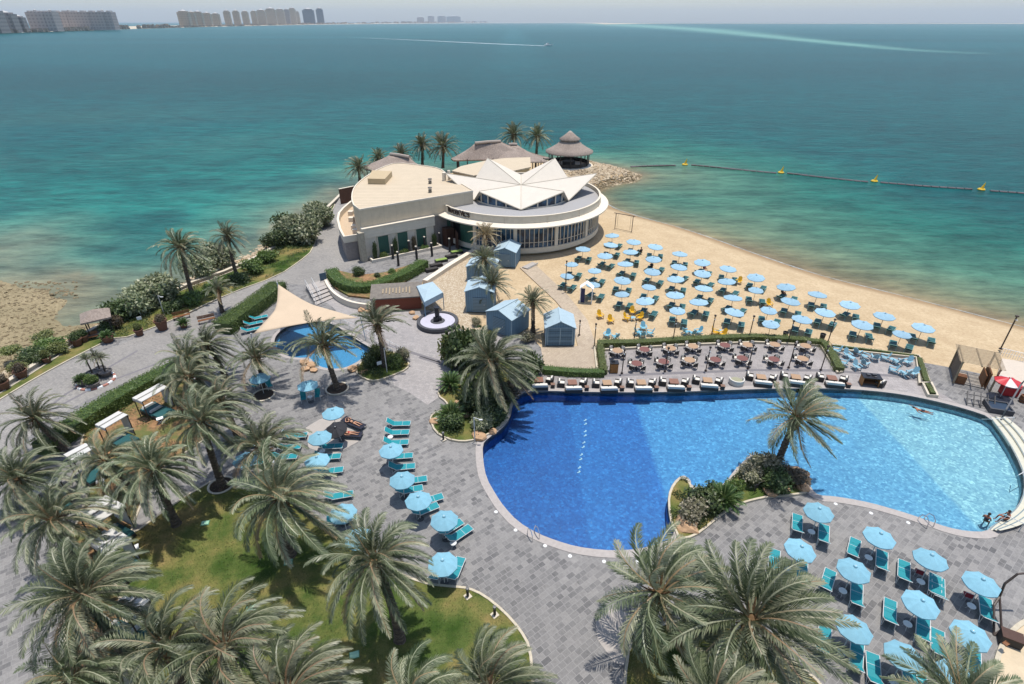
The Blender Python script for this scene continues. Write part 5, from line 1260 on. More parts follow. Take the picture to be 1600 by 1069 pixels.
pavilion('thatched_pavilion', 'smaller thatched roof stepped onto the right side of the large pavilion', [G(795, 226, 5.6), G(808, 226, 5.6)], [G(775, 249, 3), G(832, 246.5, 3), (9, 138), (-2, 138)], 5.6, 2.8)
rr_ = pavilion('thatched_pavilion', 'thatched roof with a pale curved ridge behind the hall roof', [G(610, 241, 5.6), G(640, 247, 5.4)], [G(598, 263, 4), G(664, 262, 4), (-22, 134), (-35, 131)], 5.6, 3.0)
# gazebo
gx_, gy_ = 14.3, 144.2; gz = .75
r = empty('thatched_gazebo', 'round two tiered thatched gazebo on the rocky point', 'gazebo', (gx_, gy_, gz))
ts = [(5.9, 3.1), (5.92, 3.4), (4.6, 4.05), (3.2, 4.9), (2.3, 5.75), (2.0, 6.15)]
mb = MB(); mb.lathe(ts, 48); rf = link('lower_roof', mb.mesh('lower_roof', m_thatch, True), r)
mb = MB(); mb.lathe([(2.55, 6.0), (2.6, 6.25), (1.5, 7.0), (.6, 7.75), (0.0, 8.0)], 32); link('upper_roof', mb.mesh('upper_roof', m_thatch, True), r)
mb = MB(); mb.lathe([(.75, 7.62), (.4, 7.95), (.0, 8.15)], 16); link('roof_cap', mb.mesh('roof_cap', m_ridge), r)
mb = MB(); mb.lathe([(2.0, 5.7), (2.0, 6.3)], 24); link('collar', mb.mesh('collar', m_black), r)
for k_ in range(12):
    a = 2 * PI * k_ / 12; mb = MB(); mb.tube([(5.0 * math.cos(a), 5.0 * math.sin(a), 0), (5.0 * math.cos(a), 5.0 * math.sin(a), 3.4)], .13, 6); link('post', mb.mesh('post', m_wick), r)
mb = MB(); mb.lathe([(4.9, .0), (4.9, .95), (4.8, .95), (4.8, 0)], 36); link('balustrade', mb.mesh('balustrade', m_wick), r)
mb = MB(); mb.lathe([(0, 0.06), (5.9, .06), (6.2, -.1), (6.4, -1.2)], 48); link('plinth', mb.mesh('plinth', m_cream2, True), r)
mb = MB(); mb.lathe([(0, .9), (1.6, .9), (1.6, 0)], 20); link('bar', mb.mesh('bar', m_wick), r)
# riprap boulders round the point and along the shore
m_rock, nt, b = nodes('riprap_rock'); v = ocoord(nt)
c = ramp(nt, noisen(nt, .7, 5, .7, v), [(.3, A(158, 138, 112)), (.5, A(200, 180, 150)), (.7, A(226, 210, 182))]); nt.links.new(c, b.inputs['Base Color']); b.inputs['Roughness'].default_value = .95
m_rockd = M('wet_rock', A(138, 122, 92), .8, .3, 1.2)
rs = [rock_mesh(i, m_rock, 1, .35) for i in range(4)]
def rockpile(name, label, spots, mat):
    bm = bmesh.new()
    for (x, y, z, s) in spots:
        me = rs[rnd.randrange(4)]; k0 = len(bm.verts); bm.from_mesh(me); bm.verts.ensure_lookup_table()
        X = Matrix.Translation((x, y, z)) @ Matrix.Rotation(rnd.uniform(0, 6.28), 4, 'Z') @ Matrix.Rotation(rnd.uniform(-.6, .6), 4, 'X') @ Matrix.Diagonal((s * rnd.uniform(.8, 1.3), s, s * rnd.uniform(.7, 1.1), 1))
        for v_ in bm.verts[k0:]: v_.co = X @ v_.co
    me = bpy.data.meshes.new(name); bm.to_mesh(me); bm.free(); me.materials.append(mat)
    o = link(name, me); return tag(o, label, 'rocks', None, 'stuff')
sp1, sp2 = [], []
for k_ in range(3200):
    a = rnd.uniform(-2.6, 1.6); rr = rnd.uniform(6.3, 18.5); x = gx_ + rr * math.cos(a); y = gy_ + rr * math.sin(a)
    z = th(x, y)
    if z < -2.0 or not (inpoly(x, y, shore) or z > -1.9): continue
    (sp2 if z < -.75 + rnd.uniform(-.2, .2) else sp1).append((x, y, z + .02, rnd.uniform(.2, .42)))
rockpile('riprap', 'pale boulders heaped on the slope around the thatched gazebo', sp1, m_rock); rockpile('riprap', 'wet brown boulders at the waterline around the rocky point', sp2, m_rockd)
sp = []
wl2 = wall_line
for i in range(len(wl2) - 1):
    a = Vector(wl2[i]); b_ = Vector(wl2[i + 1])
    for k_ in range(int((b_ - a).length * 5)):
        p = a.lerp(b_, rnd.random()); t = (b_ - a).normalized(); nn = Vector((-t.y, t.x)); o_ = rnd.uniform(.4, 2.6); q = p + nn * o_
        sp.append((q.x, q.y, th(q.x, q.y) + .05, rnd.uniform(.15, .4)))
for (x0, y0), (x1, y1) in zip(shore[16:34], shore[17:35]):
    for k_ in range(int(math.hypot(x1 - x0, y1 - y0) * 7)):
        t = rnd.random(); x = x0 + (x1 - x0) * t + rnd.uniform(-1.6, 1.6); y = y0 + (y1 - y0) * t + rnd.uniform(-1.6, 1.6); sp.append((x, y, th(x, y), rnd.uniform(.25, .5)))
rockpile('riprap', 'loose boulders along the foot of the seaward wall', sp, m_rock)
sp = []
rx_px = [(rnd.uniform(-40, 150), rnd.uniform(440, 640)) for _ in range(2600)]
for px, py in rx_px:
    x, y = G(px, py, -1.1)
    if inpoly(x, y, rocky) and inpoly(x, y, shore): sp.append((x, y, th(x, y) + .0, rnd.choice((.06, .08, .1, .12, .16, .22))))
for _ in range(140):
    x, y = G(rnd.uniform(0, 125), 448 + rnd.uniform(-8, 20) , -1.4); sp.append((x, y, -1.5, rnd.uniform(.12, .3)))
rockpile('shore_stones', 'small brown stones scattered over the exposed rocky shore at left', sp, m_rockd)
# --- sea wall, low walls
def wallthing(name, label, pts, w_, z0, z1_, mat, cap=None, cat='wall'):
    r = empty(name, label, cat, (pts[0][0], pts[0][1], z0)); mb = MB(); mb.strip(pts, w_, z0, z1_); part('wall', mb, mat, r)
    if cap: mb = MB(); mb.strip(pts, w_ + .1, z1_, z1_ + .08); part('coping', mb, cap, r)
    return r
wallthing('sea_wall', 'long pale stone sea wall between the shore and the coast garden', wall_line, .45, -1.7, .35, m_stonew, m_stone)
wallthing('low_wall', 'broad cream wall top running diagonally past the dark loungers', GP([(664, 439), (702, 414), (745, 388)], .5), .8, -.2, .6, m_cream, None)
wallthing('garden_wall', 'curved cream retaining wall below the crescent hedge', chaikin(GP([(506, 428), (509, 440), (518, 454), (532, 465), (552, 473), (584, 477)], .8), 2, False), .35, -.2, .85, m_cream, None)
# terrace planter walls
wallthing('planter_wall', 'cream kerb along the upper side of the dining terrace', GP([(944, 583), (942, 546), (1060, 538.5), (1180, 534), (1282, 539), (1309, 582), (1316, 580)], .2), .22, -.1, .25, m_curb)
wallthing('planter_wall', 'cream kerb at the right side of the nearest blue cabin forecourt', GP([(933, 578), (929, 542)], .2), .2, -.1, .25, m_curb)
wallthing('planter_wall', 'cream double planter kerb beyond the corner terrace chairs', GP([(1300, 545), (1431, 558.5), (1437, 600), (1441, 598)], .2), .22, -.1, .3, m_curb)
wallthing('planter_wall', 'outer cream kerb beside the sand at the corner terrace', GP([(1300, 539), (1436, 556), (1452, 596)], .2), .22, -.1, .3, m_curb)
wallthing('planter_box', 'small rectangular cream planter at the end of the corner terrace', GP([(1442, 598), (1455, 597), (1465, 618), (1451, 617), (1442, 598)], .3), .2, -.1, .35, m_stone, None, 'planter')
# --- brown shed
fl = G3(584, 487); frr = G3(659, 482); hh = HZ(fl.x, fl.y, 466)
t_ = (frr - fl); ln = t_.length; rz = math.atan2(t_.y, t_.x); r = empty('brown_shed', 'dark red brown wall with a weathered grey sloping roof beside the fountain', 'shed', tuple(fl), rz)
mb = MB(); mb.box((ln / 2, 1.6, hh / 2), (ln, 3.2, hh)); link('wall', mb.mesh('wall', M('red_brown_wall', A(150, 84, 62), .85, .25, 10, bump=.3)), r)
mb = MB(); X = Matrix.Translation((ln / 2, 1.5, hh + .15)) @ Matrix.Rotation(R(5), 4, 'X'); mb.box((0, 0, 0), (ln + .5, 3.9, .16), 0, X)
rf = link('roof', mb.mesh('roof', M('weathered_roof', A(134, 126, 116), .9, .22, 2.2, bump=.5)), r)
mb = MB(); [mb.box((-1.7 + k_ * .42, -.2 + .1 * (k_ % 2), .12), (.16, 1.1 + .3 * (k_ % 3), .06), 0, X) for k_ in range(9)]; link('roof_batten', mb.mesh('roof_batten', m_woodl), rf)
# --- fountain
fx, fy = G(684, 503, .3); r = empty('fountain', 'round dark fountain with white basin and a black central column', 'fountain', (fx, fy, 0))
mb = MB(); mb.lathe([(2.45, 0), (2.55, .3), (2.5, .55), (2.15, .55), (2.1, .42)], 48); link('basin_rim', mb.mesh('basin_rim', m_darkgrey), r)
mb = MB(); mb.lathe([(.85, .45), (2.12, .43)], 48); link('basin', mb.mesh('basin', M('pale_basin', A(214, 210, 222), .4, .05)), r)
mb = MB(); mb.lathe([(0, .52), (.8, .52), (.9, .44), (.9, .3)], 32); link('inner_ring', mb.mesh('inner_ring', m_darkgrey), r)
mb = MB(); mb.box((0, 0, 1.35), (.5, .5, 1.75)); mb.box((0, 0, 2.26), (.62, .62, .1)); mb.box((-.2, -.3, .8), (.5, .2, .6)); mb.box((.3, .1, .7), (.3, .5, .5), .4); link('column', mb.mesh('column', m_black), r)
# --- cabins
m_cab = linemat('blue_boarding', A(136, 168, 188), .2, PI / 4, .70, width=.2, axis=0, nz=2)
m_cabz = linemat('blue_boarding_h', A(150, 176, 190), .2, 0, .50, width=.35, axis=2, nz=2)
m_cabr = linemat('blue_roof_boards', A(186, 208, 218), .3, 0, .9, width=.1, axis=1, nz=2)
def hut(label, px, py, w_, d_, rz, he=2.35, ha=3.1, z=0, louvre=False, sc_z=1):
    x, y = G(px, py, z); r = empty('beach_cabin', label, 'cabin', (x, y, z), R(rz), 'blue beach cabins')
    hw = w_ / 2
    mb = MB(); mb.poly([(-hw, 0, 0), (hw, 0, 0), (hw, 0, he), (0, 0, ha), (-hw, 0, he)]); mb.poly([(-hw, d_, 0), (hw, d_, 0), (hw, d_, he), (0, d_, ha), (-hw, d_, he)])
    mb.poly([(-hw, 0, 0), (-hw, d_, 0), (-hw, d_, he), (-hw, 0, he)]); mb.poly([(hw, 0, 0), (hw, d_, 0), (hw, d_, he), (hw, 0, he)]); link('wall', mb.mesh('wall', m_cab), r)
    mb = MB(); o = .16
    for s in (-1, 1):
        a = [(0, -o, ha + .06), (s * (hw + o), -o, he - .02), (s * (hw + o), d_ + o, he - .02), (0, d_ + o, ha + .06)]
        mb.poly(a); mb.poly([(p[0], p[1], p[2] - .07) for p in a]); mb.poly([a[0], a[1], (a[1][0], a[1][1], a[1][2] - .07), (a[0][0], a[0][1], a[0][2] - .07)]); mb.poly([a[1], a[2], (a[2][0], a[2][1], a[2][2] - .07), (a[1][0], a[1][1], a[1][2] - .07)])
    rf = link('roof', mb.mesh('roof', m_cabr), r)
    mb = MB(); mb.box((0, d_ / 2, ha + .09), (.14, d_ + 2 * o, .05)); link('ridge_board', mb.mesh('ridge_board', m_cabr), rf)
    mb = MB()
    if louvre:
        for k_ in range(13): mb.box((0, -.03, .22 + k_ * .16), (w_ * .84, .05, .09))
        mb2 = MB(); mb2.box((0, -.05, 1.2), (.07, .06, 2.2)); [mb2.box((s * w_ * .43, -.05, 1.2), (.07, .06, 2.2)) for s in (-1, 1)]; mb2.box((0, -.05, 2.3), (w_ * .9, .06, .07))
        dd_ = link('louvre_door', mb.mesh('louvre_door', m_cabz), r); link('door_frame', mb2.mesh('door_frame', M('pale_blue_frame', A(190, 212, 220), .6)), dd_)
    else:
        mb.box((0, -.03, 1.05), (w_ * .5, .05, 2.0)); dd_ = link('door', mb.mesh('door', m_cabz), r); mb2 = MB(); mb2.box((w_ * .16, -.08, 1.05), (.05, .05, .2)); link('handle', mb2.mesh('handle', m_alu), dd_)
    for s in (-1, 1): mb = MB(); mb.box((s * hw, -.02, he / 2), (.1, .1, he)); link('corner_post', mb.mesh('corner_post', m_cabr), r)
hut('nearest blue cabin with a louvred gable front facing the viewer', 874.5, 540, 3.25, 3.3, 0, 2.3, 3.1, louvre=True)
hut('blue cabin second from the right, turned beside the small palm', 780, 521, 3.7, 3.4, -38, 2.4, 3.1)
hut('blue cabin with boarded walls left of the palm trunk', 750, 488, 3.5, 3.2, -4, 2.9, 3.5)
hut('blue cabin half hidden behind the middle palm', 751, 440, 3.9, 3.2, -10, 2.2, 2.7)
hut('pale blue cabin in front of the round restaurant', 789, 417, 3.2, 3.8, -12, 2.4, 3.0)
x, y = G(828, 416, 0); r = empty('entrance_ramp', 'grey ramp panel beside the cabin nearest the round restaurant', 'ramp', (x, y, 0), R(-38)); mb = MB(); mb.box((0, 0, .12), (1.0, 2.6, .08)); link('panel', mb.mesh('panel', m_conc), r); mb = MB(); mb.box((.55, 0, .2), (.06, 2.6, .3)); link('rail', mb.mesh('rail', m_alu), r)
# light blue canopy
cp = [G3(653, 459, 2.4), G3(659, 471, 2.4), G3(691, 459, 2.4), G3(668, 441, 2.4)]
ctr = sum(cp, Vector()) / 4
r = empty('blue_shelter', 'pale blue shelter roof beside the brown wall', 'shelter', (ctr.x, ctr.y, 0)); mb = MB()
c_pk = Vector((ctr.x, ctr.y, 2.75))
q4 = [G3(651, 447, 2.4), G3(663, 472, 2.4), G3(692, 457, 2.4), G3(676, 440, 2.4)]
for i in range(4): mb.poly([q4[i], q4[(i + 1) % 4], c_pk]); mb.poly([q4[i], q4[(i + 1) % 4], q4[(i + 1) % 4] - Vector((0, 0, .7)), q4[i] - Vector((0, 0, .7))])
part('roof', mb, m_cabr, r)
for p in q4: mb = MB(); mb.tube([(p.x, p.y, 0), (p.x, p.y, 2.3)], .05, 6); part('post', mb, m_cab, r)
# totem posts and dark daybeds in the forecourt
for i, (zx, zy) in enumerate([(505, 932), (550, 990), (643, 892), (703, 942), (772, 858), (830, 912), (897, 823), (978, 873)]):
    x, y = G(*Z4(zx, zy)); r = empty('totem_post', 'dark carved post with a pale cap, %s from the left in the forecourt' % ORD[i], 'post', (x, y, 0), 0, 'carved posts in the restaurant forecourt')
    mb = MB(); mb.tube([(0, 0, 0), (0, 0, .5), (0, 0, 1.0), (0, 0, 1.5), (0, 0, 2.1)], [.19, .17, .2, .16, .17], 8, jag=.2); link('shaft', mb.mesh('shaft', m_wick), r); mb = MB(); mb.tube([(0, 0, 2.1), (0, 0, 2.25)], .16, 8); link('cap', mb.mesh('cap', m_cream), r)
for i, (zx, zy, c_) in enumerate([(1035, 868, 1), (990, 903, 0), (905, 938, 1), (862, 978, 0), (825, 1015, 0)]):
    x, y = G(*Z4(zx, zy), .4); r = empty('daybed', '%s daybed beside the diagonal low wall, %s from the top' % ('lime green' if c_ else 'black', ORD[i]), 'daybed', (x, y, 0), R(-62), 'daybeds beside the diagonal low wall')
    mb = MB(); mb.box((0, 0, .2), (.8, 1.9, .3)); link('base', mb.mesh('base', m_black), r); mb = MB(); mb.box((0, 0, .40), (.72, 1.8, .12)); link('mattress', mb.mesh('mattress', M('lime_fabric', A(146, 172, 88), .8) if c_ else m_wick), r)
# brown gate wall, gable frame, swing
a = G3(533, 319); b_ = G3(556, 314); wallthing('brown_screen_wall', 'brown wall with small lights at the left end of the hall', [a[:2], b_[:2]], .3, -.3, 3.0, M('brown_panel', A(110, 76, 58), .8, .25, 6), m_cream2)
p = onsand(915, 474); r = empty('gable_frame', 'small white gabled frame with a navy panel standing on the sand', 'shelter', tuple(p), R(-12)); mb = MB()
for x in (-.75, .75):
    for y in (0, .9): mb = MB(); mb.box((x, y, 1.1), (.09, .09, 2.2)); link('post', mb.mesh('post', m_white), r)
for x in (-.75,): mb = MB(); mb.box((x + .3, 0, 1.1), (.55, .05, 2.0)); link('panel', mb.mesh('panel', M('navy_panel', A(44, 54, 100), .6)), r)
mb = MB(); [mb.poly([(0, -.1, 2.85), (s * .9, -.1, 2.1), (s * .9, 1.0, 2.1), (0, 1.0, 2.85)]) for s in (-1, 1)]; link('roof', mb.mesh('roof', m_white), r)
a = onsand(960.6, 358); b_ = onsand(986.8, 363); r = empty('swing_frame', 'rusty metal goal like frame standing where sand meets the sea', 'frame', tuple(a))
for p in (a, b_): mb = MB(); mb.tube([p, p + Vector((0, 0, 2.9))], .06, 6); part('post', mb, m_dkmet, r)
mb = MB(); d = (b_ - a) * .12; mb.tube([a - d + Vector((0, 0, 2.9)), b_ + d + Vector((0, 0, 2.9))], .06, 6); mb.tube([a + Vector((0, 0, .15)), b_ + Vector((0, 0, .1))], .03, 5); part('crossbar', mb, m_dkmet, r)
mb = MB(); cc_ = a.lerp(b_, .12); dd2 = a.lerp(b_, .88); mb.tube([cc_ + Vector((0, 0, 2.8)), cc_ + Vector((0, 0, .3))], .02, 4); mb.tube([dd2 + Vector((0, 0, 2.8)), dd2 + Vector((0, 0, .3))], .02, 4); part('rope', mb, m_dkmet, r)
# --- shade sail
r = empty('shade_sail', 'large beige triangular shade sail stretched over the kids pool', 'sail', (*G(455, 520), 0))
V_ = [G3(434.5, 444.5, 4.6), G3(394, 518, 2.9), G3(560, 497, 2.9)]
V_[1] = G3(396, 522, 2.9)
mb = MB(); n = 18; idx = {}
cen = (V_[0] + V_[1] + V_[2]) / 3
for i in range(n + 1):
    for j in range(n + 1 - i):
        a, b_, c_ = i / n, j / n, 1 - i / n - j / n
        p = V_[0] * a + V_[1] * b_ + V_[2] * c_
        pull = .60 * (a * b_ * c_ * 0) + .42 * (4 * a * b_ * (1 - c_) ** 1 * (1 - 3 * c_ if c_ < .33 else 0)) * .6 + .42 * (4 * a * c_ * (1 - 3 * b_ if b_ < .33 else 0)) * .55 + .42 * (4 * b_ * c_ * (1 - 3 * a if a < .33 else 0)) * .38
        p = p.lerp(cen, pull); p.z -= .9 * (1 - max(a, b_, c_)) * a
        idx[(i, j)] = len(mb.v); mb.v.append(tuple(p))
for i in range(n):
    for j in range(n - i):
        mb.f.append((idx[(i, j)], idx[(i + 1, j)], idx[(i, j + 1)])); mb.mi.append(0)
        if (i + 1, j + 1) in idx: mb.f.append((idx[(i + 1, j)], idx[(i + 1, j + 1)], idx[(i, j + 1)])); mb.mi.append(0)
me = mb.mesh('cloth', M('beige_sail_cloth', A(222, 198, 168), .8, .05, .6), True); so_ = link('cloth', me, r); so_.location = -r.location
md = so_.modifiers.new('t', 'SOLIDIFY'); md.thickness = .02
for p in V_:
    mb = MB(); o = (p - cen).normalized() * .5; mb.tube([(p.x + o.x, p.y + o.y, 0), (p.x + o.x * .5, p.y + o.y * .5, p.z + .2)], .07, 8); part('mast', mb, m_alu, r)
# --- stairs up to the plaza with rails
r = empty('stone_stairs', 'short flight of stone steps with rails above the kids pool', 'stairs', (*G(500, 468), 0))
A1, A2 = G3(494, 478), G3(526, 464); B1, B2 = G3(479, 452), G3(512, 441)
for k_ in range(4):
    t0 = k_ * .16; t1_ = (k_ + 1) * .16
    q = [A1.lerp(B1, t0), A2.lerp(B2, t0), A2.lerp(B2, t1_ + .02), A1.lerp(B1, t1_ + .02)]; mb = MB(); mb.prism(ccw([(p.x, p.y) for p in q]), -.1, .15 * (k_ + 1) - .04); part('tread', mb, m_conc, r)
    mb = MB(); a, b_ = q[0], q[1]; dn = Vector((b_.y - a.y, a.x - b_.x, 0)).normalized() * .012; zt = .15 * (k_ + 1) - .04
    mb.poly([a + dn + Vector((0, 0, max(0.01, zt - .15))), b_ + dn + Vector((0, 0, max(.01, zt - .15))), b_ + dn + Vector((0, 0, zt - .02)), a + dn + Vector((0, 0, zt - .02))]); part('riser', mb, m_darkgrey, r)
q = [A1.lerp(B1, .66), A2.lerp(B2, .66), B2, B1]; mb = MB(); mb.prism(ccw([(p.x, p.y) for p in q]), -.1, .6); part('landing', mb, m_conc, r)
def railing(name, label, pts, h=.95, n=6, mat=m_alu, cat='railing', group=None, z=0):
    r = empty(name, label, cat, (pts[0][0], pts[0][1], z), 0, group); mb = MB()
    P3 = [Vector((p[0], p[1], z + h)) for p in pts]; mb.tube(P3, .028, 6); mb.tube([p - Vector((0, 0, h * .5)) for p in P3], .018, 5); part('rail', mb, mat, r)
    for i in range(len(pts) - 1):
        for k_ in range(n + (1 if i == len(pts) - 2 else 0)):
            t = k_ / n; p = P3[i].lerp(P3[i + 1], t); mb = MB(); mb.tube([(p.x, p.y, z), p], .022, 5); part('baluster', mb, mat, r)
    return r
railing('handrail', 'metal handrail at the left side of the stone steps', [tuple(A1.lerp(B1, -.1))[:2], tuple(B1)[:2]], 1.4, 3)
railing('handrail', 'metal handrail in the middle of the stone steps', [tuple(A1.lerp(A2, .3))[:2], tuple(B1.lerp(B2, .3))[:2]], 1.4, 2)
railing('fence_rail', 'thin metal railing behind the kids pool and garden bed', GP([(520, 505), (560, 520), (600, 540), (630, 556), (641, 566)]), 1.0, 3)
x, y = G(507, 446); r = empty('notice_board', 'slanted blue grey notice board above the stone steps', 'sign', (x, y, 0), .6); mb = MB(); mb.box((0, 0, 1.3), (.9, .06, 1.1)); link('board', mb.mesh('board', M('blue_grey_board', A(78, 104, 122), .5)), r); mb = MB(); [mb.tube([(s * .4, 0, 0), (s * .4, 0, .8)], .03, 5) for s in (-1, 1)]; link('legs', mb.mesh('legs', m_dkmet), r)
# --- pool ladders and rails
def ladder(px, py, rz, label):
    x, y = G(px, py); r = empty('pool_ladder', label, 'ladder', (x, y, 0), R(rz), 'chrome pool ladders')
    ch = M('chrome', (.7, .7, .72), .15, .02, 5, 1)
    for s in (-1, 1): mb = MB(); mb.tube([(s * .28, -.55, .03), (s * .28, -.5, .6), (s * .28, -.25, .85), (s * .28, .1, .75), (s * .28, .25, .3), (s * .28, .25, -1.0)], .035, 8); link('rail', mb.mesh('rail', ch), r)
    mb = MB(); [mb.box((0, .25, z_), (.5, .1, .03)) for z_ in (-.3, -.6, -.9)]; link('rung', mb.mesh('rung', ch), r)
ladder(832, 836, 25, 'chrome ladder at the near left edge of the big pool'); ladder(1443, 816, 12, 'chrome ladder at the near right edge of the big pool')
ch = M('chrome', (.7, .7, .72), .15, .02, 5, 1)
for pts, t in (([(1534, 655, .1), (1548, 655, .9), (1585, 652, .95)], 'white grab rail at the upper end of the curved pool steps'), ([(1586, 746, -.1), (1592, 742, .8), (1606, 734, .8)], 'short grab rail on the curved pool steps'), ([(1560, 815, .1), (1574, 806, .9), (1600, 818, .8)], 'grab rail behind the seated man at the pool corner')):
    P3 = [G3(*p) for p in pts]; r = empty('grab_rail', t, 'rail', (P3[0].x, P3[0].y, 0), 0, 'grab rails on the pool steps'); mb = MB(); mb.tube(P3, .03, 6); mb.tube([P3[2], (P3[2].x, P3[2].y, 0)], .03, 6); part('rail', mb, m_alu, r)
# curved pool steps
inner = [(1546, 652), (1569.5, 682.8), (1587.5, 712.7), (1599, 739.6), (1601, 765), (1592, 790), (1575, 806), (1556, 818), (1546, 828)]
outer = [(1569.5, 655.8), (1592, 673), (1610, 697), (1622, 722), (1630, 762), (1625, 800), (1606, 818), (1585, 828), (1560, 834)]
r = empty('pool_steps', 'broad curved cream steps at the right end of the pool', 'steps', (*G(1600, 740), 0))
gi = chaikin(GP(inner), 2, False); go = chaikin(GP(outer), 2, False)
for k_ in range(3):
    mb = MB()
    for i in range(len(gi) - 1):
        f = lambda q, t: (gi[q][0] + (go[q][0] - gi[q][0]) * t, gi[q][1] + (go[q][1] - gi[q][1]) * t)
        a, b_, c_, d_ = f(i, k_ / 3), f(i + 1, k_ / 3), f(i + 1, (k_ + 1) / 3), f(i, (k_ + 1) / 3); z_ = .06 + .13 * k_
        mb.poly([(*a, z_), (*b_, z_), (*c_, z_), (*d_, z_)]); mb.poly([(*a, z_ - .2), (*b_, z_ - .2), (*b_, z_), (*a, z_)])
    part('tread', mb, M('cream_tile', A(220, 216, 196), .6, .06, 3), r)
    mb = MB(); mb.strip([f(i, (k_ + .0) / 3 + .03) for i in range(len(gi))], .07, z_, z_ + .006); part('nosing', mb, M('blue_grey_tile', A(130, 150, 156), .6), r)
# pool edge lights
for i, (px, py) in enumerate([(775, 800), (805.6, 828.4), (851.6, 852.8), (890.6, 869), (943.8, 877.5), (995.8, 878), (1305.6, 787.5), (1361, 802), (1419, 817)]):
    x, y = G(px, py); r = empty('deck_light', 'small white light disc in the paving, %s from the left along the pool' % ORD[i], 'light', (x, y, 0), 0, 'white light discs around the pool'); mb = MB(); mb.lathe([(0, .03), (.09, .028), (.10, .0)], 12); link('disc', mb.mesh('disc', m_white), r); mb = MB(); mb.lathe([(.10, .02), (.14, .018), (.145, 0)], 12); link('ring', mb.mesh('ring', m_alu), r)
# --- pergola and things at the right edge
fl = G3(1489, 599); frr = G3(1546, 612); t_ = frr - fl; rz = math.atan2(t_.y, t_.x); W_ = t_.length; Dp = 3.4
r = empty('slatted_pergola', 'weathered timber pergola with a slatted roof at the right edge', 'pergola', tuple(fl), rz)
for (x, y) in ((0, 0), (W_, 0), (0, Dp), (W_, Dp)): mb = MB(); mb.box((x, y, 1.3), (.14, .14, 2.6)); link('post', mb.mesh('post', m_woodl), r)
mb = MB(); [mb.box((W_ / 2, -.2 + k_ * .27, 2.72), (W_ + .7, .09, .03)) for k_ in range(15)]; rf = link('slatted_roof', mb.mesh('slatted_roof', m_woodl), r)
mb = MB(); [mb.box((x, Dp / 2, 2.63), (.1, Dp + .6, .12)) for x in (0, W_ / 2, W_)]; link('beam', mb.mesh('beam', m_woodl), rf)
mb = MB(); mb.box((.06, Dp / 2, 1.1), (.06, Dp, 2.1)); link('side_panel', mb.mesh('side_panel', M('grey_wood', A(120, 104, 90), .8, .2, 5)), r)
mb = MB(); [mb.box((W_ / 2, .3 + k_ * .2, .1), (W_ - .7, .12, .04)) for k_ in range(14)]; link('slatted_floor', mb.mesh('slatted_floor', M('pale_slats', A(206, 196, 182), .8)), r)
mb = MB(); mb.box((.55, .5, .45), (.8, .7, .9)); link('crate', mb.mesh('crate', m_wood), r)
mb = MB(); mb.box((W_ - .35, 1.4, .9), (.12, 2.2, 1.8)); mb.box((W_ - .6, 1.4, .7), (.1, 2.0, 1.4)); link('boards', mb.mesh('boards', m_wood), r)
x, y = G(1532, 632); r = empty('metal_rack', 'dark metal rack frame lying by the upper pool edge', 'rack', (x, y, 0), R(-22)); mb = MB()
for k_ in range(5): mb.tube([(-1.3 + k_ * .55, -.7, .12), (-1.1 + k_ * .55, .8, .75)], .05, 6)
for k_ in range(3): mb.tube([(-1.3, -.6 + k_ * .55, .2 + k_ * .2), (1.1, -.6 + k_ * .55, .2 + k_ * .2)], .03, 5)
link('bars', mb.mesh('bars', m_black), r)
x, y = G(1558, 640); r = empty('whirlpool_tub', 'dark square tub beside the upper end of the pool steps', 'tub', (x, y, 0), R(-18)); mb = MB(); mb.strip([(-.9, -.75), (.9, -.75), (.9, .75), (-.9, .75)], .2, 0, .5, closed=True); link('rim', mb.mesh('rim', m_darkgrey), r); mb = MB(); mb.box((0, 0, .2), (1.7, 1.4, .4)); link('cover', mb.mesh('cover', M('blue_black', (.03, .05, .08), .3)), r)
P3 = [G3(1563, 658, 0), G3(1572, 640, 1.3), G3(1596, 600, 3.0), G3(1610, 585, 4.2)]; r = empty('leaning_pole', 'grey leaning pole beside the dark tub', 'pole', tuple(P3[0])); mb = MB(); mb.tube(P3, .07, 8); part('shaft', mb, M('grey_pole', A(120, 120, 122), .5), r); mb = MB(); mb.tube([P3[0], P3[0] + Vector((0, 0, .1))], .16, 8); part('foot', mb, m_darkgrey, r)
x, y = G(1574, 616); r = empty('red_cooler', 'bright red cooler box under the red and white parasol', 'cooler', (x, y, 0), R(-15)); mb = MB(); mb.box((0, 0, .5), (1.3, .9, .9)); link('box', mb.mesh('box', m_red), r); mb = MB(); mb.box((0, 0, .98), (1.36, .96, .08)); link('lid', mb.mesh('lid', M('dark_red', A(150, 22, 34), .5)), r)
m_rw, nt, b = nodes('red_white_canvas'); v = ocoord(nt); s = N(nt, 'ShaderNodeSeparateXYZ'); nt.links.new(v, s.inputs[0]); at2 = N(nt, 'ShaderNodeMath', operation='ARCTAN2'); nt.links.new(s.outputs[1], at2.inputs[0]); nt.links.new(s.outputs[0], at2.inputs[1]); m3 = N(nt, 'ShaderNodeMath', operation='SINE'); m4 = N(nt, 'ShaderNodeMath', operation='MULTIPLY'); nt.links.new(at2.outputs[0], m4.inputs[0]); m4.inputs[1].default_value = 2; nt.links.new(m4.outputs[0], m3.inputs[0])
nt.links.new(ramp(nt, m3.outputs[0], [(0, A(214, 46, 56)), (.55, A(236, 226, 222))], 'CONSTANT'), b.inputs['Base Color'])
x, y = G(1578, 592, 2.2); put(('parasol', umb_parts(1.15, 2.3, .4, mat=m_rw)), (x, y, 0), .4, 'red and white parasol above the red cooler', 'umbrella')
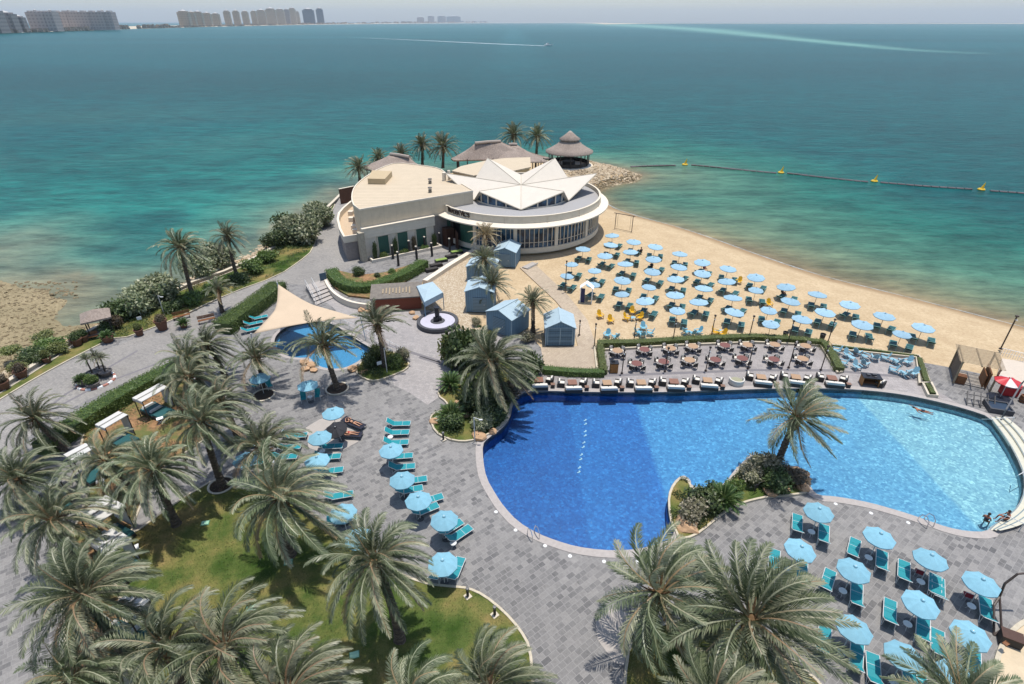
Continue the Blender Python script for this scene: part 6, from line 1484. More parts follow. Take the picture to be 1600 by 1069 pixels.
x, y = G(1597, 628); r = empty('barrel_planter', 'brown barrel at the right edge below the red cooler', 'planter', (x, y, 0)); mb = MB(); mb.lathe([(.25, 0), (.36, .35), (.32, .75), (.26, .75), (.24, .6), (0, .6)], 16); link('barrel', mb.mesh('barrel', m_wood), r); mb = MB(); mb.lathe([(.345, .2), (.365, .22), (.365, .28), (.35, .3)], 16); link('hoop', mb.mesh('hoop', m_dkmet), r)
rp = ccw(GP([(1558, 588), (1566, 560), (1700, 580), (1700, 625), (1620, 608), (1562, 596)], .3)); mb = MB(); mb.prism(rp, -.3, .3); o = struct('terrace', mb, M('pale_terrace', A(220, 206, 188), .8, .06))
railing('balustrade', 'white balustrade at the far right edge of the beach', GP([(1562, 556), (1610, 568), (1680, 585)], .3), .95, 12, m_white, z=.3)
# brown lamp frame at the lower right
r = empty('bent_lamp_post', 'brown metal post frame with a bent arm beside the rightmost umbrella', 'lamp post', (*G(1557, 990), 0)); mb = MB()
q1, q2 = G3(1553, 993, 0), G3(1565, 985, 0); u1, u2 = G3(1553, 946, .9), G3(1562, 932, 1.2)
for a, b_ in ((q1, u1), (q2, u2)): mb.tube([a, b_], .07, 6)
mb.tube([q1, q2], .08, 6); mb.tube([u1, u2], .07, 6); part('post', mb, m_dkmet, r)
mb = MB(); mb.tube([u2, G3(1570, 912, 2.2), G3(1590, 897, 3.0), G3(1620, 894, 3.2)], .07, 6); part('arm', mb, m_dkmet, r)
x, y = G(1578, 1000, .3); r = empty('storage_bench', 'dark brown bench box at the lower right kerb', 'bench', (x, y, 0), R(-30)); mb = MB(); mb.box((0, 0, .35), (1.0, .7, .7)); link('box', mb.mesh('box', m_wick), r); mb = MB(); mb.box((0, 0, .73), (1.06, .76, .06)); link('lid', mb.mesh('lid', m_brownd), r)
x, y = G(1573, 1004, .9); r = empty('wooden_tray', 'small wooden tray lying on the dark bench box', 'tray', (x, y, .765), .4); mb = MB(); mb.box((0, 0, .015), (.34, .22, .03)); link('tray_base', mb.mesh('tray_base', m_wood), r); mb = MB(); mb.strip([(-.17, -.11), (.17, -.11), (.17, .11), (-.17, .11)], .02, .03, .07, closed=True); link('rim', mb.mesh('rim', m_wood), r)
# --- white cabanas on the left lawn strip
m_shc = M('white_cabana_cloth', A(222, 220, 214), .8, .05, 2)
def cabana(quad, label, zt=2.2, bed=True, i=0):
    P_ = [G3(*p, zt) for p in quad]; ctr = sum(P_, Vector()) / 4; e = P_[1] - P_[0]; rz = math.atan2(e.y, e.x)
    w_ = (P_[1] - P_[0]).length; d_ = (P_[3] - P_[0]).length
    r = empty('white_cabana', label, 'cabana', (ctr.x, ctr.y, .06), rz, 'white roofed cabanas beside the long hedge'); mb = MB()
    mb.box((0, 0, zt), (w_, d_, .06)); rf = link('roof', mb.mesh('roof', m_shc), r); mb = MB(); mb.box((0, 0, zt + .05), (.09, d_ + .02, .05)); link('seam', mb.mesh('seam', M('seam_grey', A(150, 146, 140), .8)), rf)
    mb = MB(); [mb.box((0, s * (d_ / 2), zt - .15), (w_, .03, .24)) for s in (-1, 1)]; link('valance', mb.mesh('valance', m_shc), rf)
    for x in (-1, 1):
        for y in (-1, 1): mb = MB(); mb.box((x * (w_ / 2 - .06), y * (d_ / 2 - .06), zt / 2), (.07, .07, zt)); link('post', mb.mesh('post', m_dkmet), r)
    mb = MB(); mb.box((0, d_ / 2 - .1, zt / 2), (w_ - .1, .03, zt - .3)); link('back_curtain', mb.mesh('back_curtain', m_shc), r)
    return r, ctr, rz
cabs = [([(148, 665), (163, 671), (206, 649), (181, 643)], 'white cabana roof in full sun against the long hedge'), ([(211, 623), (226, 629), (262, 608), (242, 598)], 'white cabana partly covered by palm fronds, highest along the hedge'), ([(100, 712), (114, 721), (150, 700), (136, 692)], 'white cabana third down the hedge behind palm fronds'), ([(120, 805), (150, 822), (196, 790), (166, 775)], 'white cabana under fronds left of the sunny lawn'), ([(140, 850), (168, 870), (205, 842), (180, 826)], 'white cabana beside the paved corner of the lawn'), ([(172, 950), (200, 968), (236, 938), (208, 922)], 'white cabana behind the thick leaning palm trunk'), ([(40, 760), (60, 775), (95, 750), (75, 738)], 'white cabana lowest along the hedge among dense fronds')]
K_bed = ('cabana_daybed', [('frame', (lambda: (lambda m: (m.box((0, 0, .18), (1.5, 2.0, .3)), m.mesh('frame', m_wick))[1])(MB()))()), ('mattress', (lambda: (lambda m: (m.box((0, 0, .40), (1.46, 1.95, .16), 0, None, .97), m.mesh('mattress', m_teald))[1])(MB()))()), ('cushion', (lambda: (lambda m: (m.box((0, .75, .56), (1.2, .3, .18), 0, None, .8), m.mesh('cushion', m_shc))[1])(MB()))())])
def folding_table():
    mb = MB(); mb.box((0, 0, .48), (.55, .45, .03)); t = mb.mesh('table_top', m_white); mb = MB()
    for s in (-1, 1): mb.tube([(-.25, s * .2, 0), (.25, s * .2, .47)], .02, 5); mb.tube([(.25, s * .2, 0), (-.25, s * .2, .47)], .02, 5)
    return ('folding_table', [('table_top', t), ('crossed_legs', mb.mesh('crossed_legs', m_white))])
K_ft = folding_table()
for i, (q, t) in enumerate(cabs):
    r, ctr, rz = cabana(q, t)
    dx, dy = .9, -1.3
    X = Matrix.Rotation(rz, 4, 'Z') @ Vector((1.0, -.2, 0)); put(K_bed, (ctr.x + X.x, ctr.y + X.y, .06), rz + PI / 2, 'teal daybed of the ' + t.replace('white ', '', 1), 'daybed', 'dark teal daybeds in the cabanas')
for px, py, t in ((250, 655, 'white folding table beside the open teal daybed'), (157, 753, 'white folding table among fronds left of the lawn'), (210, 857, 'white folding table by the lawn corner'), (172, 726, 'white folding table half hidden by palm fronds')):
    p = G3(px, py, .45); put(K_ft, (p.x, p.y, .06), .6, t, 'table', 'white folding tables on the lawn strip')
x, y = G(240, 640, .4); put(K_bed, (x, y, .06), R(60), 'large open dark teal daybed in full sun below the highest cabana', 'daybed', 'dark teal daybeds in the cabanas')
for px, py, t in ((190, 985, 'dark teal lounger pad under the thick leaning trunk'), (232, 965, 'dark teal lounger pad half under fronds near the lawn')):
    x, y = G(px, py, .3); put(K_bed, (x, y, .06), R(70), t, 'daybed', 'dark teal daybeds in the cabanas', (.6, .9, .8))
# lawn details
for px, py, t in ((321, 818.6, 'highest on the lawn'), (393, 952, 'in the lower left of the sunny lawn'), (451, 879.6, 'under the drooping palm at the lawn edge'), (554, 1024.7, 'lowest on the lawn')):
    x, y = G(px, py); r = empty('valve_cover', 'pale green square valve cover in the grass ' + t, 'cover', (x, y, .05), rnd.uniform(0, 1), 'green valve covers in the lawn'); mb = MB(); mb.box((0, 0, .03), (.5, .38, .06)); link('lid', mb.mesh('lid', M('pale_green_plastic', A(166, 216, 184), .5)), r); mb = MB(); mb.box((0, 0, .01), (.58, .46, .05)); link('rim', mb.mesh('rim', M('green_rim', A(90, 150, 110), .5)), r)
for px, py, t in ((731, 933, 'dark round bollard light at the lawn kerb below the big palm'), (773, 962, 'grey bollard light on a square cream pad by the lawn kerb'), (693, 688, 'dark bollard light in the planted island left of the pool')):
    x, y = G(px, py); r = empty('bollard_light', t, 'bollard', (x, y, .06), 0, 'bollard lights in the lawns'); mb = MB(); mb.lathe([(.09, 0), (.09, .62), (0, .62)], 12); link('post', mb.mesh('post', m_wick), r); mb = MB(); mb.lathe([(0, .85), (.11, .83), (.12, .78), (.10, .62)], 12); link('lamp_head', mb.mesh('lamp_head', M('grey_cap', A(120, 118, 116), .5)), r); mb = MB(); mb.box((0, 0, .02), (.42, .42, .05), .7); link('pad', mb.mesh('pad', m_stone), r)
for px, py, h_, t, cap in ((742, 690, 2.6, 'thin white lamp pole with a short arm in the planted island by the pool', 1), (605, 583, 3.0, 'thin pale lamp pole in the garden bed by the kids pool', 1), (257, 492, 2.6, 'thin pale lamp pole on the coast garden strip', 0)):
    x, y = G(px, py); r = empty('garden_lamp', t, 'lamp post', (x, y, .05), 0, 'thin pale garden lamp poles'); mb = MB(); mb.tube([(0, 0, 0), (0, 0, h_)], .045, 6); link('pole', mb.mesh('pole', m_alu), r); mb = MB(); mb.tube([(0, 0, h_), (.5, -.2, h_ - .05)], .03, 6); mb.box((.6, -.24, h_ - .06), (.3, .16, .06)); link('lamp_head', mb.mesh('lamp_head', m_alu), r)
for px, py, t in ((221, 507, 'small white notice on a post in the coast garden'), (594, 578, 'small white notice in the garden bed by the kids pool'), (1178, 773, 'small dark notice stand on the palm island')):
    x, y = G(px, py); r = empty('notice_sign', t, 'sign', (x, y, .1), .5); mb = MB(); mb.box((0, 0, .75), (.5, .04, .4)); link('board', mb.mesh('board', m_black if 'dark' in t else m_white), r); mb = MB(); mb.tube([(0, .03, 0), (0, .03, .6)], .025, 5); link('post', mb.mesh('post', m_dkmet), r)
# benches on the coast path
for px, py, rz, t in ((285, 498, 32, 'brown wooden bench facing the road beside the coast lawn'), (324, 504, 32, 'wooden bench on the road side opposite the coast lawn'), (140, 532, 30, 'wooden bench beside the thatched sunshade')):
    x, y = G(px, py); r = empty('park_bench', t, 'bench', (x, y, 0), R(rz), 'wooden benches on the coast path')
    mb = MB(); [mb.box((0, -.2 + k_ * .13, .45), (1.9, .11, .03)) for k_ in range(4)]; link('seat', mb.mesh('seat', m_wood), r); mb = MB(); [mb.box((0, .26, .6 + k_ * .14), (1.9, .03, .11)) for k_ in range(3)]; link('backrest', mb.mesh('backrest', m_wood), r)
    for s in (-1, 1): mb = MB(); mb.box((s * .85, 0, .22), (.06, .5, .44)); link('leg', mb.mesh('leg', m_dkmet), r)
# thatched sunshade by the sea wall
x, y = G(160, 520); r = empty('thatched_sunshade', 'small square thatched sunshade beside the sea wall', 'sunshade', (x, y, 0), R(35)); mb = MB()
mb.lathe([(2.1, 2.1), (2.1, 2.3), (1.0, 2.75), (0, 3.1)], 4, a0=PI / 4, a1=2 * PI + PI / 4); link('roof', mb.mesh('roof', m_thatch), r)
for s in (-1, 1):
    for t in (-1, 1): mb = MB(); mb.tube([(s * 1.1, t * 1.1, 0), (s * 1.1, t * 1.1, 2.3)], .06, 6); link('post', mb.mesh('post', m_wick), r)
# buoys and floating barrier
bu = [(1070, 258), (1220, 270.5), (1366, 284), (1533, 297)]; m_buoy = M('buoy_yellow', A(230, 190, 40), .5)
for i, (px, py) in enumerate(bu):
    x, y = G(px, py, ZS); r = empty('marker_buoy', 'yellow conical marker buoy, %s from the left on the floating barrier' % ORD[i], 'buoy', (x, y, ZS), 0, 'yellow buoys on the floating barrier', .75)
    mb = MB(); mb.lathe([(0, -.2), (.9, -.1), (1.05, .25), (.8, .5), (0, .5)], 16); link('float', mb.mesh('float', m_buoy), r); mb = MB(); X = Matrix.Rotation(R(12), 4, 'Y'); mb.tube([X @ Vector((0, 0, .4)), X @ Vector((0, 0, 2.3))], [.5, .06], 8); link('cone', mb.mesh('cone', m_buoy), r)
seg = [((985, 261.5), (1056, 259.5)), ((1080, 259), (1213, 271)), ((1230, 272), (1356, 285)), ((1375, 286), (1520, 297)), ((1545, 298.5), (1760, 314))]
for i, (a, b_) in enumerate(seg):
    A_, B_ = G3(*a, ZS), G3(*b_, ZS); r = empty('floating_barrier', 'grey floating barrier tube, %s stretch from the rocky point' % ORD[i], 'barrier', tuple(A_), 0, 'floating barrier stretches'); n = max(8, int((B_ - A_).length / 1.6)); mb = MB()
    for k_ in range(n):
        p = A_.lerp(B_, (k_ + .06) / n); q = A_.lerp(B_, (k_ + .94) / n); of = Vector((0, math.sin(k_ * .35 + i) * .35, .1)); of2 = Vector((0, math.sin((k_ + 1) * .35 + i) * .35, .1)); mb.tube([p + of, q + of2], .24, 6)
    part('float_tubes', mb, M('float_grey', A(128, 118, 120), .8, .2, .5), r); mb = MB(); mb.tube([A_ + Vector((0, 0, .2)), B_ + Vector((0, 0, .2))], .06, 4); part('rope', mb, m_dkmet, r)
# speed boat and its wake
bx, by = G(856, 71.5, ZS); r = empty('motor_boat', 'small white motor boat speeding across the bay', 'boat', (bx, by, ZS), R(-12), None, 1)
mb = MB(); mb.faces([(-6, -1.6, .2), (4, -1.6, .3), (8, 0, 1.0), (4, 1.6, .3), (-6, 1.6, .2), (-6, -2, 1.7), (4, -2, 1.9), (9, 0, 2.4), (4, 2, 1.9), (-6, 2, 1.7)], [(0, 1, 6, 5), (1, 2, 7, 6), (2, 3, 8, 7), (3, 4, 9, 8), (4, 0, 5, 9), (5, 6, 7, 8, 9)]); link('hull', mb.mesh('hull', m_white), r)
mb = MB(); mb.box((-1, 0, 2.7), (4.5, 2.8, 2.0), 0, None, .75); link('cabin', mb.mesh('cabin', m_white), r); mb = MB(); mb.box((.4, 0, 2.9), (2.3, 2.95, .7), 0, None, .9); link('windscreen', mb.mesh('windscreen', m_black), r)
wk = [G(x_, y_, ZS + .05) for x_, y_ in [(853, 72), (820, 70.6), (780, 69), (740, 67.2), (700, 65.3), (660, 63.3), (620, 61.6), (575, 59.5), (540, 58)]]
m_foam, nt, b = nodes('foam'); v = ocoord(nt); b.inputs['Base Color'].default_value = (.75, .82, .85, 1); tr = N(nt, 'ShaderNodeBsdfTransparent'); mx = N(nt, 'ShaderNodeMixShader'); at = N(nt, 'ShaderNodeAttribute', attribute_name='c'); sp_ = N(nt, 'ShaderNodeSeparateColor'); nt.links.new(at.outputs['Color'], sp_.inputs[0])
mm = N(nt, 'ShaderNodeMath', operation='MULTIPLY'); nt.links.new(sp_.outputs[0], mm.inputs[0]); nt.links.new(ramp(nt, noisen(nt, .15, 4, .7, v), [(.3, (.35, .35, .35)), (.6, (1, 1, 1))]), mm.inputs[1]); nt.links.new(mm.outputs[0], mx.inputs[0]); nt.links.new(tr.outputs[0], mx.inputs[1]); nt.links.new(b.outputs[0], mx.inputs[2]); nt.links.new(mx.outputs[0], nt.nodes['Material Output'].inputs[0])
mb = MB()
for i in range(len(wk)):
    a = Vector(wk[max(0, i - 1)]); b_ = Vector(wk[min(len(wk) - 1, i + 1)]); t = (b_ - a).normalized(); nn = Vector((-t.y, t.x)); w_ = 6 + i * 1.6; p = Vector(wk[i]); f_ = [1, 1, .95, .8, .62, .45, .28, .12, 0][i]
    for s in (-1, 0, 1): mb.v.append((*(p + nn * w_ * s), ZS + .15)); fc = f_ if s == 0 else 0.0; mb.c.append((fc, fc, fc, 1))
for i in range(len(wk) - 1):
    for s in (0, 1): mb.f.append((i * 3 + s, i * 3 + s + 1, i * 3 + 4 + s, i * 3 + 3 + s)); mb.mi.append(0)
o = link('wake', mb.mesh('wake', m_foam)); o['kind'] = 'structure'
# ================================================================ vegetation
m_bark, nt, b = nodes('palm_bark'); v = ocoord(nt, 0, (1, 1, 3.0))
c = ramp(nt, noisen(nt, 3, 6, .75, v), [(.3, A(58, 48, 40)), (.5, A(104, 90, 76)), (.7, A(150, 134, 114))]); nt.links.new(c, b.inputs['Base Color']); b.inputs['Roughness'].default_value = .95; bumpn(nt, b, noisen(nt, 9, 3, .7, v), .8, .06)
m_stub = M('frond_stubs', A(132, 104, 72), .9, .3, 8, bump=.6)
W1 = (.62, -.12, 0)
CRV = [crown(11, 48, 3.8, .50, W1, 66, lw=.046), crown(12, 44, 3.55, .48, (.85, -.02, 0), 64, lw=.046), crown(13, 40, 4.0, .52, (.7, -.3, 0), 68, lw=.046), crown(14, 56, 3.8, .48, (.45, .05, 0), 66, lw=.046), crown(15, 38, 3.7, .5, (.9, .12, 0), 64, lw=.046, grav=.75), crown(16, 46, 3.9, .5, (.6, -.1, 0), 66, lw=.046, grav=1.25)]
NV = [0]
CRL = [crown(21, 46, 3.3, .5, (.25, .1, 0), 40, grav=.8, emin=-25), crown(22, 50, 3.2, .5, (.3, 0, 0), 40, grav=.9, emin=-30)]   # calmer ones far off
CRS = [crown(31, 30, 3.0, .5, (.35, 0, 0), 42, grav=1.0, emin=5, straw=.2), crown(32, 34, 3.2, .5, (.5, -.1, 0), 44, grav=1.0, emin=0, straw=.1)]
me_dry = crown(33, 44, 3.2, .55, (.3, .1, 0), 40, grav=.9, emin=-20, straw=1.6); me_dry.materials.clear(); me_dry.materials.append(m_palm_dry)
me_cyc = crown(41, 46, 1.15, .2, (0, 0, 0), 30, grav=.55, lw=.035, emin=5, emax=75, straw=0); me_cyc.materials.clear(); me_cyc.materials.append(m_cycad)
def trunk_mesh(p0, p1, r0, r1, seed):
    r = random.Random(seed); mb = MB(); n = int(max(10, (p1 - p0).length * 7)); pts = []; rad = []
    bend = Vector((r.uniform(-.12, .12), r.uniform(-.12, .12), 0))
    for i in range(n + 1):
        t = i / n; p = p0.lerp(p1, t) + bend * math.sin(PI * t)
        lean = (p1 - p0); p.x = p0.x + lean.x * (t ** 1.25) + bend.x * math.sin(PI * t); p.y = p0.y + lean.y * (t ** 1.25) + bend.y * math.sin(PI * t)
        pts.append(p); k = r0 + (r1 - r0) * t + (.10 * math.exp(-t * 9)); rad.append(k * (1.13 if i % 2 else .93) * (1 + .12 * max(0, t - .8) * 5))
    mb.tube(pts, rad, 11, jag=.16); return mb.mesh('trunk', m_bark)
def stubs_mesh(seed):
    r = random.Random(seed); mb = MB()
    for i in range(46):
        az = i * 2.39996; el = R(-35 + 100 * (i / 46.)); d = Vector((math.cos(az) * math.cos(el), math.sin(az) * math.cos(el), math.sin(el)))
        o = Vector((math.cos(az) * .2, math.sin(az) * .2, -.5 + .75 * i / 46)); mb.tube([o, o + d * r.uniform(.3, .6)], [.06, .02], 4)
    mb.lathe([(.24, -.75), (.32, -.35), (.27, .05), (.0, .2)], 10); return mb.mesh('frond_stubs', m_stub)
ST = [stubs_mesh(1), stubs_mesh(2)]
def palm(bpx, cpx, label, var, sc=1.0, rz=0.0, r0=.25, r1=.21, z0=0.0, h=None, group='date palms around the hotel gardens', name='date_palm'):
    x, y = G(*bpx, z0); 
    if h is None: h = HZ(x, y, cpx[1], z0)
    h = max(z0 + 1.6, min(h, 9)); cx_, cy_ = G(*cpx, h)
    root = empty(name, label, 'palm tree', (x, y, z0), 0, group)
    p1 = Vector((cx_ - x, cy_ - y, h - z0)); sd_ = rnd.randrange(9999)
    tk = link('trunk', trunk_mesh(Vector((0, 0, -.1)), p1 - Vector((0, 0, .15)), r0 * (.7 + .3 * sc), r1 * (.7 + .3 * sc), sd_), root); 
    cr = link('crown', var, root, p1, rz, sc * rnd.uniform(.88, 1.02)); cr.rotation_euler = (R(rnd.uniform(-9, 9)), R(rnd.uniform(-7, 9)), rz); st = link('frond_stubs', ST[sd_ % 2], root, p1 - Vector((0, 0, .1)), rz, sc)
    return root
def P(i):
    NV[0] += 1; return CRV[i] if i == 3 else CRV[(i + NV[0] * 2) % 6]
big = [
 ((303, 468), (283, 388), 'tall date palm on the coast lawn, left one of the shoreline pair', P(3), 1.0, .3),
 ((372, 437), (356, 370), 'date palm on the coast lawn, right one of the shoreline pair', P(2), .85, -.2),
 ((348, 488), (341, 452), 'short young palm beside the road below the shoreline pair', CRS[1], .8, 1.0),
 ((352, 590), (325, 540), 'big dense palm overhanging the road hedge left of the shade sail', P(1), 1.05, .1),
 ((330, 640), (296, 590), 'palm crowded in the clump over the long hedge, lower left of the densest crown', P(2), 1.0, -.25),
 ((372, 690), (345, 628), 'dense palm in the clump between the hedge and the kids pool umbrellas', P(1), 1.05, .3),
 ((322, 612), (292, 562), 'palm at the upper left of the clump over the road hedge', P(0), .95, -.2),
 ((412, 605), (402, 560), 'palm with a dark trunk beside the left umbrella near the kids pool', CRS[1], 1.05, .2),
 ((527, 607), (507, 541), 'palm growing from a round paved ring beside the kids pool', CRS[1], 1.05, .0),
 ((602, 574), (590, 508), 'palm in the garden bed at the right end of the kids pool', CRS[0], 1.0, .4),
 ((776, 632), (771, 566), 'large full palm in the planted island left of the big pool', P(3), 1.0, -.3),
 ((1210, 737), (1245, 652), 'leaning palm growing from the rocky island in the big pool', P(0), .95, .0),
 ((347, 757), (316, 660), 'tall palm whose trunk stands at the top corner of the sunny lawn', P(0), 1.05, .2),
 ((276, 820), (240, 734), 'palm with bare trunk base in deep shade at the upper lawn', P(1), 1.1, -.1),
 ((432, 762), (412, 698), 'wispy palm over the left end of the lounger rows', CRS[1], 1.15, -.2),
 ((455, 868), (440, 778), 'bushy palm at the lawn edge left of the lowest umbrellas', P(2), 1.05, .15),
 ((625, 1000), (586, 878), 'largest palm in full view drooping over the lawn kerb', P(3), 1.12, -.1),
 ((60, 790), (32, 748), 'palm at the left frame edge below the road', P(1), 1.1, .3),
 ((100, 705), (55, 655), 'palm over the left end of the road beside the hedge', P(2), .95, .1),
 ((118, 880), (86, 812), 'palm with dark drooping fronds over the left paving', P(0), 1.1, -.2),
 ((200, 1028), (132, 930), 'palm with a thick leaning trunk near the lower left corner', P(3), 1.15, .25),
 ((210, 770), (165, 720), 'palm hiding the cabanas in the left clump', P(0), 1.0, -.15),
 ((300, 1100), (262, 1010), 'palm at the bottom edge left of the lawn', P(1), 1.15, .1),
 ((400, 1110), (352, 1012), 'palm with wind swept fronds at the bottom of the lawn', P(2), 1.15, -.15),
 ((480, 1180), (450, 1085), 'palm cut by the bottom edge below the lawn', P(0), 1.05, .2),
 ((800, 1180), (766, 1075), 'palm at the bottom edge with upright fronds over the curved kerb', P(1), 1.0, .2),
 ((660, 1190), (645, 1100), 'palm whose frond tips rise from the bottom edge of the lawn', P(2), .95, -.3),
 ((1012, 1000), (1031, 925), 'wind blown palm left of the pair at the bottom centre', P(0), 1.1, .1),
 ((1172, 1060), (1175, 966), 'palm right of the pair at the bottom centre', P(3), 1.1, .0),
 ((1130, 1190), (1120, 1105), 'palm cut by the bottom edge below the central pair', P(2), 1.0, .2),
 ((1540, 1190), (1505, 1100), 'palm in the bottom right corner covering two umbrellas', P(1), 1.05, .3),
 ((160, 1120), (110, 1060), 'palm in the bottom left corner', P(2), .95, -.2),
 ((764, 478), (768, 443), 'middle palm between the blue cabins', CRL[0], .95, .2),
 ((762, 440), (757, 405), 'palm between the upper blue cabins', CRL[1], .9, .9),
 ((833, 521), (833, 472), 'small palm between the two nearest blue cabins', CRL[0], .85, -.5)]
SCL = {'leaning palm growing': 1.32, 'large full palm': 1.36, 'wind blown palm left': 1.34, 'palm right of the pair': 1.30, 'bushy palm at the lawn': 1.24, 'palm growing from a round': 1.2, 'palm in the garden bed': 1.15, 'tall date palm': 1.12}
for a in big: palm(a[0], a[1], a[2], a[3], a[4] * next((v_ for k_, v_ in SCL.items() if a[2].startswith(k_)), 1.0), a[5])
palm((768, 412), (758, 368), 'straw coloured palm in front of the round restaurant windows', me_dry, .95, .5)
for b_, c_, t, i in (((562, 285), (560, 262), 'small palm left of the hall roof by the sea', 0), ((597, 270), (592, 248), 'palm behind the left curve of the hall roof', 1), ((628, 262), (628, 241), 'palm top showing above the pale thatch ridge', 0), ((660, 258), (660, 228), 'left one of two palms standing against the sea behind the hall', 1), ((692, 262), (693, 230), 'right one of two palms standing against the sea behind the hall', 0), ((802, 243), (803, 212), 'palm behind the large thatched pavilion', 0), ((838, 243), (840, 214), 'slender palm between the pavilion and the gazebo', 1)):
    palm(b_, c_, t, CRL[i], (1.5 if i else 1.6) if c_[0] > 640 else 1.25, rnd.uniform(0, 6), .3, .26)
# palm ring kerb and soil rings
for (px, py, rr, t) in ((527, 608, 1.15, 'pale stone ring with dark soil around the palm by the kids pool'), (346, 759, 1.0, 'dark soil ring around the palm at the top corner of the lawn'), (412, 618, 1.1, 'soil ring around the palm near the left umbrella')):
    x, y = G(px, py); r = empty('tree_ring', t, 'tree ring', (x, y, 0)); mb = MB(); mb.lathe([(rr, 0), (rr + .02, .12), (rr - .14, .12), (rr - .15, .03)], 28); link('kerb', mb.mesh('kerb', m_stone), r); mb = MB(); mb.lathe([(0, .07), (rr - .1, .06)], 24); link('soil', mb.mesh('soil', M('dark_soil', A(74, 60, 48), .95, .3, 6, bump=.5)), r)
# --- shrubs
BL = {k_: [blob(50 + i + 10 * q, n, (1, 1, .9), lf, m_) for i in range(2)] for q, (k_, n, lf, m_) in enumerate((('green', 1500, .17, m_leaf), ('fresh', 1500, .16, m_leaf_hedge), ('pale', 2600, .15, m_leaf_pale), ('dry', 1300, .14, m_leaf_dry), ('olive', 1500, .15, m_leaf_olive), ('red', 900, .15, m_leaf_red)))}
stem_me = (lambda m: (m.tube([(0, 0, -.1), (0, 0, .5)], [.12, .06], 6), m.tube([(0, 0, .1), (.3, .1, .6)], [.06, .03], 5), m.tube([(0, 0, .1), (-.25, -.2, .6)], [.06, .03], 5), m.mesh('stem', m_bark))[-1])(MB())
def shrub(px, py, w_, h_, k_, label, z0=0.05, name='shrub', grp=None, sand=False):
    if sand: p = onsand(px, py)
    else: p = G3(px, py, z0)
    r = empty(name, label, 'shrub', tuple(p), rnd.uniform(0, 6.28), grp)
    link('foliage', rnd.choice(BL[k_]), r, (0, 0, 0), 0, (w_ / 2, w_ / 2 * rnd.uniform(.85, 1.1), h_)); link('stem', stem_me, r); return r
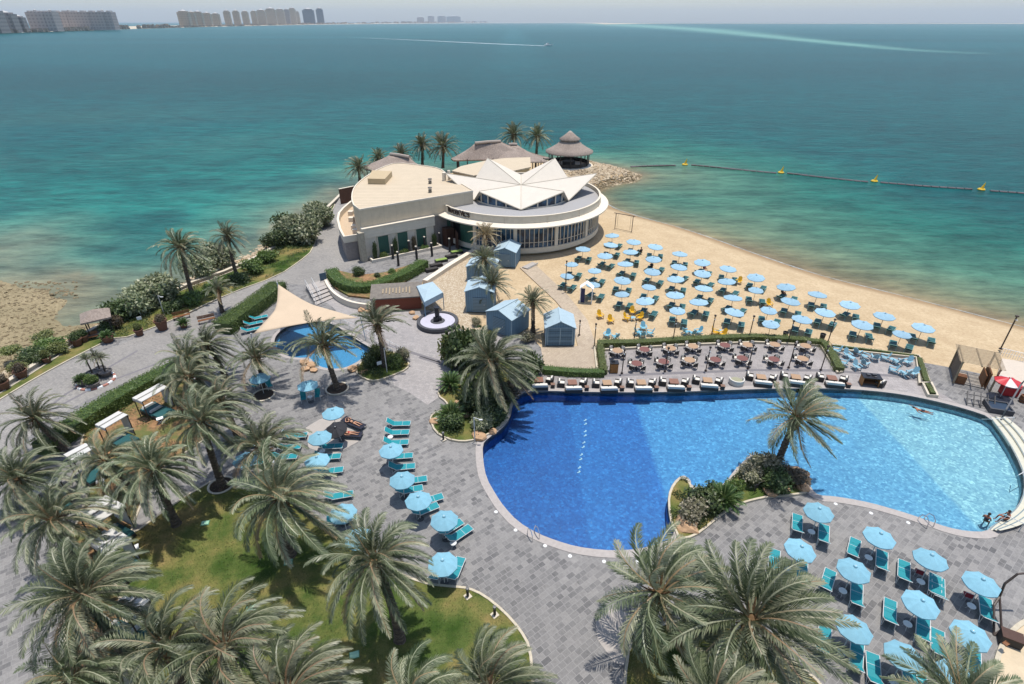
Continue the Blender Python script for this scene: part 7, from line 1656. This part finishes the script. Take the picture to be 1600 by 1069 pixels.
SH_ = [
 (470, 378, 5.5, 3.0, 'pale', 'large pale leaved shrub beside the coast road, nearest to the hall'), (497, 352, 5.0, 2.8, 'pale', 'pale leaved shrub at the top of the coast road'), (452, 362, 4.5, 2.6, 'green', 'green shrub by the sea wall beside the large pale shrub'), (430, 385, 3.6, 2.0, 'green', 'green shrub along the sea wall left of the large pale shrub'),
 (345, 416, 4.2, 2.4, 'pale', 'pale flowering shrub behind the shoreline palms'), (318, 432, 3.8, 2.2, 'pale', 'pale leaved shrub left of the shoreline palms'), (250, 472, 5.2, 2.4, 'pale', 'widest pale shrub on the coast lawn strip'), (215, 488, 4.0, 2.2, 'pale', 'pale shrub right of the thatched sunshade'), (190, 500, 3.4, 2.2, 'green', 'dark green shrub beside the thatched sunshade'),
 (395, 425, 3.2, 1.6, 'fresh', 'bright green shrub in the coast lawn near the road bend'), (420, 408, 3.0, 1.4, 'fresh', 'bright green shrub beside the sea wall near the bend'), (300, 475, 2.6, 1.2, 'fresh', 'low green shrub below the shoreline palm pair'), (270, 485, 2.4, 1.0, 'green', 'low shrub beside the thin garden lamp'), (375, 442, 2.4, 1.2, 'green', 'low dark shrub at the foot of the right shoreline palm'), (333, 455, 2.2, 1.0, 'fresh', 'low shrub between the shoreline palms and the road'),
 (706, 668, 1.9, 1.2, 'green', 'shrub under the cycad in the planted island'), (745, 640, 3.4, 1.9, 'green', 'big round dark shrub in the planted island'), (775, 655, 2.8, 1.5, 'green', 'dark shrub by the pool side of the planted island'), (752, 668, 2.4, 1.2, 'pale', 'silvery shrub beside the white lamp pole'), (797, 622, 2.6, 1.5, 'red', 'reddish dark shrub behind the island palm'), (815, 600, 2.6, 1.7, 'green', 'shrub at the upper pool corner of the planted island'), (740, 606, 2.6, 1.3, 'fresh', 'yellow green shrub at the top of the planted island'), (775, 598, 2.4, 1.2, 'olive', 'olive shrub behind the large island palm'),
 (724, 575, 3.6, 3.4, 'green', 'tall bushy tree left of the island palm, left half'), (746, 566, 3.6, 3.2, 'green', 'tall bushy tree left of the island palm, right half'), (708, 566, 3.0, 2.8, 'olive', 'olive tree crown leaning over the fountain plaza'), (830, 585, 2.2, 2.0, 'green', 'dark tree right of the island palm by the first seating group'),
 (1190, 740, 2.6, 1.6, 'dry', 'dry straw shrub beside the leaning pool palm'), (1168, 752, 2.2, 1.2, 'dry', 'greyish dry shrub at the left of the pool island'), (1206, 758, 2.6, 1.4, 'green', 'dark green shrub at the foot of the leaning pool palm'), (1236, 752, 2.2, 1.0, 'red', 'dark reddish shrub right of the leaning pool palm'), (1148, 768, 1.5, .9, 'fresh', 'small round green shrub left of the pool island'), (1098, 795, 2.6, 1.4, 'green', 'green shrub in the middle of the island point'), (1082, 812, 2.2, 1.2, 'dry', 'dry pale shrub at the tip of the pool island'), (1112, 780, 1.8, 1.0, 'green', 'shrub left of the pool island cycad'),
 (578, 572, 2.0, 1.2, 'green', 'green shrub on the rocky side of the kids pool bed'), (615, 572, 2.0, 1.0, 'fresh', 'low shrub at the right of the kids pool bed'), (590, 562, 1.8, 1.4, 'olive', 'clipped olive bush at the foot of the kids pool bed palm'), (630, 562, 1.6, 1.0, 'dry', 'dry thin shrub at the corner of the kids pool bed'),
 (84, 545, 3.2, 1.0, 'fresh', 'low green bush growing on the rocky shore'), (56, 560, 2.8, .9, 'green', 'dark green bush on the rocky shore at left'), (20, 552, 2.4, .7, 'olive', 'small olive bush on the rocky shore near the frame edge'), (70, 530, 2.4, .7, 'olive', 'thin bush highest on the rocky shore'),
 (90, 552, 2.4, 1.0, 'olive', 'planted shrub on the sea wall strip below the rocky shore'), (62, 566, 2.2, .9, 'green', 'dark shrub on the sea wall strip left of the bench'), (28, 582, 2.2, .9, 'olive', 'olive shrub on the sea wall strip at left'), (168, 520, 1.8, 1.1, 'green', 'green shrub under the thatched sunshade'), (178, 514, 2.2, 1.4, 'red', 'dark shrub beside the thatched sunshade posts'),
 (562, 432, 1.6, 1.1, 'green', 'shrub in the crescent bed above the hedge, leftmost'), (590, 434, 1.0, .6, 'green', 'small round shrub in the crescent bed'), (612, 428, 1.1, .6, 'fresh', 'small shrub near the right end of the crescent bed'),
 (745, 508, 1.4, .8, 'dry', 'dry grass tuft between the cabins'), (824, 532, 1.8, .9, 'dry', 'dry shrub at the foot of the small cabin palm'), (766, 530, 1.5, .8, 'olive', 'small plant in front of the turned cabin')]
for a in SH_: shrub(a[0], a[1], a[2] * (1.35 if a[4] == 'pale' and a[0] < 520 else 1.12), a[3] * (1.15 if a[4] == 'pale' else 1), a[4], a[5], .05 if a[1] > 440 or a[0] > 500 else .1)
for px, py, s, t in ((706, 658, 1.25, 'cycad with radiating fronds at the lower left of the planted island'), (704, 607, 1.2, 'cycad with radiating fronds at the upper left of the planted island'), (1128, 790, 1.3, 'cycad with radiating fronds on the pool island')):
    x, y = G(px, py); r = empty('cycad', t, 'cycad', (x, y, .1), rnd.uniform(0, 6), 'cycads in the planted islands'); mb = MB(); mb.tube([(0, 0, 0), (0, 0, .5)], [.2, .16], 8); link('trunk', mb.mesh('trunk', m_bark), r); link('crown', me_cyc, r, (0, 0, .45), 0, s)
# --- rocks in the planted islands
m_boul = M('tan_boulder', A(206, 168, 130), .85, .2, 1.6, bump=.4)
BK = [rock_mesh(70 + i, m_boul, 2, .3) for i in range(4)]
RK_ = [(749, 684, .62, 'largest tan boulder at the pool end of the planted island'), (770, 676, .4, 'dark tan boulder beside the largest one at the island end'), (722, 640, .4, 'tan boulder between the two cycads, upper'), (730, 650, .42, 'tan boulder between the two cycads, lower'), (716, 630, .36, 'small boulder left of the round dark shrub'), (678, 660, .45, 'long tan boulder at the left tip of the planted island'), (735, 622, .4, 'tan boulder near the middle of the planted island'),
       (1072, 824, .8, 'largest tan boulder at the tip of the pool island'), (1203, 770, .6, 'tan boulder at the lower kerb of the pool island'), (1224, 766, .5, 'tan boulder under the leaning pool palm'), (1254, 764, .55, 'boulder at the right corner of the pool island'), (1258, 752, .5, 'boulder on the right rim of the pool island'), (1256, 742, .42, 'upper boulder on the right rim of the pool island'), (1243, 735, .38, 'small dark boulder behind the leaning pool palm'),
       (553, 578, .62, 'largest tan boulder between the kids pool and the bed'), (566, 584, .42, 'smaller boulder at the kids pool bed corner'), (574, 580, .35, 'smallest boulder at the kids pool bed corner'), (476, 568, .5, 'upper boulder in the group left of the kids pool'), (487, 572, .5, 'right boulder in the group left of the kids pool'), (478, 578, .45, 'lower boulder in the group left of the kids pool'), (491, 580, .4, 'lowest right boulder of the group left of the kids pool'),
       (565, 486, .5, 'tan boulder left of the brown wall'), (575, 488, .4, 'small boulder at the left foot of the brown wall'), (650, 498, .45, 'tan boulder left of the fountain'), (644, 490, .4, 'tan boulder between the brown wall and the fountain')]
for px, py, s, t in RK_:
    x, y = G(px, py); o = link('boulder', rnd.choice(BK), None, (x, y, s * .25), rnd.uniform(0, 6), (s * rnd.uniform(.85, 1.15), s, s * .8)); tag(o, t, 'boulder', 'tan boulders in the garden beds')
# --- hedges
def hedge(label, px, wd, ht, mat, dens=55, leaf=.13, z=0):
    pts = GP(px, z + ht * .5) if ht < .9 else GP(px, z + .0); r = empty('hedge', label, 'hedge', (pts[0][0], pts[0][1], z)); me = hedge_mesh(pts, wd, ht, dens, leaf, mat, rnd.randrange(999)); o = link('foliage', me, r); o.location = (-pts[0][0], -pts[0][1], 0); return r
hedge('long bright green hedge along the lower side of the road', [(70, 712), (100, 690), (150, 655), (200, 625), (262, 592), (310, 568)], 1.9, 1.3, m_leaf_hedge, 110)
hedge('bright green hedge between the road and the shade sail', [(350, 522), (385, 496), (415, 474), (438, 455)], 2.4, 1.5, m_leaf_hedge, 110)
hedge('crescent hedge above the curved cream wall', chaikin([(519, 432), (528, 446), (548, 456), (575, 458), (600, 450), (630, 438), (655, 424), (663, 418)], 1, False), 1.7, 1.25, m_leaf_hedge, 90)
hedge('low clipped hedge along the sand above the dining tables', [(934, 537), (1000, 536), (1060, 532), (1120, 529), (1180, 527), (1240, 531), (1286, 536), (1300, 555), (1312, 578)], .95, .65, m_leaf_olive, 70, .11)
hedge('low clipped hedge left of the dining tables', [(937, 540), (943, 582)], .8, .65, m_leaf_olive, 80, .11)
hedge('low clipped hedge beside the planted island and the seating groups', [(848, 578), (895, 582), (944, 583)], .95, .65, m_leaf_hedge, 80, .11)
hedge('thin low planting inside the upper kerb of the corner terrace', [(1302, 541), (1370, 549), (1432, 557)], .3, .35, m_leaf_olive, 60, .09)
hedge('thin low planting inside the right kerb of the corner terrace', [(1436, 560), (1448, 597)], .55, .35, m_leaf_olive, 70, .09)
hedge('planting inside the small rectangular planter', [(1448, 601), (1458, 616)], .5, .42, m_leaf_olive, 90, .09)
mb = MB(); mb.prism(ccw(GP([(512, 434), (524, 452), (545, 464), (580, 468), (620, 450), (668, 420), (655, 412), (600, 428), (560, 432), (525, 424)])), -.05, .25); struct('garden_bed', mb, m_soil)
# ground cover clumps on the coast lawn and in the islands: nobody could count them
mb = MB(); r_ = random.Random(5)
def cover(poly, n, h=.35, leaf=.14):
    xs = [p[0] for p in poly]; ys = [p[1] for p in poly]; k = 0; tr_ = 0
    while k < n and tr_ < n * 30:
        tr_ += 1; x = r_.uniform(min(xs), max(xs)); y = r_.uniform(min(ys), max(ys))
        if not inpoly(x, y, poly) or noise.noise(Vector((x * .6, y * .6, 4))) < .02: continue
        k += 1; v = Vector((r_.gauss(0, .6), r_.gauss(0, .6), 1)); leafquad(mb, Vector((x, y, .1 + r_.uniform(0, h))), v + Vector((r_.gauss(0, 1), r_.gauss(0, 1), 0)), Vector((r_.gauss(0, 1), r_.gauss(0, 1), 1)), leaf, leaf * .6, min(1, max(0, r_.gauss(.4, .2))))
cover(isl1, 5000, .4); cover(isl2, 4000, .35); cover(isl3, 2500, .4); cover(lawn3, 7000, .3, .16); cover(soil1, 2600, .25)
o = link('ground_cover', mb.mesh('ground_cover', m_leaf)); tag(o, 'low leafy ground cover filling the garden beds and islands', 'ground cover', None, 'stuff')
# --- potted plants
m_pot = M('grey_pot', A(128, 122, 118), .8, .15, 6); m_terra = M('red_brown_pot', A(120, 84, 66), .8, .2, 6)
def pot(px, py, rr, h_, plant, label, mat=m_pot, z=0):
    x, y = G(px, py, z); r = empty('potted_plant', label, 'potted plant', (x, y, z), rnd.uniform(0, 6), 'plant pots along the road'); mb = MB(); mb.lathe([(rr * .65, 0), (rr * .95, h_ * .85), (rr * 1.05, h_ * .88), (rr * 1.05, h_), (rr * .88, h_), (rr * .86, h_ * .85), (0, h_ * .85)], 20); link('pot', mb.mesh('pot', mat), r)
    if plant == 'palm': mb = MB(); mb.tube([(0, 0, h_ * .8), (.1, 0, h_ + 1.5)], [.09, .06], 6); link('trunk', mb.mesh('trunk', m_bark), r); link('crown', CRS[1], r, (.1, 0, h_ + 1.5), 0, .32)
    elif plant == 'cyc': link('foliage', me_cyc, r, (0, 0, h_ * .9), 0, .75)
    elif plant: link('foliage', BL[plant][0], r, (0, 0, h_ * .8), 0, (rr * 1.1, rr * 1.1, .8))
for a in [(131, 601, .62, .6, 'cyc', 'front left pot of the roundabout cluster'), (148, 605, .62, .6, 'fresh', 'front middle pot of the roundabout cluster'), (147, 589, .62, .6, 'palm', 'back pot with the tallest small palm in the roundabout cluster'), (167, 587, .62, .6, 'palm', 'right pot with a small palm in the roundabout cluster'), (158, 582, .55, .55, 'palm', 'rearmost pot of the roundabout cluster')]: pot(*a)
for a in [(36, 590, .6, .9, 'red', 'square brown pot with reddish plant at the left kerb of the road'), (8, 608, .6, .9, 'red', 'brown pot with reddish plant at the left frame edge'), (122, 540, .6, .9, 'green', 'pot left of the thatched sunshade'), (133, 534, .5, .8, 'green', 'pot beside the bench near the thatched sunshade'), (170, 534, .7, .8, 'cyc', 'wide pot in front of the thatched sunshade'), (219, 524, .5, .8, 'olive', 'pot at the kerb right of the thatched sunshade'), (255, 515, .7, 1.3, 'red', 'tall brown pot with red flowers at the end of the coast lawn'), (288, 512, .45, .6, 'cyc', 'pot with a small palm below the wooden bench'), (75, 567, .45, .7, 'olive', 'small pot on the sea wall strip')]: pot(*a[:6], m_terra)
pot(527, 605.5, .01, .02, None, 'x') if False else None
x, y = G(148, 606); r = empty('painted_kerb_ring', 'red and white painted kerb ring around the potted palms in the road', 'kerb ring', (x, y, 0), 0); mb = MB(); mb2 = MB()
cx_, cy_ = G(151, 596)
for k_ in range(20):
    a0_, a1_ = 2 * PI * k_ / 20, 2 * PI * (k_ + .92) / 20
    (mb if k_ % 2 else mb2).lathe([(1.75, 0), (1.72, .14), (1.5, .14), (1.5, 0)], 3, (cx_, cy_, .01), a0_, a1_)
part('white_blocks', mb, m_white, r); part('red_blocks', mb2, M('faded_red', A(200, 140, 124), .8), r)

# clumps of longer grass blades on the lawns: nobody could count them
mb = MB(); r_ = random.Random(8)
for poly, n in ((lawn1, 26000), (lawn2, 9000), (lawn3, 7000)):
    xs = [p[0] for p in poly]; ys = [p[1] for p in poly]; ys = [max(14, y) for y in ys]; k = 0
    while k < n:
        x = r_.uniform(min(xs), max(xs)); y = r_.uniform(min(ys), max(ys)); k += 1
        if not inpoly(x, y, poly): continue
        leafquad(mb, Vector((x, y, .05)), Vector((r_.gauss(.3, .5), r_.gauss(0, .5), 1)), Vector((r_.gauss(0, 1), r_.gauss(0, 1), .2)), r_.uniform(.06, .14), .035, min(1, max(0, .45 + .9 * noise.noise(Vector((x * .25, y * .25, 1))) + r_.gauss(0, .12))))
o = link('grass_blades', mb.mesh('grass_blades', leafmat('grass_blade', (.05, .085, .02), (.12, .16, .05), (.30, .26, .11), .7, .3))); tag(o, 'short grass blades covering the hotel lawns', 'grass', None, 'stuff')
# thin broken foam line where the sea meets the beach
mb = MB(); sl = chaikin([tuple(p) for p in shore[:14]], 2, False)
for i, p in enumerate(sl):
    a = Vector(sl[max(0, i - 1)]); b_ = Vector(sl[min(len(sl) - 1, i + 1)]); t = (b_ - a).normalized(); nn = Vector((-t.y, t.x)); w0 = .14 + .12 * noise.noise(Vector((p[0] * .15, p[1] * .15, 0)))
    for s in (-1, 0, 1): q = Vector(p) - nn * (.35 - s * w0) * (1 if True else 0); mb.v.append((q.x, q.y, ZS + .03)); fc = .55 if s == 0 else 0; mb.c.append((fc, fc, fc, 1))
for i in range(len(sl) - 1):
    for s in (0, 1): mb.f.append((i * 3 + s, i * 3 + s + 1, i * 3 + 4 + s, i * 3 + 3 + s)); mb.mi.append(0)
m_surf = m_foam.copy(); m_surf.name = 'surf_foam'
for n_ in m_surf.node_tree.nodes:
    if n_.type == 'TEX_NOISE': n_.inputs['Scale'].default_value = .8
o = link('surf', mb.mesh('surf', m_surf)); o['kind'] = 'structure'

for s_, w_, h_, k_, t in ((1.1, .8, 2.2, 'green', 'narrow dark plant at the left end of the hall planter'), (2.6, 1.6, .8, 'fresh', 'low plant below the first green panel'), (4.5, .8, 2.4, 'green', 'narrow plant between the first two green panels'), (6.0, 1.6, .7, 'fresh', 'low plant below the middle green panel'), (7.7, .8, 2.2, 'red', 'narrow brownish plant between the last two green panels'), (9.4, 1.6, .7, 'fresh', 'low plant below the right green panel'), (11.2, .8, 2.0, 'green', 'narrow plant at the right end of the hall planter')):
    x, y = fr(s_, 1.15); r = empty('planter_plant', t, 'plant', (x, y, 0), rnd.uniform(0, 6)); link('foliage', rnd.choice(BL[k_]), r, (0, 0, 0), 0, (w_ / 2, w_ / 2, h_)); link('stem', stem_me, r)
# ================================================================ far shore
m_far = M('far_sand', A(216, 202, 176), .9, .1, .004)
shl = [(-140, 60.5), (-60, 55.5), (0, 52), (60, 50.5), (120, 48.5), (190, 46), (260, 44), (330, 42), (400, 40.5), (470, 39), (540, 38), (600, 37.3), (680, 36.6), (760, 36.2), (860, 36.1), (950, 36.1)]
pts = [G(x, y, ZS) for x, y in shl]; far = [(p[0] * 2.2, p[1] * 2.2) for p in pts[::-1]]
mb = MB()
for i in range(len(pts) - 1):
    a, b_ = pts[i], pts[i + 1]; s = 1.0
    a1_ = (a[0] * 1.035, a[1] * 1.035); b1_ = (b_[0] * 1.035, b_[1] * 1.035); a2 = (a[0] * 1.5, a[1] * 1.5); b2 = (b_[0] * 1.5, b_[1] * 1.5)
    mb.poly([(*a, ZS - 1), (*b_, ZS - 1), (*b1_, ZS + 2.5), (*a1_, ZS + 2.5)]); mb.poly([(*a1_, ZS + 2.5), (*b1_, ZS + 2.5), (*b2, ZS + 3), (*a2, ZS + 3)])
struct('far_shore', mb, m_far)
bp = [(900, 36.3), (930, 37), (945, 38.3), (965, 37.9), (1000, 37.1), (1060, 36.7), (1200, 36.8), (1400, 37), (1650, 37.3), (1650, 36.2), (1200, 36.0), (1000, 36), (900, 36)]
mb = MB(); mb.prism(ccw([G(x, y, ZS) for x, y in bp]), ZS - .5, ZS + 2.5); struct('sand_bar', mb, m_far)
def towermat(name, c1, c2, fh=3.6, fw=4.0):
    m, nt, b = nodes(name); v = ocoord(nt); s = N(nt, 'ShaderNodeSeparateXYZ'); nt.links.new(v, s.inputs[0])
    def band(sock, per, w_):
        a = N(nt, 'ShaderNodeMath', operation='DIVIDE'); nt.links.new(sock, a.inputs[0]); a.inputs[1].default_value = per; f = N(nt, 'ShaderNodeMath', operation='FRACT'); nt.links.new(a.outputs[0], f.inputs[0]); g = N(nt, 'ShaderNodeMath', operation='GREATER_THAN'); nt.links.new(f.outputs[0], g.inputs[0]); g.inputs[1].default_value = w_; return g.outputs[0]
    ad = N(nt, 'ShaderNodeMath', operation='ADD'); nt.links.new(s.outputs[0], ad.inputs[0]); nt.links.new(s.outputs[1], ad.inputs[1])
    mu = N(nt, 'ShaderNodeMath', operation='MULTIPLY'); nt.links.new(band(s.outputs[2], fh * 3, .5), mu.inputs[0]); nt.links.new(band(ad.outputs[0], fw * 3, .45), mu.inputs[1])
    nt.links.new(mixc(nt, mu.outputs[0], c1, c2), b.inputs['Base Color']); b.inputs['Roughness'].default_value = .7; return m
TM = {'b': towermat('hazed_brown_tower', A(206, 190, 184), A(172, 158, 154)), 'c': towermat('cream_tower', A(206, 190, 168), A(150, 140, 130)), 'g': towermat('blue_tower', A(96, 112, 130), A(54, 66, 84)), 'd': towermat('grey_tower', A(176, 166, 162), A(130, 126, 128))}  # slab block colours lightened and greyed, distance haze put into them
m_dome = M('pale_dome', A(210, 208, 204), .6)
def base_y(px): return float(np.interp(px, [s[0] for s in shl], [s[1] for s in shl]))
def tower(x0, x1, ytop, key, label, style='flat', off=1.0, grp='towers on the far shore'):
    xb = (x0 + x1) / 2; yb = base_y(xb) - .9; X0, Y0 = G(xb, yb, 1.0); d = math.hypot(X0, Y0)
    a, b_ = G(x0, yb, 1.0), G(x1, yb, 1.0); w_ = abs(b_[0] - a[0]); h = HZ(X0, Y0, ytop, 1.0) if ytop > 34.5 else None
    if h is None:
        lo, hi = 1.0, 900.0
        for _ in range(40):
            m_ = (lo + hi) / 2
            if Pj(X0, Y0, m_)[1] > ytop: lo = m_
            else: hi = m_
        h = lo
    rz = math.atan2(-X0, Y0) * .35
    r = empty('far_tower', label, 'building', (X0, Y0, 1.0), rz, grp); dp = min(w_ * .8, 55); mb = MB(); hh = h - 1
    if style == 'slab':
        n = max(3, int(w_ / 28)); [mb.box((-w_ / 2 + w_ * (k_ + .5) / n, rnd.uniform(-3, 3), hh * .5 * (1 - .0)), (w_ / n * 1.02, dp, hh * rnd.uniform(.985, 1.0))) for k_ in range(n)]
    else:
        mb.box((0, 0, hh * .44), (w_, dp, hh * .88)); mb.box((0, 0, hh * .90), (w_ * .72, dp * .8, hh * .10))
        mb.box((-w_ * .3, -dp * .5, hh * .40), (w_ * .25, dp * .1, hh * .8)); mb.box((w_ * .3, -dp * .5, hh * .40), (w_ * .25, dp * .1, hh * .8))
    link('wall', mb.mesh('wall', TM[key]), r); mb = MB()
    if style == 'slab': [mb.box((-w_ * .45 + w_ * .9 * k_ / 6, 0, hh + 2), (w_ * .07, dp * .5, 5)) for k_ in range(7)]; mb.lathe([(6, hh), (5, hh + 7), (0, hh + 9)], 10, (-w_ * .24, 0, 0)); mb.lathe([(6, hh), (5, hh + 7), (0, hh + 9)], 10, (w_ * .33, 0, 0))
    else: mb.lathe([(w_ * .28, hh * .95), (w_ * .2, hh * 1.0), (w_ * .05, hh * 1.03), (0, hh * 1.08)], 10)
    link('roof', mb.mesh('roof', m_dome), r); return r
TW = [(-30, 8, 12, 'd', 'dark tower cut by the left frame edge', 'flat'), (6, 30, 18, 'd', 'dark stepped tower second from the left frame edge', 'flat'), (28, 44, 24, 'd', 'low grey block right of the dark corner towers', 'flat'), (58, 94, 19, 'b', 'brown slab block left of the widest slab', 'slab'), (98, 180, 18.5, 'b', 'widest brown slab block with small domes', 'slab'),
      (284, 300, 16, 'c', 'leftmost pair of pale towers of the distant row', 'flat'), (299, 309, 17.5, 'c', 'pale narrow tower beside the leftmost pair', 'flat'), (308, 320, 17, 'c', 'pale tower third in the distant row', 'flat'), (322, 333, 19, 'c', 'pale tower fourth in the distant row', 'flat'), (336, 346, 20, 'c', 'shortest pale tower before the gap in the row', 'flat'), (354, 363, 15.5, 'c', 'pale tower after the gap in the row', 'flat'), (368, 377, 15.5, 'c', 'pale tower second after the gap', 'flat'), (382, 391, 16.5, 'c', 'pale tower third after the gap', 'flat'), (396, 404, 16, 'c', 'pale tower fourth after the gap', 'flat'), (405, 418, 14.5, 'c', 'pale tower at the left of the dense cluster', 'flat'), (419, 434, 12, 'c', 'tallest pale tower block of the dense cluster', 'flat'), (435, 447, 13, 'c', 'pale block right of the tallest', 'flat'), (447, 455, 13.5, 'd', 'greyish block in the dense cluster', 'flat'), (455, 465, 11.5, 'c', 'pinkish pale tower ending the dense cluster', 'flat'), (465, 470, 17, 'c', 'small pale block right of the cluster end', 'flat'), (476, 493, 13, 'g', 'blue grey tower pair right of the dense cluster', 'flat'), (497, 507, 12, 'g', 'rightmost slim blue grey tower', 'flat'),
      (652, 663, 26.5, 'd', 'small grey block on the far low shore, left', 'flat'), (669, 679, 24.5, 'd', 'small dark block on the far low shore, centre', 'flat'), (684, 697, 24.5, 'd', 'dark block with cranes on the far low shore', 'flat'), (698, 720, 25, 'd', 'wide low dark block on the far low shore, right', 'flat')]
for a in TW: tower(*a)
# low buildings and trees along the far shore read as one mass
mb = MB(); r_ = random.Random(3)
for k_ in range(900):
    px = r_.uniform(-20, 760); 
    if 200 < px < 215 or (px > 520 and r_.random() < .5): continue
    yb = base_y(px) - r_.uniform(.5, 1.3); X0, Y0 = G(px, yb, 1.0); s = math.hypot(X0, Y0) / FPX
    hpx = r_.uniform(.6, 4.2) if px < 270 else r_.uniform(.4, 2.0)
    mb.box((X0, Y0, hpx * s / 2), (r_.uniform(1.2, 5) * s, r_.uniform(1, 3) * s, hpx * s), r_.uniform(-.4, .4))
o = link('far_low_buildings', mb.mesh('far_low_buildings', M('far_low_walls', A(176, 160, 144), .9, .3, .02))); tag(o, 'low buildings and greenery strung along the far shore', 'buildings', None, 'stuff')
# ---------------------------------------------------------------- the air over the bay
mb = MB(); mb.box((0, 19000, 346), (66000, 46000, 708)); mh = bpy.data.materials.new('haze'); mh.use_nodes = True; nt = mh.node_tree; nt.nodes.clear()
ou = nt.nodes.new('ShaderNodeOutputMaterial'); pv = nt.nodes.new('ShaderNodeVolumePrincipled'); pv.inputs['Color'].default_value = (.74, .84, .92, 1); pv.inputs['Density'].default_value = HAZE_D; pv.inputs['Anisotropy'].default_value = .0
nt.links.new(pv.outputs[0], ou.inputs['Volume']); o = link('haze', mb.mesh('haze', mh)); tag(o, 'pale heat haze filling the air over the bay', 'haze', None, 'stuff')
